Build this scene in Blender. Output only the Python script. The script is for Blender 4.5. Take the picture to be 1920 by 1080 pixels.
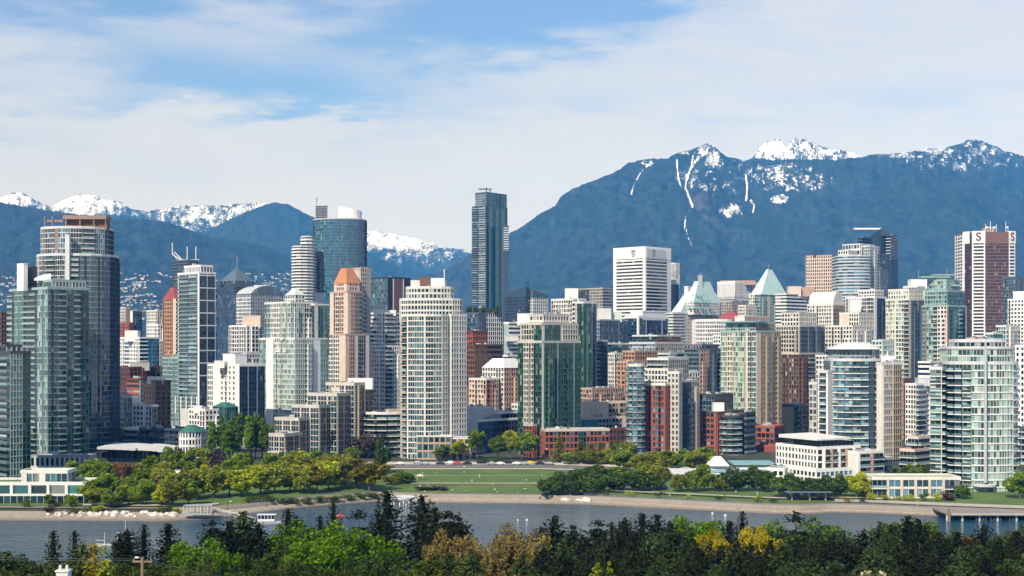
import bpy, bmesh, math, random
import numpy as np
from mathutils import Vector
random.seed(7); RNG = np.random.default_rng(7)
for o in list(bpy.data.objects): bpy.data.objects.remove(o)
SC = bpy.context.scene
COL = SC.collection
# ---------------------------------------------------------------- camera
F, CX, HY, H = 2520.0, 960.0, 650.0, 59.0          # focal length in px of the 1920 px photo, horizon row, eye height
cam = bpy.data.cameras.new('camera'); cam_o = bpy.data.objects.new('camera', cam); COL.objects.link(cam_o)
cam_o.location = (0, 0, H); cam_o.rotation_euler = (math.pi/2, 0, 0)
cam.sensor_width = 36; cam.lens = 36*F/1920; cam.shift_y = (HY-540)/1920
cam.clip_start = 1; cam.clip_end = 60000
SC.camera = cam_o
# ---------------------------------------------------------------- light
SUN_EL = math.radians(43)
SUN_H = Vector((-0.50, -0.866, 0)).normalized()
SDIR = Vector((SUN_H.x*math.cos(SUN_EL), SUN_H.y*math.cos(SUN_EL), math.sin(SUN_EL)))
sun = bpy.data.lights.new('sun', 'SUN'); sun.energy = 5.0; sun.angle = math.radians(0.5); sun.color = (1, .93, .83)
sun_o = bpy.data.objects.new('sun', sun); COL.objects.link(sun_o); sun_o.location = (-300, -300, 600)
sun_o.rotation_euler = (-SDIR).to_track_quat('-Z', 'Y').to_euler()
SC.view_settings.view_transform = 'Standard'; SC.view_settings.look = 'None'; SC.view_settings.gamma = 1
SC.view_settings.exposure = 0.16
SKY_STRENGTH = 0.1
world = bpy.data.worlds.new('World'); SC.world = world; world.use_nodes = True
def build_world():
    nt = world.node_tree; nt.nodes.clear(); N = nt.nodes; Lk = nt.links
    def new(t, **k):
        n = N.new(t)
        for a, b in k.items(): setattr(n, a, b)
        return n
    def val(s, v):
        if isinstance(v, (int, float)): s.default_value = v
        else: Lk.new(v, s)
    def m(op, a, b=0.0, c=None):
        n = new('ShaderNodeMath', operation=op); val(n.inputs[0], a); val(n.inputs[1], b)
        if c is not None: val(n.inputs[2], c)
        return n.outputs[0]
    def ramp(v, a, b, c=0.0, d=1.0):
        n = new('ShaderNodeMapRange', interpolation_type='SMOOTHSTEP'); val(n.inputs[0], v)
        for i, x in enumerate((a, b, c, d)): val(n.inputs[i+1], x)
        return n.outputs[0]
    def mix(f, a, b):
        n = new('ShaderNodeMix', data_type='RGBA'); val(n.inputs[0], f)
        for s, v in ((n.inputs[6], a), (n.inputs[7], b)):
            if isinstance(v, tuple): s.default_value = (*v, 1)
            else: Lk.new(v, s)
        return n.outputs[2]
    out = new('ShaderNodeOutputWorld'); bg = new('ShaderNodeBackground'); Lk.new(bg.outputs[0], out.inputs[0])
    bg.inputs[1].default_value = SKY_STRENGTH
    sky = new('ShaderNodeTexSky', sky_type='NISHITA'); sky.sun_disc = False
    sky.sun_elevation = SUN_EL; sky.sun_rotation = math.atan2(SUN_H.x, SUN_H.y) % (2*math.pi)
    sky.air_density = 1.0; sky.dust_density = 0.6; sky.ozone_density = 1.5
    tc = new('ShaderNodeTexCoord'); sp = new('ShaderNodeSeparateXYZ'); Lk.new(tc.outputs['Generated'], sp.inputs[0])
    x, y, z = sp.outputs
    az = m('ARCTAN2', x, y)
    el = m('ARCSINE', z)
    def noise(sx, sy, seed, detail=6, rough=.55):
        cb = new('ShaderNodeCombineXYZ'); val(cb.inputs[0], m('MULTIPLY', az, sx)); val(cb.inputs[1], m('MULTIPLY', el, sy)); cb.inputs[2].default_value = seed
        n = new('ShaderNodeTexNoise'); Lk.new(cb.outputs[0], n.inputs[0]); n.inputs['Scale'].default_value = 1; n.inputs['Detail'].default_value = detail; n.inputs['Roughness'].default_value = rough
        return n.outputs[0]
    n1 = noise(7, 26, 3.1); n2 = noise(16, 75, 9.7, 7, .6); n3 = noise(3, 9, 5.5, 4)
    waz = m('ADD', az, m('MULTIPLY', m('SUBTRACT', n1, .5), .22)); wel = m('ADD', el, m('ADD', m('MULTIPLY', m('SUBTRACT', n2, .5), .05), m('MULTIPLY', m('SUBTRACT', n3, .5), .05)))
    blue = 0.0
    # gaps of open sky between the cloud streaks: azimuth, elevation, half widths, depth
    for px, py, rx, ry, amp in ((1010, -5, 300, 60, 1.2), (560, 170, 300, 46, .85), (800, 80, 230, 50, .6), (70, 35, 300, 50, .6), (1400, -18, 150, 28, .8),
                                (270, 125, 330, 60, .45), (420, -10, 340, 50, .75), (120, 205, 220, 25, .4), (1000, 60, 300, 40, .35), (1800, 215, 260, 40, .2), (1200, 190, 330, 30, .18), (30, 265, 90, 12, .3), (640, 205, 160, 18, .4)):
        a0 = math.atan((px-CX)/F); e0 = math.atan((HY-py)/F)
        d = m('ADD', m('POWER', m('ABSOLUTE', m('MULTIPLY', m('SUBTRACT', waz, a0), F/rx)), 2), m('POWER', m('ABSOLUTE', m('MULTIPLY', m('SUBTRACT', wel, e0), F/ry)), 2))
        g = m('MULTIPLY', m('EXPONENT', m('MULTIPLY', d, -1)), amp)
        blue = m('ADD', blue, g)
    blue = m('ADD', blue, m('MULTIPLY', m('SUBTRACT', n1, .47), .55))
    blue = m('ADD', blue, m('MULTIPLY', m('SUBTRACT', n2, .5), .8))
    blue = m('ADD', blue, ramp(el, .27, .5, 0, .95))
    back = ramp(y, .6, .0, 0, .72)
    blue = m('ADD', blue, back)
    low = ramp(el, .06, .16, 0.0, 1.0)
    blue = m('MULTIPLY', blue, low)
    bl = ramp(blue, -.1, 1.15, 0.0, .86)
    tint = new('ShaderNodeMix', data_type='RGBA', blend_type='MULTIPLY'); tint.inputs[0].default_value = 1
    Lk.new(sky.outputs[0], tint.inputs[6]); tint.inputs[7].default_value = (.66, .93, 1.30, 1)
    cl = mix(ramp(el, .06, .25), (7.6, 7.8, 8.5), (6.1, 6.6, 7.8))
    cl = mix(m('MULTIPLY', ramp(n3, .35, .7), .5), cl, (5.5, 6.2, 7.6))
    sky_b = tint.outputs[2]
    Lk.new(mix(bl, cl, sky_b), bg.inputs[0])
build_world()
SC.cycles.max_bounces = 6; SC.cycles.diffuse_bounces = 2; SC.cycles.glossy_bounces = 3; SC.cycles.transmission_bounces = 2; SC.cycles.volume_bounces = 0
SC.cycles.transparent_max_bounces = 6
SC.cycles.use_denoising = True
# ---------------------------------------------------------------- helpers
def X(px, D): return (px-CX)/F*D
def Z(py, D): return H-(py-HY)/F*D
def tag(o, label=None, cat=None, group=None, kind=None):
    if label: o['label'] = label
    if cat: o['category'] = cat
    if group: o['group'] = group
    if kind: o['kind'] = kind
    return o
def empty(name, loc, rz=0.0, parent=None):
    o = bpy.data.objects.new(name, None); COL.objects.link(o); o.location = loc; o.rotation_euler = (0, 0, rz); o.empty_display_size = 1
    if parent: o.parent = parent
    return o
def link(name, me, parent=None, loc=None, rz=0.0):
    o = bpy.data.objects.new(name, me); COL.objects.link(o)
    if parent: o.parent = parent
    if loc is not None: o.location = loc
    if rz: o.rotation_euler = (0, 0, rz)
    return o
def mesh_np(name, v, f, mat, smooth=False, mi=None):
    """fast mesh from arrays; f is (M,k) with one k"""
    me = bpy.data.meshes.new(name); v = np.asarray(v, dtype=np.float32); f = np.asarray(f, dtype=np.int32)
    k = f.shape[1]
    me.vertices.add(len(v)); me.vertices.foreach_set('co', v.ravel())
    me.loops.add(f.size); me.loops.foreach_set('vertex_index', f.ravel())
    me.polygons.add(len(f)); me.polygons.foreach_set('loop_start', np.arange(0, f.size, k, dtype=np.int32)); me.polygons.foreach_set('loop_total', np.full(len(f), k, dtype=np.int32))
    for mm in (mat if isinstance(mat, (list, tuple)) else [mat]): me.materials.append(mm)
    if mi is not None: me.polygons.foreach_set('material_index', np.asarray(mi, dtype=np.int32))
    if smooth: me.polygons.foreach_set('use_smooth', np.ones(len(f), dtype=bool))
    me.update(); me.validate()
    return me
class MB:
    """collects boxes, prisms and tubes, then links them as ONE mesh object"""
    def __init__(s): s.v = []; s.f = []; s.m = []; s.mats = []
    def mi(s, mat):
        if mat not in s.mats: s.mats.append(mat)
        return s.mats.index(mat)
    def poly(s, pts, mat):
        i = len(s.v); s.v += [tuple(p) for p in pts]; s.f.append(tuple(range(i, i+len(pts)))); s.m.append(s.mi(mat))
    def prism(s, pts, z0, z1, mat, top=None, bottom=False, z1s=None):
        n = len(pts); i = len(s.v); k = s.mi(mat)
        s.v += [(p[0], p[1], z0) for p in pts]
        s.v += [(p[0], p[1], (z1 if z1s is None else z1s[q])) for q, p in enumerate(pts)]
        for q in range(n):
            r = (q+1) % n; s.f.append((i+q, i+r, i+n+r, i+n+q)); s.m.append(k)
        s.f.append(tuple(range(i+n, i+2*n))); s.m.append(s.mi(top) if top else k)
        if bottom: s.f.append(tuple(range(i+n-1, i-1, -1))); s.m.append(k)
    def box(s, x0, x1, y0, y1, z0, z1, mat): s.prism([(x0, y0), (x1, y0), (x1, y1), (x0, y1)], z0, z1, mat, bottom=True)
    def obox(s, p, u, n, s0, s1, t0, t1, z0, z1, mat):
        """box on a facade: s along u, t outward along n"""
        c = [(p[0]+u[0]*a+n[0]*b, p[1]+u[1]*a+n[1]*b) for a, b in ((s0, t1), (s1, t1), (s1, t0), (s0, t0))]
        s.prism(c, z0, z1, mat, bottom=True)
    def cone(s, c, r0, r1, z0, z1, mat, n=10, rot=0.0, cap=True):
        i = len(s.v); k = s.mi(mat)
        for r, z in ((r0, z0), (r1, z1)):
            s.v += [(c[0]+r*math.cos(rot+2*math.pi*q/n), c[1]+r*math.sin(rot+2*math.pi*q/n), z) for q in range(n)]
        for q in range(n):
            r = (q+1) % n; s.f.append((i+q, i+r, i+n+r, i+n+q)); s.m.append(k)
        if cap:
            s.f.append(tuple(range(i+n, i+2*n))); s.m.append(k); s.f.append(tuple(range(i+n-1, i-1, -1))); s.m.append(k)
    def tube(s, a, b, r, mat, n=6, r2=None):
        a = Vector(a); b = Vector(b); d = (b-a).normalized(); w = d.orthogonal().normalized(); h = d.cross(w); i = len(s.v); k = s.mi(mat)
        for c, rr in ((a, r), (b, r if r2 is None else r2)):
            s.v += [tuple(c+rr*(w*math.cos(2*math.pi*q/n)+h*math.sin(2*math.pi*q/n))) for q in range(n)]
        for q in range(n):
            e = (q+1) % n; s.f.append((i+q, i+e, i+n+e, i+n+q)); s.m.append(k)
        s.f.append(tuple(range(i+n, i+2*n))); s.m.append(k); s.f.append(tuple(range(i+n-1, i-1, -1))); s.m.append(k)
    def mesh(s, name, off=(0, 0, 0), smooth=False):
        me = bpy.data.meshes.new(name)
        me.from_pydata([(a-off[0], b-off[1], c-off[2]) for a, b, c in s.v], [], s.f)
        for mm in s.mats: me.materials.append(mm)
        me.polygons.foreach_set('material_index', s.m)
        if smooth: me.polygons.foreach_set('use_smooth', [True]*len(s.f))
        me.update(); return me
    def build(s, name, parent=None, off=(0, 0, 0), smooth=False, loc=None): return link(name, s.mesh(name, off, smooth), parent, loc)
# value noise
def vnoise(x, y, seed=0):
    xi = np.floor(x).astype(np.int64); yi = np.floor(y).astype(np.int64); xf = x-xi; yf = y-yi
    def hsh(a, b):
        h = (a*374761393 + b*668265263 + seed*144665) & 0x7fffffff; h = ((h ^ (h >> 13))*1274126177) & 0x7fffffff
        return ((h ^ (h >> 16)) & 0xffff)/65535.0
    u = xf*xf*(3-2*xf); w = yf*yf*(3-2*yf)
    return (hsh(xi, yi)*(1-u)+hsh(xi+1, yi)*u)*(1-w)+(hsh(xi, yi+1)*(1-u)+hsh(xi+1, yi+1)*u)*w
def fbm(x, y, oct=5, seed=0, gain=.5):
    a = 1.0; t = 0; s = 0
    for o in range(oct): t = t+a*vnoise(x, y, seed+o*17); s += a; a *= gain; x = x*2.03+11.3; y = y*2.03+5.7
    return t/s
# ---------------------------------------------------------------- materials
M = {}
def nodemat(name):
    m = bpy.data.materials.new(name); m.use_nodes = True; nt = m.node_tree; return m, nt, nt.nodes['Principled BSDF']
def N_(nt, t, **k):
    n = nt.nodes.new(t)
    for a, b in k.items(): setattr(n, a, b)
    return n
def setin(nt, sock, v):
    if hasattr(v, 'is_output') or isinstance(v, bpy.types.NodeSocket): nt.links.new(v, sock)
    elif isinstance(v, tuple): sock.default_value = (*v, 1) if len(v) == 3 else v
    else: sock.default_value = v
def nmix(nt, f, a, b, blend='MIX'):
    n = N_(nt, 'ShaderNodeMix', data_type='RGBA', blend_type=blend); setin(nt, n.inputs[0], f); setin(nt, n.inputs[6], a); setin(nt, n.inputs[7], b); return n.outputs[2]
def nmath(nt, op, a, b=0.0):
    n = N_(nt, 'ShaderNodeMath', operation=op); setin(nt, n.inputs[0], a); setin(nt, n.inputs[1], b); return n.outputs[0]
def nramp(nt, v, a, b, c=0.0, d=1.0):
    n = N_(nt, 'ShaderNodeMapRange'); setin(nt, n.inputs[0], v)
    for i, x in enumerate((a, b, c, d)): n.inputs[i+1].default_value = x
    return n.outputs[0]
def nnoise(nt, scale, detail=4, rough=.55, vec=None, stretch=None):
    n = N_(nt, 'ShaderNodeTexNoise'); n.inputs['Scale'].default_value = scale; n.inputs['Detail'].default_value = detail; n.inputs['Roughness'].default_value = rough
    tc = N_(nt, 'ShaderNodeNewGeometry'); v = tc.outputs['Position'] if vec is None else vec
    if stretch:
        mp = N_(nt, 'ShaderNodeMapping'); nt.links.new(v, mp.inputs[0]); mp.inputs['Scale'].default_value = stretch; v = mp.outputs[0]
    nt.links.new(v, n.inputs['Vector']); return n.outputs[0]
def wallmat(name, c, rough=.8, var=.22, streak=.25, grain=None):
    """painted concrete / brick / stone with weathering streaks and blotches"""
    m, nt, b = nodemat(name)
    n1 = nnoise(nt, .18, 5); n2 = nnoise(nt, 1.0, 4, .6, stretch=(1.3, 1.3, .09)); n3 = nnoise(nt, 2.2, 3)
    f = nmath(nt, 'ADD', nmath(nt, 'MULTIPLY', nmath(nt, 'SUBTRACT', n1, .5), var*2), nmath(nt, 'ADD', nmath(nt, 'MULTIPLY', nmath(nt, 'SUBTRACT', n2, .5), streak*2), nmath(nt, 'MULTIPLY', nmath(nt, 'SUBTRACT', n3, .5), var)))
    f = nmath(nt, 'ADD', f, 1.0)
    if grain: # brick courses read as a fine mottling at this distance
        n4 = nnoise(nt, 4.0, 2, .6, stretch=(1, 1, 3)); f = nmath(nt, 'ADD', f, nmath(nt, 'MULTIPLY', nmath(nt, 'SUBTRACT', n4, .5), grain))
    cb = N_(nt, 'ShaderNodeVectorMath', operation='SCALE'); cb.inputs[0].default_value = c; nt.links.new(f, cb.inputs['Scale'])
    nt.links.new(cb.outputs[0], b.inputs['Base Color']); b.inputs['Roughness'].default_value = rough
    M[name] = m; return m
def glassmat(name, c, blind=(.32, .31, .28), bf=.13, ior=1.62, rough=.06, wob=.05, var=1.0):
    """window glass: each pane differs a little in tint, in blinds drawn behind it and in the way it is set"""
    m, nt, b = nodemat(name)
    g = N_(nt, 'ShaderNodeNewGeometry'); oi = N_(nt, 'ShaderNodeObjectInfo')
    r = nmath(nt, 'FRACT', nmath(nt, 'ADD', g.outputs['Random Per Island'], nmath(nt, 'MULTIPLY', oi.outputs['Random'], 7.31)))
    cr = N_(nt, 'ShaderNodeValToRGB'); nt.links.new(r, cr.inputs[0]); el = cr.color_ramp.elements
    cr.color_ramp.interpolation = 'CONSTANT'
    V = lambda k: 1+(k-1)*var
    cols = [(0, tuple(x*V(.35) for x in c)), (.3, tuple(x*V(.8) for x in c)), (.55, tuple(x*V(1.3) for x in c)), (.8-bf*.5, tuple(x*V(1.9)+.006*var for x in c)), (1-bf*.8, tuple(.45*x+.55*y for x, y in zip(c, blind))), (1-bf*.35, blind)]
    el[0].position = 0; el[0].color = (*cols[0][1], 1); el[1].position = cols[1][0]; el[1].color = (*cols[1][1], 1)
    for p, q in cols[2:]:
        e = el.new(min(p, .995)); e.color = (*q, 1)
    nt.links.new(cr.outputs[0], b.inputs['Base Color'])
    b.inputs['Roughness'].default_value = rough; b.inputs['IOR'].default_value = ior
    wn = N_(nt, 'ShaderNodeTexWhiteNoise', noise_dimensions='1D'); nt.links.new(r, wn.inputs['W'])
    sub = N_(nt, 'ShaderNodeVectorMath', operation='SUBTRACT'); nt.links.new(wn.outputs['Color'], sub.inputs[0]); sub.inputs[1].default_value = (.5, .5, .5)
    sc = N_(nt, 'ShaderNodeVectorMath', operation='SCALE'); nt.links.new(sub.outputs[0], sc.inputs[0]); sc.inputs['Scale'].default_value = wob
    ad = N_(nt, 'ShaderNodeVectorMath', operation='ADD'); nt.links.new(g.outputs['Normal'], ad.inputs[0]); nt.links.new(sc.outputs[0], ad.inputs[1])
    nz = N_(nt, 'ShaderNodeVectorMath', operation='NORMALIZE'); nt.links.new(ad.outputs[0], nz.inputs[0]); nt.links.new(nz.outputs[0], b.inputs['Normal'])
    M[name] = m; return m
for nm, c in dict(white=(.80, .78, .75), offwhite=(.68, .66, .61), cream=(.69, .65, .58), beige=(.51, .475, .42), peach=(.66, .52, .42), pink=(.50, .34, .28), salmon=(.56, .38, .30),
                  grey=(.33, .33, .33), lightgrey=(.57, .57, .56), dark=(.055, .058, .062), black=(.02, .02, .022), palegreen=(.55, .61, .56), concrete=(.40, .37, .32), tealwall=(.045, .12, .125), tealpale=(.29, .40, .38),
                  slate=(.085, .12, .155), bluewall=(.05, .20, .30), navywall=(.03, .06, .10), tan=(.34, .27, .19), greenwall=(.04, .11, .085), seastone=(.25, .22, .18), umber=(.27, .19, .16)).items(): wallmat(nm, c)
for nm, c in dict(brick=(.30, .085, .05), brickdark=(.13, .04, .03), brickorange=(.42, .23, .14), brickbrown=(.17, .085, .06), brickpink=(.46, .31, .24)).items(): wallmat(nm, c, grain=.5)
for nm, c in dict(copper=(.56, .74, .67), orangeroof=(.50, .21, .10), greenroof=(.03, .13, .10), tealroof=(.20, .38, .40), redroof=(.28, .06, .05), gravel=(.30, .28, .25), whiteroof=(.66, .65, .62), steel=(.45, .47, .49), turf=(.10, .16, .04), wood=(.25, .17, .10), darkteal=(.03, .10, .10)).items(): wallmat(nm, c, rough=.6)
glassmat('g_teal', (.022, .095, .105), bf=.1, ior=1.9); glassmat('g_blue', (.012, .050, .10), bf=.08, ior=1.9); glassmat('g_navy', (.006, .018, .040), bf=.04); glassmat('g_green', (.013, .050, .038), blind=(.30, .36, .28), bf=.2); glassmat('g_pale', (.16, .25, .235), blind=(.52, .56, .53), bf=.22, var=1.2)
glassmat('g_grey', (.018, .040, .046), bf=.1); glassmat('g_black', (.008, .009, .011), bf=.05); glassmat('g_sky', (.065, .15, .20), blind=(.40, .47, .48)); glassmat('g_brown', (.030, .018, .016), bf=.1, blind=(.25, .18, .15)); glassmat('g_dteal', (.006, .030, .036), bf=.04)
glassmat('g_shang', (.048, .18, .21), bf=.0, var=.35, wob=.012, ior=1.9, blind=(.07, .22, .25)); glassmat('g_wall', (.026, .095, .14), bf=.02, var=.6, wob=.02, ior=1.9, blind=(.1, .2, .22)); glassmat('g_lime', (.22, .29, .20), blind=(.46, .50, .38), bf=.25); glassmat('g_cream', (.028, .052, .052), blind=(.42, .42, .38), bf=.16); glassmat('g_rail', (.13, .20, .20), bf=.05, blind=(.3, .36, .36))
def plain(name, c, rough=.5, metal=0.0):
    m, nt, b = nodemat(name); n = nnoise(nt, 3.0, 3); f = nramp(nt, n, .2, .8, .8, 1.2)
    cb = N_(nt, 'ShaderNodeVectorMath', operation='SCALE'); cb.inputs[0].default_value = c; nt.links.new(f, cb.inputs['Scale']); nt.links.new(cb.outputs[0], b.inputs['Base Color'])
    b.inputs['Roughness'].default_value = rough; b.inputs['Metallic'].default_value = metal; M[name] = m; return m
plain('metal_white', (.7, .7, .7), .4); plain('metal_grey', (.3, .31, .32), .4, .6); plain('metal_dark', (.03, .03, .032), .5); plain('red_paint', (.45, .04, .03), .35); plain('yellow_paint', (.7, .45, .03), .35)
plain('tyre', (.02, .02, .02), .8); plain('car_black', (.015, .016, .02), .25); plain('car_silver', (.45, .46, .48), .3, .4); plain('car_navy', (.02, .03, .07), .25); plain('car_white', (.72, .72, .70), .3); plain('crest_red', (.4, .03, .04), .5); plain('sign_blue', (.02, .16, .45), .4)
plain('skin', (.5, .32, .24), .6); plain('rock', (.62, .58, .52), .85); plain('bark', (.10, .075, .05), .9); plain('bark_pale', (.25, .21, .16), .9)
# ---------------------------------------------------------------- building kit
GZ = 3.6                                    # downtown ground level
def g(w, fr, gl, bay=1.6, fh=2.8, pw=.3, sh=.8, d=.34, sp=None): return dict(k='grid', w=w, fr=fr, gl=gl, bay=bay, fh=fh, pw=pw, sh=sh, d=d, sp=sp or fr)
def rb(w, fr, gl, fh=2.8, sh=1.2, d=.4, pw=.0, bay=0): return dict(k='ribbon', w=w, fr=fr, gl=gl, fh=fh, sh=sh, d=d)
def bal(w, slab, gl, fh=2.8, d=1.5, rail='g_rail', hr=1.0, th=.36, bay=1.8): return dict(k='balc', w=w, fr=slab, gl=gl, fh=fh, d=d, rail=rail, hr=hr, th=th, bay=bay)
def wl(w, fr, d=.18): return dict(k='wall', w=w, fr=fr, d=d)
def offset_poly(pts, d):
    n = len(pts); out = []
    for i in range(n):
        a = Vector(pts[i-1][:2]); b = Vector(pts[i][:2]); c = Vector(pts[(i+1) % n][:2])
        e1 = (b-a).normalized(); e2 = (c-b).normalized(); n1 = Vector((e1.y, -e1.x)); n2 = Vector((e2.y, -e2.x))
        k = n1+n2; k = k/max(.25, (1+n1.dot(n2))); out.append((b.x+k.x*d, b.y+k.y*d))
    return out
def corner(x0, xc, x1, D, a=45):
    """footprint of a block turned a degrees, whose left edge, near corner and right edge are sighted along three columns"""
    a = math.radians(a); Xc = X(xc, D); k0 = (x0-CX)/F; k1 = (x1-CX)/F
    L = (Xc-k0*D)/(math.cos(a)+k0*math.sin(a)); R = (k1*D-Xc)/(math.sin(a)-k1*math.cos(a))
    C = Vector((Xc, D)); l = Vector((-math.cos(a), math.sin(a)))*L; r = Vector((math.sin(a), math.cos(a)))*R
    return [tuple(C+l), tuple(C), tuple(C+r), tuple(C+l+r)]
def front(x0, x1, D, depth=14, sk=0.0):
    """footprint facing the camera; sk skews it so that one flank shows"""
    a, b = X(x0, D), X(x1, D); w = b-a
    return [(a, D+sk*w if sk > 0 else D), (b, D-sk*w if sk < 0 else D), (b+.0, D+depth+abs(sk)*w), (a, D+depth+abs(sk)*w)]
def arc(x0, x1, D, bulge, n=8, depth=10, skew=0.0):
    c = (X(x0, D+bulge)+X(x1, D+bulge))/2; h = (X(x1, D+bulge)-X(x0, D+bulge))/2; pts = []
    for i in range(n+1):
        ph = -math.pi/2+math.pi*i/n; pts.append((c+h*math.sin(ph), D+bulge*(1-math.cos(ph))+skew*math.sin(ph)))
    pts += [(c+h, D+bulge+depth+skew), (c-h, D+bulge+depth)]
    return pts
ALLB = []
class B:
    def __init__(s, name, label, D, a=45, cat='tower', wall='concrete', group=None, ppx=None, trim=None):
        s.name = name; s.label = label; s.D = D; s.a = a; s.cat = cat; s.wall = wall; s.group = group; s.parts = {}; s.wins = []; s.bals = []; s.extra = []; s.loc = None; s.trim = trim or wall
        s.subs = []; s.cl = 0
    def mb(s, part): return s.parts.setdefault(part, MB())
    def pts(s, x0, xc, x1, dD=0, a=None, depth=14):
        D = s.D+dD
        return front(x0, x1, D, depth) if xc is None else corner(x0, xc, x1, D, s.a if a is None else a)
    def blk(s, x0, xc, x1, yt, yb, L=None, R=None, dD=0, a=None, wall=None, depth=14, par=.9, clutter=None, roof='gravel', zt=None):
        return s.poly(s.pts(x0, xc, x1, dD, a, depth), yt, yb, [L, R] if xc is not None else [L], wall, par, clutter, roof, zt, D=s.D+dD)
    def poly(s, pts, yt, yb, st, wall=None, par=.9, clutter=None, roof='gravel', zt=None, D=None, z0=None):
        wall = wall or s.wall; D = D or min(p[1] for p in pts)
        zt = Z(yt, D) if zt is None else zt; zv = Z(yb, D)-3
        if z0 is None: z0 = 1.6
        if s.loc is None: s.loc = (sum(p[0] for p in pts)/len(pts), sum(p[1] for p in pts)/len(pts), z0)
        s.mb('wall').prism(pts, z0, zt, M[wall])
        if par:
            ins = offset_poly(pts, -.35); outp = offset_poly(pts, .28); n = len(pts); mb = MB(); k = M[s.trim]; s.extra.append(('parapet', mb))
            for q in range(n):
                r = (q+1) % n
                mb.prism([outp[q], outp[r], ins[r], ins[q]], zt-.35, zt+par, k, bottom=True)
            rm = MB(); rm.poly([(p[0], p[1], zt+.12) for p in offset_poly(pts, -.33)], M[roof]); s.extra.append(('roof', rm))
        n = len(pts); vis = 0
        for q in range(n):
            p = Vector(pts[q]); e = Vector(pts[(q+1) % n]); u = e-p; W = u.length
            if W < .3: continue
            u = u/W; nr = Vector((u.y, -u.x)); mid = (p+e)/2
            if nr.dot(-mid.normalized()) < .03: continue
            sty = st(vis) if callable(st) else (st[min(vis, len(st)-1)] if st else None); vis += 1
            if sty: s.facade(p, u, nr, W, max(z0+.3, zv), zt, sty, nr.dot(-mid.normalized()))
        if clutter is None: clutter = 3 if par else 0
        rnd = random.Random(int(pts[0][0]*100)+int(zt*10))
        for c in range(clutter):
            cx = sum(p[0] for p in pts)/n; cy = sum(p[1] for p in pts)/n; t = rnd.uniform(.1, .55); q = rnd.choice(pts)
            bx, by = cx+(q[0]-cx)*t, cy+(q[1]-cy)*t; sz = rnd.uniform(.7, 1.6); mb = MB(); a = math.radians(s.a)
            ux, uy = math.cos(a), math.sin(a); hh = rnd.uniform(.9, 2.1)
            mb.prism([(bx+ux*i*sz-uy*j*sz*.7, by+uy*i*sz+ux*j*sz*.7) for i, j in ((-1, -1), (1, -1), (1, 1), (-1, 1))], zt+.13, zt+.13+hh, M[rnd.choice(['lightgrey', 'steel', 'concrete', 'grey'])])
            if rnd.random() < .6: mb.cone((bx, by), sz*.4, sz*.4, zt+.13+hh-.05, zt+.5+hh, M['metal_dark'], 8)
            s.extra.append(('roof_unit', mb))
            if c == 0 and rnd.random() < .4: mb = MB(); mb.tube((bx, by, zt), (bx, by, zt+rnd.uniform(4, 9)), .14, M['metal_grey'], 5, .05); s.extra.append(('antenna', mb))
        return zt
    def facade(s, p, u, nr, W, z0, z1, strips, cosv):
        tot = sum(t['w'] for t in strips); at = 0.0; nstrip = len(strips)
        for si, t in enumerate(strips):
            w = W*t['w']/tot; s0, s1 = at, at+w; at = s1; k = t['k']; fr = M[t['fr']]
            if k == 'wall':
                s.mb('wall').obox(p, u, nr, s0+.01, s1-.01, -.1, t['d'], z0, z1, fr); continue
            fh = t['fh']; nf = max(1, int(math.ceil((z1-z0)/fh)))
            if k == 'grid' and w > 6.5 and t.get('bayw', 1) and fh < 3.3 and z1-z0 > 24 and t['bay'] < 3:
                # projecting bay stacks that stop short of the roof give the face relief and shade
                rb_ = random.Random(int(p.x*17+s0*5+z1*3)); nbay = max(1, int(w/11))
                for q in range(nbay):
                    bwid = min(w*.42, rb_.uniform(1.9, 3.6)*t['bay']); a = s0+w*(q+rb_.uniform(.15, .7))/nbay; a = min(max(a, s0+.4), s1-bwid-.4); zt_ = z1-t['fh']*rb_.choice((0, 1, 1, 2, 3))-.05; dp = rb_.uniform(.9, 1.5)
                    s.mb('wall').obox(p, u, nr, a, a+bwid, -.2, dp, z0, zt_, M[t['fr'] if not t['fr'].startswith('dark') else 'slate'])
                    s.facade(p+u*a+nr*dp, u, nr, bwid, z0, zt_, [dict(t, w=1, bayw=0, d=.2)], cosv)
            if k == 'grid':
                nb = max(1, round(w/t['bay'])); bw = w/nb; d = t['d']; pw = t['pw']*(.78 if t['pw'] > .4 else .9); sh = t['sh']*(.84 if t['sh'] > .45 else 1); mb = s.mb('facade_frame')
                rnd = random.Random(int(p.x*13+s0*7+z1)); dark_bays = set()
                if w > 5.2 and nb >= 4 and fh < 3.3 and z1-z0 > 20: # columns of slabs over flush black panes; recess shade put into their colour
                    for q in range(max(1, int(w/7))): dark_bays.add(rnd.randrange(0, nb))
                if pw > 0:
                    for i in range(nb+1):
                        c = s0+i*bw; a, b = max(s0, c-pw/2), min(s1, c+pw/2)
                        mb.obox(p, u, nr, a, b, -.05, d, z0, z1, fr)
                sp = M[t['sp']]
                for f in range(nf):
                    zb = z1-(f+1)*fh
                    if sh > 0:
                        run = None
                        for i in range(nb+1):
                            if i < nb and i not in dark_bays:
                                run = i if run is None else run; continue
                            if run is not None: mb.obox(p, u, nr, s0+run*bw+.01, s0+i*bw-.01, -.05, d-.035, max(zb, z0), zb+sh, sp); run = None
                            if i < nb: mb.obox(p, u, nr, s0+i*bw+.01, s0+(i+1)*bw-.01, -.05, d+.45, max(zb, z0), max(zb, z0)+.3, fr)
                    if zb < z0-.1 and f: continue
                    for i in dark_bays: s.wins.append((p, u, nr, s0+i*bw+pw/2, s0+(i+1)*bw-pw/2, max(zb, z0)+.32, zb+fh, 'g_black', cosv))
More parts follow.
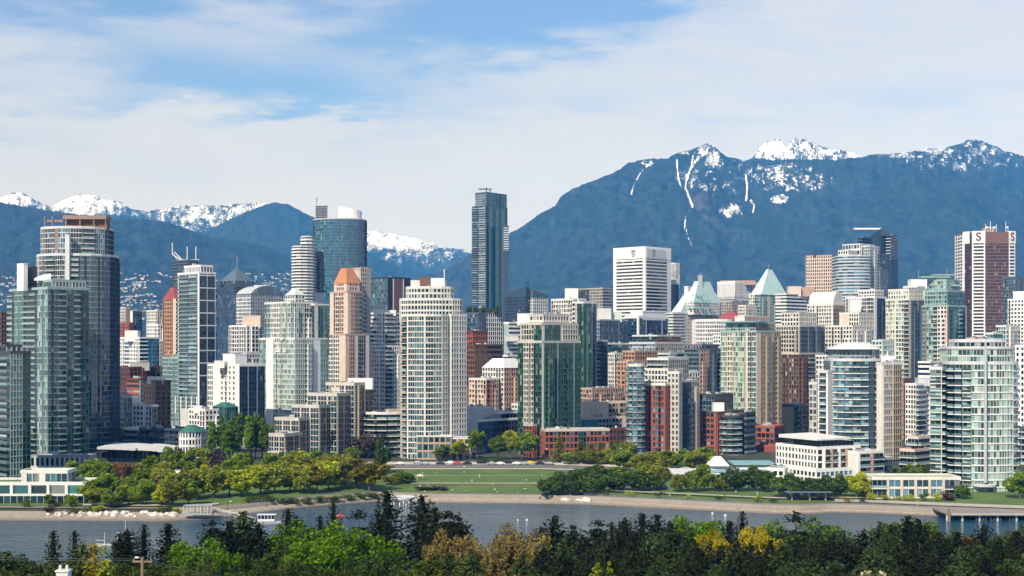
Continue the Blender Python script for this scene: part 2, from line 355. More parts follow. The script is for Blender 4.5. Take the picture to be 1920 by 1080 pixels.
                    for i in range(nb):
                        if i in dark_bays: continue
                        s.wins.append((p, u, nr, s0+i*bw+pw/2, s0+(i+1)*bw-pw/2, max(zb, z0)+sh, zb+fh, t['gl'], cosv))
            elif k == 'ribbon':
                mb = s.mb('facade_frame')
                for f in range(nf):
                    zb = z1-(f+1)*fh; mb.obox(p, u, nr, s0, s1, -.05, t['d'], max(zb, z0), zb+t['sh'], fr)
                    nb = max(1, int(w/4.0)); bw = w/nb
                    for i in range(nb): s.wins.append((p, u, nr, s0+i*bw+.04, s0+(i+1)*bw-.04, zb+t['sh'], zb+fh, t['gl'], cosv))
            elif k == 'balc':
                nb = max(1, round(w/t['bay'])); bw = w/nb
                for f in range(nf):
                    zb = z1-(f+1)*fh
                    if zb < z0-.1 and f: continue
                    for i in range(nb): s.wins.append((p, u, nr, s0+i*bw+.06, s0+(i+1)*bw-.06, zb+.02, zb+fh-.12, t['gl'], cosv))
                    s.bals.append((p, u, nr, s0+.05, s1-.05, zb, t, cosv))
    def box(s, part, x0, x1, yt, yb, mat, dD=0, depth=6, xc=None, a=None, top=None):
        """plain volume on the roof (plant room, fin wall, lift tower)"""
        D = s.D+dD; pts = s.pts(x0, xc, x1, dD, a, depth); mb = MB(); zt, zb = Z(yt, D), Z(yb, D)
        mb.prism(pts, zb, zt, M[mat], top=M[top or mat], bottom=True)
        if zt-zb > 2:
            op = offset_poly(pts, .12); mb.prism(op, zt-.25, zt+.18, M[mat], bottom=True)
        s.extra.append((part, mb))
        return pts, zt
    def mast(s, px, y0, y1, dD=3, r=.18, part='antenna', mat='metal_grey'):
        D = s.D+dD; mb = MB(); mb.tube((X(px, D), D, Z(y0, D)), (X(px, D), D, Z(y1, D)), r*1.6, M[mat], 6, r*.5); s.extra.append((part, mb))
    def hip(s, pts, zb, zt, mat, inset=1.0, part='roof_top', eave=.5):
        """pyramid / hipped roof over a footprint"""
        mb = MB(); op = offset_poly(pts, eave); n = len(pts); cx = sum(p[0] for p in pts)/n; cy = sum(p[1] for p in pts)/n
        tp = [(cx+(p[0]-cx)*(1-inset), cy+(p[1]-cy)*(1-inset)) for p in op]
        for q in range(n):
            r = (q+1) % n
            if inset >= .995: mb.poly([(*op[q], zb), (*op[r], zb), (cx, cy, zt)], M[mat])
            else: mb.poly([(*op[q], zb), (*op[r], zb), (*tp[r], zt), (*tp[q], zt)], M[mat])
        if inset < .995: mb.poly([(*p, zt) for p in tp], M[mat])
        mb.poly([(*p, zb) for p in reversed(op)], M[mat])
        s.extra.append((part, mb))
    def add(s, part, mb): s.extra.append((part, mb))
    def done(s):
        o = empty(s.name, s.loc); tag(o, s.label, s.cat, s.group); L = s.loc; s.root = o
        for nm, mb in s.parts.items(): mb.build(nm, o, L)
        for nm, mb in s.extra: mb.build(nm, o, L)
        # windows: the hundred that show largest are parts of their own, the rest of the facade is one part
        fpx = lambda w: (w[4]-w[3])*(w[6]-w[5])*(F/ (w[0][1]))**2*w[8]
        W = [w for w in s.wins if w[4]-w[3] > .15 and w[6]-w[5] > .15]
        W.sort(key=lambda w: (-round(fpx(w), 1), -w[6], w[3])); cache = {}
        nmax = 100 if len(W) and fpx(W[0]) > 14 else 60
        for (p, u, nr, a, b, z0, z1, gl, cv) in W[:nmax]:
            key = (round(b-a, 2), round(z1-z0, 2), gl)
            if key not in cache:
                mb = MB(); hw, hh = (b-a)/2, (z1-z0)/2
                mb.prism([(-hw, -.06), (hw, -.06), (hw, 0), (-hw, 0)], -hh, hh, M[gl], bottom=True); cache[key] = mb.mesh('window')
            c = p+u*(a+b)/2
            link('window', cache[key], o, (c.x-L[0], c.y-L[1], (z0+z1)/2-L[2]), math.atan2(u.y, u.x))
        if len(W) > nmax:
            mats = []; v = []; f = []; mi = []
            for (p, u, nr, a, b, z0, z1, gl, cv) in W[nmax:]:
                if gl not in mats: mats.append(gl)
                A = p+u*a+nr*.05; C = p+u*b+nr*.05; i = len(v)
                v += [(A.x-L[0], A.y-L[1], z0-L[2]), (C.x-L[0], C.y-L[1], z0-L[2]), (C.x-L[0], C.y-L[1], z1-L[2]), (A.x-L[0], A.y-L[1], z1-L[2])]; f.append((i, i+1, i+2, i+3)); mi.append(mats.index(gl))
            tag(link('glazing', mesh_np('glazing', v, f, [M[q] for q in mats], mi=mi), o), kind='stuff')
        BL = sorted(s.bals, key=lambda b: (-round((b[4]-b[3])*b[7]/b[0][1], 4), -b[5])); cache = {}
        def balmesh(mb, p, u, nr, a, b, z, t, rb_=None):
            d = t['d']; th = t['th']; hr = t['hr']; S = M[t['fr']]; R = M[t['rail']]
            mb.obox(p, u, nr, a, b, 0, d, z-th/2, z+th/2, S); mb = rb_ or mb
            mb.obox(p, u, nr, a+.03, b-.03, d-.12, d-.04, z+th/2, z+th/2+hr, R)
            mb.obox(p, u, nr, a+.03, a+.10, .02, d-.12, z+th/2, z+th/2+hr, R); mb.obox(p, u, nr, b-.10, b-.03, .02, d-.12, z+th/2, z+th/2+hr, R)
        for (p, u, nr, a, b, z, t, cv) in BL[:100]:
            key = (round(b-a, 2), t['d'], t['fr'], t['rail'], t['hr'])
            if key not in cache:
                mb = MB(); rl = MB(); hw = (b-a)/2; balmesh(mb, Vector((0, 0)), Vector((1, 0)), Vector((0, -1)), -hw, hw, 0, t, rl); cache[key] = (mb.mesh('balcony'), rl.mesh('railing'))
            c = p+u*(a+b)/2; bo = link('balcony', cache[key][0], o, (c.x-L[0], c.y-L[1], z-L[2]), math.atan2(u.y, u.x)); link('railing', cache[key][1], bo)
        if len(BL) > 100:
            mb = MB()
            for (p, u, nr, a, b, z, t, cv) in BL[100:]: balmesh(mb, p, u, nr, a, b, z, t)
            tag(mb.build('balcony_stack', o, L), kind='stuff')
        ALLB.append(s); return o
# ---------------------------------------------------------------- buildings, left to right
# --- left group
b = B('glass_tower', 'dark teal glass tower cut by the left edge, rising behind the low white waterfront house', 548, 45, wall='tealwall', trim='dark')
b.blk(-70, 19, 57, 662, 905, [bal(1.2, 'slate', 'g_dteal', 2.65), g(.8, 'tealwall', 'g_dteal', 1.5, 2.65, .12, .5), bal(1, 'slate', 'g_dteal', 2.65)], [g(1.3, 'tealpale', 'g_teal', 1.4, 2.65, .14, .45), g(.9, 'darkteal', 'g_dteal', 1.5, 2.65, .1, .5)])  # right face: sunlit column coloured paler, shaded side coloured darker
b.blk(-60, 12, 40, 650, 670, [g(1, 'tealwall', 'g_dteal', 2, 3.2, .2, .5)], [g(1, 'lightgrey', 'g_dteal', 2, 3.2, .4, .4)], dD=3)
b.done()
b = B('glass_tower', 'teal glass tower with two stacks of balconies and a curved white roof fin', 632, 45, wall='tealwall', trim='tealpale')
b.blk(18, 90, 166, 541, 880, [bal(.55, 'tealpale', 'g_dteal', 2.75), g(1, 'tealpale', 'g_teal', 1.2, 2.75, .2, .55), bal(1.3, 'tealpale', 'g_dteal', 2.75, hr=.6), g(1, 'tealpale', 'g_pale', 1.4, 2.75, .16, .5)],
      [g(1.2, 'tealwall', 'g_teal', 1.3, 2.75, .1, .4, sp='tealpale'), bal(.8, 'tealpale', 'g_dteal', 2.75, 1.0, hr=.5), g(.9, 'darkteal', 'g_teal', 1.4, 2.75, .1, .4, sp='tealwall'), bal(.7, 'tealpale', 'g_dteal', 2.75, .8, hr=.5), g(1, 'darkteal', 'g_dteal', 1.4, 2.75, .1, .45)])  # sunlight put into the paler left face colours, shade into the right
b.blk(32, 98, 160, 527, 545, [g(1, 'tealpale', 'g_teal', 1.6, 3, .2, .4)], [g(1, 'lightgrey', 'g_teal', 1.6, 3, .2, .6)], dD=3.5, clutter=4)
b.box('roof_fin', 32, 52, 494, 545, 'white', 8, 4, xc=44); b.box('stair_tower', 50, 70, 500, 545, 'dark', 12, 5, xc=58)
pts, zt = b.box('penthouse', 62, 122, 522, 545, 'lightgrey', 9, 8, xc=92)
mb = MB(); Dm = b.D+9
for q in range(8):
    xa, xb = 64+q*3.9, 64+(q+1)*3.9; za = Z(522-9*math.sin(q/8*1.6), Dm); zb_ = Z(522-9*math.sin((q+1)/8*1.6), Dm)
    mb.poly([(X(xa, Dm), Dm, za), (X(xb, Dm), Dm, zb_), (X(xb, Dm), Dm+9, zb_), (X(xa, Dm), Dm+9, za)], M['white']); mb.poly([(X(xa, Dm), Dm, Z(526, Dm)), (X(xb, Dm), Dm, Z(526, Dm)), (X(xb, Dm), Dm, zb_), (X(xa, Dm), Dm, za)], M['white'])
b.add('curved_roof', mb); b.done()
b = B('townhouse_row', 'grey framed townhouse row at the foot of the teal glass tower', 616, 0, cat='building', wall='grey')
b.blk(57, None, 168, 857, 880, [g(1, 'lightgrey', 'g_grey', 2.2, 5, 1.1, 1.2, .5)], dD=0, depth=9); b.done()
b = B('glass_tower', 'tall rounded blue grey glass tower topped by a brown open roof frame', 690, 45, wall='slate', trim='lightgrey')
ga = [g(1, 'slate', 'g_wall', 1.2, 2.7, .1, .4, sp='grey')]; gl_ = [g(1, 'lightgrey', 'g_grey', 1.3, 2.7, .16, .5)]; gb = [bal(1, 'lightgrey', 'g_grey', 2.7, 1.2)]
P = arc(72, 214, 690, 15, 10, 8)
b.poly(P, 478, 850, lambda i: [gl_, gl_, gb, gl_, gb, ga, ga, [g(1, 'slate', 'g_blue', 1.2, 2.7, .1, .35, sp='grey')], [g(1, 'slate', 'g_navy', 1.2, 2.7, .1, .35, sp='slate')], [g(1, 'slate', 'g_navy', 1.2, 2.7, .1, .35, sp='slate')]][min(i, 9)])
P = arc(78, 205, 694, 12, 8, 7)
b.poly(P, 427, 478, lambda i: [gl_, gl_, [wl(.3, 'umber'), g(1, 'lightgrey', 'g_sky', 1.3, 2.7, .2, .5)], gl_, gb, [g(1, 'steel', 'g_sky', 1.2, 2.7, .12, .45)], ga, ga][min(i, 7)], z0=Z(482, 694))
mb = MB(); k = M['umber']; Dq = 700
for px in (84, 98, 124, 150, 176, 198): mb.box(X(px, Dq)-.25, X(px, Dq)+.25, Dq-.3, Dq+.3, Z(432, Dq), Z(406, Dq), k)
mb.box(X(118, Dq), X(200, Dq), Dq-.6, Dq+8, Z(411, Dq), Z(404, Dq), k); mb.box(X(122, Dq), X(199, Dq), Dq+2, Dq+7, Z(430, Dq), Z(410, Dq), M['brickbrown']); mb.box(X(82, Dq), X(118, Dq), Dq+.5, Dq+1.2, Z(416, Dq), Z(412, Dq), k)
b.add('roof_frame', mb); b.box('lift_core', 122, 130, 440, 560, 'lightgrey', -2.0, 3); b.done()
b = B('waterfront_house', 'low white framed house with teal glass beside the beach', 488, 0, cat='house', wall='offwhite')
b.blk(-80, None, 160, 908, 946, [g(1, 'offwhite', 'g_teal', 7.0, 4.6, 1.3, .55, .9)], depth=16, clutter=0, roof='turf'); b.blk(-80, None, 170, 928, 946, [g(1, 'offwhite', 'g_dteal', 2.4, 4.2, .12, .2, .3)], dD=-3.2, depth=6, clutter=0, par=.35, roof='concrete')
b.blk(40, None, 126, 886, 912, [wl(.25, 'offwhite'), g(.55, 'offwhite', 'g_teal', 2.3, 5.2, .3, 1.5, .5), wl(.3, 'offwhite'), g(1.0, 'offwhite', 'g_teal', 1.9, 5.2, .15, 1.2, .2)], dD=3.5, depth=9, clutter=0, roof='turf'); b.done()
b = B('community_centre', 'long dark low hall with two curved pale roofs behind the park trees', 648, 0, cat='building', wall='dark')
b.blk(160, None, 318, 848, 872, [g(1, 'dark', 'g_black', 2.5, 3.5, .4, .8)], depth=22, par=0)
for xa, xb, yy, sl in ((182, 254, 838, 3), (258, 314, 840, 7)):
    mb = MB(); Dq = 642
    for q in range(6):
        f0, f1 = q/6, (q+1)/6; z0_, z1_ = Z(yy+sl*f0**2, Dq), Z(yy+sl*f1**2, Dq)
        for dy in (0,):
            mb.prism([(X(xa+(xb-xa)*f0, Dq), Dq), (X(xa+(xb-xa)*f1, Dq), Dq), (X(xa+(xb-xa)*f1, Dq), Dq+30), (X(xa+(xb-xa)*f0, Dq), Dq+30)], z0_-1.2, z0_, M['lightgrey'], z1s=[z0_, z1_, z1_, z0_])
    b.add('curved_roof', mb)
b.done()
b = B('apartment_block', 'white apartment block with blue glass stripes right of the rounded glass tower', 1000, 45, cat='building', wall='white')
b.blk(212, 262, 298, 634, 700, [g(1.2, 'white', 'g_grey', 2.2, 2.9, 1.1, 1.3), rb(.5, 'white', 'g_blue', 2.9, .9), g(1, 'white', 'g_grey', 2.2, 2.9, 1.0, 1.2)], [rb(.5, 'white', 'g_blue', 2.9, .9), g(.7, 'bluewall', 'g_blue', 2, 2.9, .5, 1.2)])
b.box('penthouse', 234, 258, 620, 640, 'white', 5, 8); b.done()
b = B('brick_building', 'dark red brick block below the white apartment block', 860, 45, cat='building', wall='brickdark')
b.blk(200, 243, 300, 690, 760, [g(1, 'brickdark', 'g_black', 2.4, 3.1, .7, 1.2)], [g(1, 'brickdark', 'g_black', 2.6, 3.1, .7, 1.3)]); b.box('penthouse', 244, 280, 680, 695, 'grey', 6, 6); b.done()
b = B('brick_building', 'orange and brown brick apartment block with small square windows', 765, 45, cat='building', wall='brickbrown')
b.blk(270, 291, 320, 716, 810, [g(1, 'brickorange', 'g_black', 3.2, 2.9, 2.0, 1.6)], [g(1, 'brickbrown', 'g_black', 3.4, 2.9, 2.0, 1.7)]); b.box('penthouse', 276, 306, 707, 720, 'white', 3, 5); b.done()
b = B('brick_building', 'dark block with red brick balcony bands beside the orange brick block', 790, 30, cat='building', wall='brickdark')
b.blk(238, 262, 276, 712, 770, [rb(1, 'brick', 'g_black', 2.9, 1.2, .5)], [g(1, 'lightgrey', 'g_black', 2, 2.9, .6, 1.0)]); b.done()
b = B('apartment_block', 'white low apartment houses with teal bay windows near the curved pale roofs', 722, 30, cat='building', wall='white')
b.blk(208, 248, 262, 745, 850, [g(1.4, 'white', 'g_black', 3.0, 2.8, 1.6, 1.3), g(.8, 'tealpale', 'g_teal', 1.4, 2.8, .3, .6)], [wl(1, 'lightgrey')])
b.blk(250, 285, 296, 762, 850, [g(1, 'white', 'g_teal', 2.4, 2.8, .9, 1.1)], [g(1, 'greenwall', 'g_green', 2, 2.8, .3, .8)], dD=-6); b.blk(232, 262, 300, 806, 850, [bal(1, 'tealpale', 'g_black', 2.9, 1.4)], [g(1, 'white', 'g_teal', 2.2, 2.8, .5, .9)], dD=-25); b.done()
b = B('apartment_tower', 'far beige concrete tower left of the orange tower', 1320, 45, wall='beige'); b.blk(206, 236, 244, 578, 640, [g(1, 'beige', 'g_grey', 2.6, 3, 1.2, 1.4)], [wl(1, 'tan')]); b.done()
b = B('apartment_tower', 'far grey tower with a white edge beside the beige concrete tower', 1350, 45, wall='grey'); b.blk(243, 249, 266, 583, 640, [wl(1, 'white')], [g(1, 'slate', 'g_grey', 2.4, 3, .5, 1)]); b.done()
b = B('brick_building', 'far rust red block in front of the beige concrete tower', 1200, 45, cat='building', wall='brick'); b.blk(212, 242, 250, 606, 650, [g(1, 'brick', 'g_black', 3.4, 3, 2, 1.7)], [wl(1, 'brickdark')]); b.done()
b = B('apartment_tower', 'far cream tower just left of the orange tower', 1230, 45, wall='cream'); b.blk(275, 295, 308, 583, 650, [g(1, 'cream', 'g_grey', 2.3, 3, 1, 1.2)], [g(1, 'beige', 'g_grey', 2.3, 3, 1, 1.3)]); b.done()
b = B('apartment_tower', 'brown tower cut by the left edge behind the teal glass towers', 900, 45, wall='brickbrown'); b.blk(-40, 2, 17, 586, 680, [bal(1, 'brickpink', 'g_black', 2.9)], [g(1, 'brickbrown', 'g_black', 2, 2.9, .6, 1.2)]); b.done()
b = B('apartment_tower', 'orange brick tower with a sloping red roof', 930, 45, wall='brickorange')
pp = b.pts(306, 330, 342, 1); b.blk(306, 330, 342, 560, 690, [g(1, 'brickorange', 'g_black', 2.4, 2.8, 1.2, 1.3), wl(.25, 'peach')], [bal(1, 'peach', 'g_black', 2.8)], par=0)
b.hip(pp, Z(562, 931), Z(538, 931), 'redroof', .8); b.done()
b = B('apartment_block', 'pale teal glazed podium block under the orange brick tower', 850, 45, cat='building', wall='tealpale'); b.blk(305, 335, 352, 672, 790, [g(1, 'tealpale', 'g_teal', 1.4, 2.7, .3, .8)], [g(1, 'grey', 'g_teal', 1.6, 2.7, .3, .8)]); b.done()
b = B('apartment_tower', 'white framed tower with blue glass flank and pale rounded balconies', 835, 45, wall='lightgrey', trim='white')
b.blk(334, 374, 404, 512, 760, [wl(.12, 'white'), bal(1.5, 'tealpale', 'g_sky', 2.6, 1.3, hr=.9), bal(1.2, 'tealpale', 'g_sky', 2.6, 1.0, hr=.9), wl(.22, 'white')],
      [g(1, 'navywall', 'g_navy', 1.9, 2.6, .1, .3), wl(.16, 'white'), g(1, 'navywall', 'g_navy', 1.9, 2.6, .1, .3), wl(.16, 'white')])
b.blk(346, 376, 398, 499, 515, [g(1, 'white', 'g_grey', 1.7, 4.3, .8, .8)], [g(1, 'white', 'g_blue', 2.0, 4.3, .3, .5)], dD=3)
for f in range(9): # pale floor bands wrapping the blue flank every third storey
    mb = MB(); b.add('floor_band', mb); z = Z(516, 835)-f*7.8; q = offset_poly(b.pts(334, 374, 404), .34); mb.prism([q[1], q[2], offset_poly(b.pts(334, 374, 404), .05)[2], offset_poly(b.pts(334, 374, 404), .05)[1]], z-.35, z+.35, M['white'], bottom=True)
for px in (328, 338, 348, 358, 368): b.box('column', px, px+1.8, 744, 775, 'white', -3.5, .6)
b.done()
b = B('office_tower', 'far slate tower carrying a bent white lattice arm and masts', 1450, 45, wall='slate')
b.blk(322, 352, 372, 488, 540, [g(1, 'slate', 'g_navy', 2, 3.4, .2, 1)], [g(1, 'slate', 'g_navy', 2, 3.4, .2, 1)])
mb = MB(); Dq = 1462
for i_, ((xa, ya), (xb, yb)) in enumerate((((323, 455), (323, 478)), ((323, 474), (332, 486)), ((326, 472), (340, 486)), ((332, 486), (352, 489)), ((323, 478), (352, 492)), ((350, 462), (350, 492)), ((366, 462), (366, 492)), ((344, 487), (372, 487)))): mb.tube((X(xa, Dq), Dq+.5*i_, Z(ya, Dq)), (X(xb, Dq), Dq+.5*i_, Z(yb, Dq)), .55, M['metal_white'], 6)
b.add('antenna', mb); mb = MB(); mb.box(X(350, Dq), X(356, Dq), Dq-2, Dq, Z(496, Dq), Z(488, Dq), M['red_paint']); b.add('plant_room', mb); b.done()
b = B('glass_tower', 'far dark blue glass tower with a pointed gable top and a thin spire', 1420, 45, wall='navywall')
b.blk(402, 440, 482, 540, 700, [g(1, 'navywall', 'g_blue', 1.9, 3.4, .12, .7)], [rb(1.2, 'slate', 'g_navy', 3.4, 1.3), g(1, 'navywall', 'g_navy', 1.9, 3.4, .12, .7)])
pq = b.pts(413, 442, 476, 6); b.poly(pq, 526, 545, [[g(1, 'navywall', 'g_blue', 1.9, 3.4, .12, .7)]]*2, par=0, z0=Z(548, 1426)); b.hip(pq, Z(526, 1426), Z(500, 1426), 'slate', .97, eave=.2); b.mast(445, 480, 506, 30, .5); b.done()
b = B('office_building', 'blue glass block with an arched roof right of the spire tower', 1300, 45, cat='building', wall='lightgrey', trim='slate')
b.blk(443, 470, 531, 552, 640, [g(1, 'white', 'g_blue', 2.2, 3.5, .35, .9)], [g(1, 'steel', 'g_blue', 1.9, 3.5, .2, .7)])
mb = MB(); pq = b.pts(443, 470, 531)
for q in range(10):
    f0, f1 = q/10, (q+1)/10; A0 = Vector(pq[1]).lerp(Vector(pq[2]), f0); A1 = Vector(pq[1]).lerp(Vector(pq[2]), f1); dl = Vector(pq[0])-Vector(pq[1]); h0 = 8*math.sin(math.pi*f0)**.7; h1 = 8*math.sin(math.pi*f1)**.7; zb_ = Z(552, 1300)+1
    mb.prism([tuple(A0), tuple(A1), tuple(A1+dl), tuple(A0+dl)], zb_-1, zb_, M['g_blue'], top=M['steel'], z1s=[zb_+h0, zb_+h1, zb_+h1, zb_+h0])
b.add('arched_roof', mb); b.box('roof_unit', 476, 500, 535, 550, 'lightgrey', 16, 8); b.done()
b = B('office_building', 'white grid framed block with dark square windows left of the pale green tower', 960, 45, cat='building', wall='dark', trim='white')
b.blk(430, 462, 492, 612, 690, [g(1, 'white', 'g_black', 2.6, 3.1, .8, .8, .5)], [g(1, 'white', 'g_black', 2.6, 3.1, .9, .9, .5)]); b.box('penthouse', 455, 488, 592, 616, 'peach', 6, 8); b.done()
b = B('apartment_block', 'white walled apartment block whose right flank is dark glass, behind the poplars', 726, 45, cat='building', wall='white', trim='white')
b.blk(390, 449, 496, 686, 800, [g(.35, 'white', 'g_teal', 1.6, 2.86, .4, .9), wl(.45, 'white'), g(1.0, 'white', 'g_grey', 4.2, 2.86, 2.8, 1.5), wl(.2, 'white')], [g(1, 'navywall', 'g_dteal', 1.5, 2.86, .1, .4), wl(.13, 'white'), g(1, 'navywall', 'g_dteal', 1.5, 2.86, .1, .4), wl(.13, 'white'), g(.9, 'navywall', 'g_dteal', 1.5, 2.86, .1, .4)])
b.box('penthouse', 418, 463, 664, 690, 'white', 6, 9, xc=441); b.box('penthouse', 402, 420, 677, 690, 'white', 5, 6); b.done()
b = B('apartment_tower', 'pale green glazed tower with blank white end walls and stepped top', 765, 45, wall='tealpale', trim='offwhite')
b.blk(487, 553, 613, 636, 805, [g(.45, 'tealpale', 'g_pale', 1.3, 2.9, .3, .8), wl(.5, 'white'), g(1.4, 'palegreen', 'g_pale', 1.25, 2.9, .22, .8)], [g(1.3, 'palegreen', 'g_teal', 1.25, 2.9, .2, .8), wl(.5, 'white'), g(.5, 'tealpale', 'g_teal', 1.3, 2.9, .3, .8)])
b.blk(497, 545, 594, 568, 650, [g(.5, 'tealpale', 'g_teal', 1.3, 2.9, .3, .9), g(1, 'offwhite', 'g_cream', 1.7, 2.9, .7, 1.0), g(.7, 'palegreen', 'g_pale', 1.3, 2.9, .2, .8)], [g(1, 'palegreen', 'g_pale', 1.3, 2.9, .25, .8), g(1, 'offwhite', 'g_cream', 1.7, 2.9, .5, 1.0)], dD=4)
b.blk(560, 590, 616, 572, 650, [g(1, 'slate', 'g_dteal', 1.6, 2.9, .15, .5)], [wl(.3, 'offwhite'), g(1, 'tealwall', 'g_teal', 1.6, 2.9, .15, .5)], dD=12)
pp = b.pts(536, 553, 571, 9); b.poly(pp, 553, 572, [[g(1, 'offwhite', 'g_cream', 2, 2.9, .9, 1)]]*2, par=0, z0=Z(575, 774)); b.hip(pp, Z(553, 774), Z(540, 774), 'palegreen', .8); b.done()
b = B('apartment_tower', 'white tower with curved balcony bands beside the big rounded blue tower', 1320, 45, wall='lightgrey')
b.poly(arc(548, 588, 1320, 10, 6, 14), 462, 560, [[rb(1, 'white', 'g_grey', 3.0, 1.25, 1.0)]]); b.poly(arc(564, 589, 1326, 8, 4, 8), 444, 465, [[rb(1, 'white', 'g_grey', 3.4, 1.6, .5)]], z0=Z(470, 1326))
b.blk(585, 588, 607, 470, 540, [g(1, 'slate', 'g_navy', 1.6, 3, .2, .8)], [g(1, 'slate', 'g_navy', 1.6, 3, .2, .8)], dD=16); b.done()
b = B('glass_tower', 'tall rounded blue glass tower crowned by a slanted white drum', 1560, 45, wall='navywall', trim='steel')
b.poly(arc(587, 686, 1560, 24, 14, 10), 410, 560, lambda i: [g(1, 'navywall', 'g_wall' if i in (4, 5, 6, 7, 8, 9, 10) else 'g_teal', 2.2, 3.6, .12, .7, sp='bluewall')])
mb = MB(); P = arc(634, 677, 1572, 10, 8, 8); zz = [Z(386+(p[0]-P[0][0])/(P[8][0]-P[0][0])*8, 1572) for p in P]; mb.prism(P, Z(412, 1572), zz[0], M['white'], z1s=zz); b.add('roof_drum', mb)
b.box('louvre_box', 592, 612, 384, 412, 'lightgrey', 12, 10); b.mast(594, 370, 388, 13, .5)
mb = MB()
for q in range(6): mb.box(X(591.5, 1572), X(612.5, 1572), 1571, 1571.6, Z(408-q*4, 1572), Z(406.4-q*4, 1572), M['dark'])
b.add('louvre', mb); b.done()
b = B('apartment_tower', 'pink stone tower with arched windows and an orange pyramid roof', 865, 45, wall='salmon', trim='pink')
b.blk(612, 648, 692, 628, 770, [g(1, 'offwhite', 'g_grey', 2.0, 2.85, .6, 1.0), wl(.45, 'peach')], [wl(.3, 'peach'), g(.5, 'pink', 'g_brown', 1.4, 2.85, .5, 1), wl(.3, 'offwhite'), g(.7, 'grey', 'g_navy', 1.6, 2.85, .15, .5), wl(.35, 'offwhite')])
b.blk(619, 652, 680, 548, 640, [wl(.3, 'peach'), g(.8, 'peach', 'g_grey', 1.7, 2.85, .4, .9), wl(.3, 'peach')], [wl(.25, 'peach'), g(.5, 'salmon', 'g_brown', 1.4, 2.85, .5, 1), g(.8, 'grey', 'g_navy', 1.5, 2.85, .2, .6)], dD=4)
pp = b.pts(627, 650, 674, 8); b.poly(pp, 530, 560, [[wl(.3, 'peach'), g(1, 'peach', 'g_brown', 2, 2.85, .8, 1), wl(.3, 'peach')]]*2, par=0, z0=Z(562, 873)); b.hip(pp, Z(531, 873), Z(502, 873), 'orangeroof', .55, eave=.5)
b.blk(660, 676, 695, 504, 640, [wl(1, 'beige')], [g(.6, 'beige', 'g_grey', 1.6, 2.85, .4, 1), wl(.4, 'concrete')], dD=20)
def arch(bld, xc, y0, y1, w, dD, frm, glz, face='L'):
    """tall round-headed window standing just off a facade"""
    D = bld.D+dD; mb = MB()
    hw = w/2/F*D
    for (s_, off, mt) in ((1.0, 0, frm), (.72, -.18, glz)):
        zt_, zb_ = Z(y0, D)-hw, Z(y1, D); ptz = [(-hw*s_, zb_), (hw*s_, zb_), (hw*s_, zt_)]+[(hw*s_*math.cos(t), zt_+hw*s_*math.sin(t)) for t in [math.pi*q/8 for q in range(1, 8)]]+[(-hw*s_, zt_)]
        c = X(xc, D); fr_ = []; bk = []
        for sx, zz in ptz:
            a = math.radians(45); ux = (math.cos(a), -math.sin(a)) if face == 'L' else (math.sin(a), math.cos(a))
            nn = (-math.sin(a), -math.cos(a)) if face == 'L' else (math.cos(a), -math.sin(a))
            fr_.append((c+ux[0]*sx+nn[0]*(.25-off), D+ux[1]*sx+nn[1]*(.25-off), zz)); bk.append((c+ux[0]*sx-nn[0]*.6, D+ux[1]*sx-nn[1]*.6, zz))
        mb.poly(fr_, M[mt]); n = len(fr_)
        for q in range(n): mb.poly([fr_[q], bk[q], bk[(q+1) % n], fr_[(q+1) % n]], M[mt])
    bld.add('arched_window', mb)
arch(b, 631, 558, 618, 17, 18, 'offwhite', 'g_grey'); arch(b, 622, 642, 690, 15, 24, 'offwhite', 'g_grey'); arch(b, 672, 628, 700, 22, 21, 'offwhite', 'g_navy', 'R'); b.done()
b = B('apartment_tower', 'slim white balcony tower between the pink tower and the big cream tower', 900, 45, wall='white')
b.blk(690, 722, 752, 650, 775, [g(.5, 'white', 'g_black', 2, 2.9, .8, 1.2), g(1, 'white', 'g_black', 2.2, 2.9, 1.0, 1.2)], [bal(.8, 'white', 'g_black', 2.9), g(1, 'white', 'g_grey', 2, 2.9, .8, 1.1)])
b.blk(692, 722, 750, 588, 660, [rb(.6, 'white', 'g_black', 2.9, 1.3, .4), g(.6, 'white', 'g_grey', 2, 2.9, .7, 1.1)], [bal(1, 'white', 'g_black', 2.9), g(.6, 'white', 'g_grey', 2, 2.9, .7, 1.1)], dD=5); b.box('penthouse', 700, 742, 582, 592, 'white', 10, 6); b.done()
b = B('office_building', 'dark brown block with slanting white stripes behind the cream round tower', 1230, 45, cat='building', wall='brickbrown', trim='black')
b.blk(696, 727, 770, 521, 600, [g(1, 'slate', 'g_teal', 2.0, 3.6, .15, .8)], [wl(.5, 'black'), wl(.12, 'white'), wl(.9, 'brickbrown'), wl(.12, 'white'), wl(.7, 'black')]); b.done()
b = B('apartment_tower', 'big cream tower with curved gridded glass front and pink brick base', 665, 45, wall='cream', trim='offwhite')
sA = [g(1, 'offwhite', 'g_teal', 1.25, 2.74, .14, .62, .3)]; sW = [wl(.2, 'offwhite'), g(1, 'offwhite', 'g_grey', 1.25, 2.74, .14, .62, .3)]
P = arc(752, 842, 665, 9, 8, 14)
b.poly(P, 592, 862, lambda i: [[g(1, 'peach', 'g_cream', 1.3, 2.74, .5, .9)], [bal(1, 'peach', 'g_teal', 2.74, .9)], sW, sA, sW, sA, sW, sA, [wl(.3, 'offwhite'), g(1, 'offwhite', 'g_teal', 1.25, 2.74, .2, .62)]][min(i, 8)])
b.blk(836, 846, 874, 592, 862, [wl(1, 'offwhite')], [g(1, 'lightgrey', 'g_navy', 1.9, 2.74, .7, 1.0), wl(.1, 'offwhite'), g(1, 'lightgrey', 'g_navy', 1.9, 2.74, .7, 1.0)], dD=7)
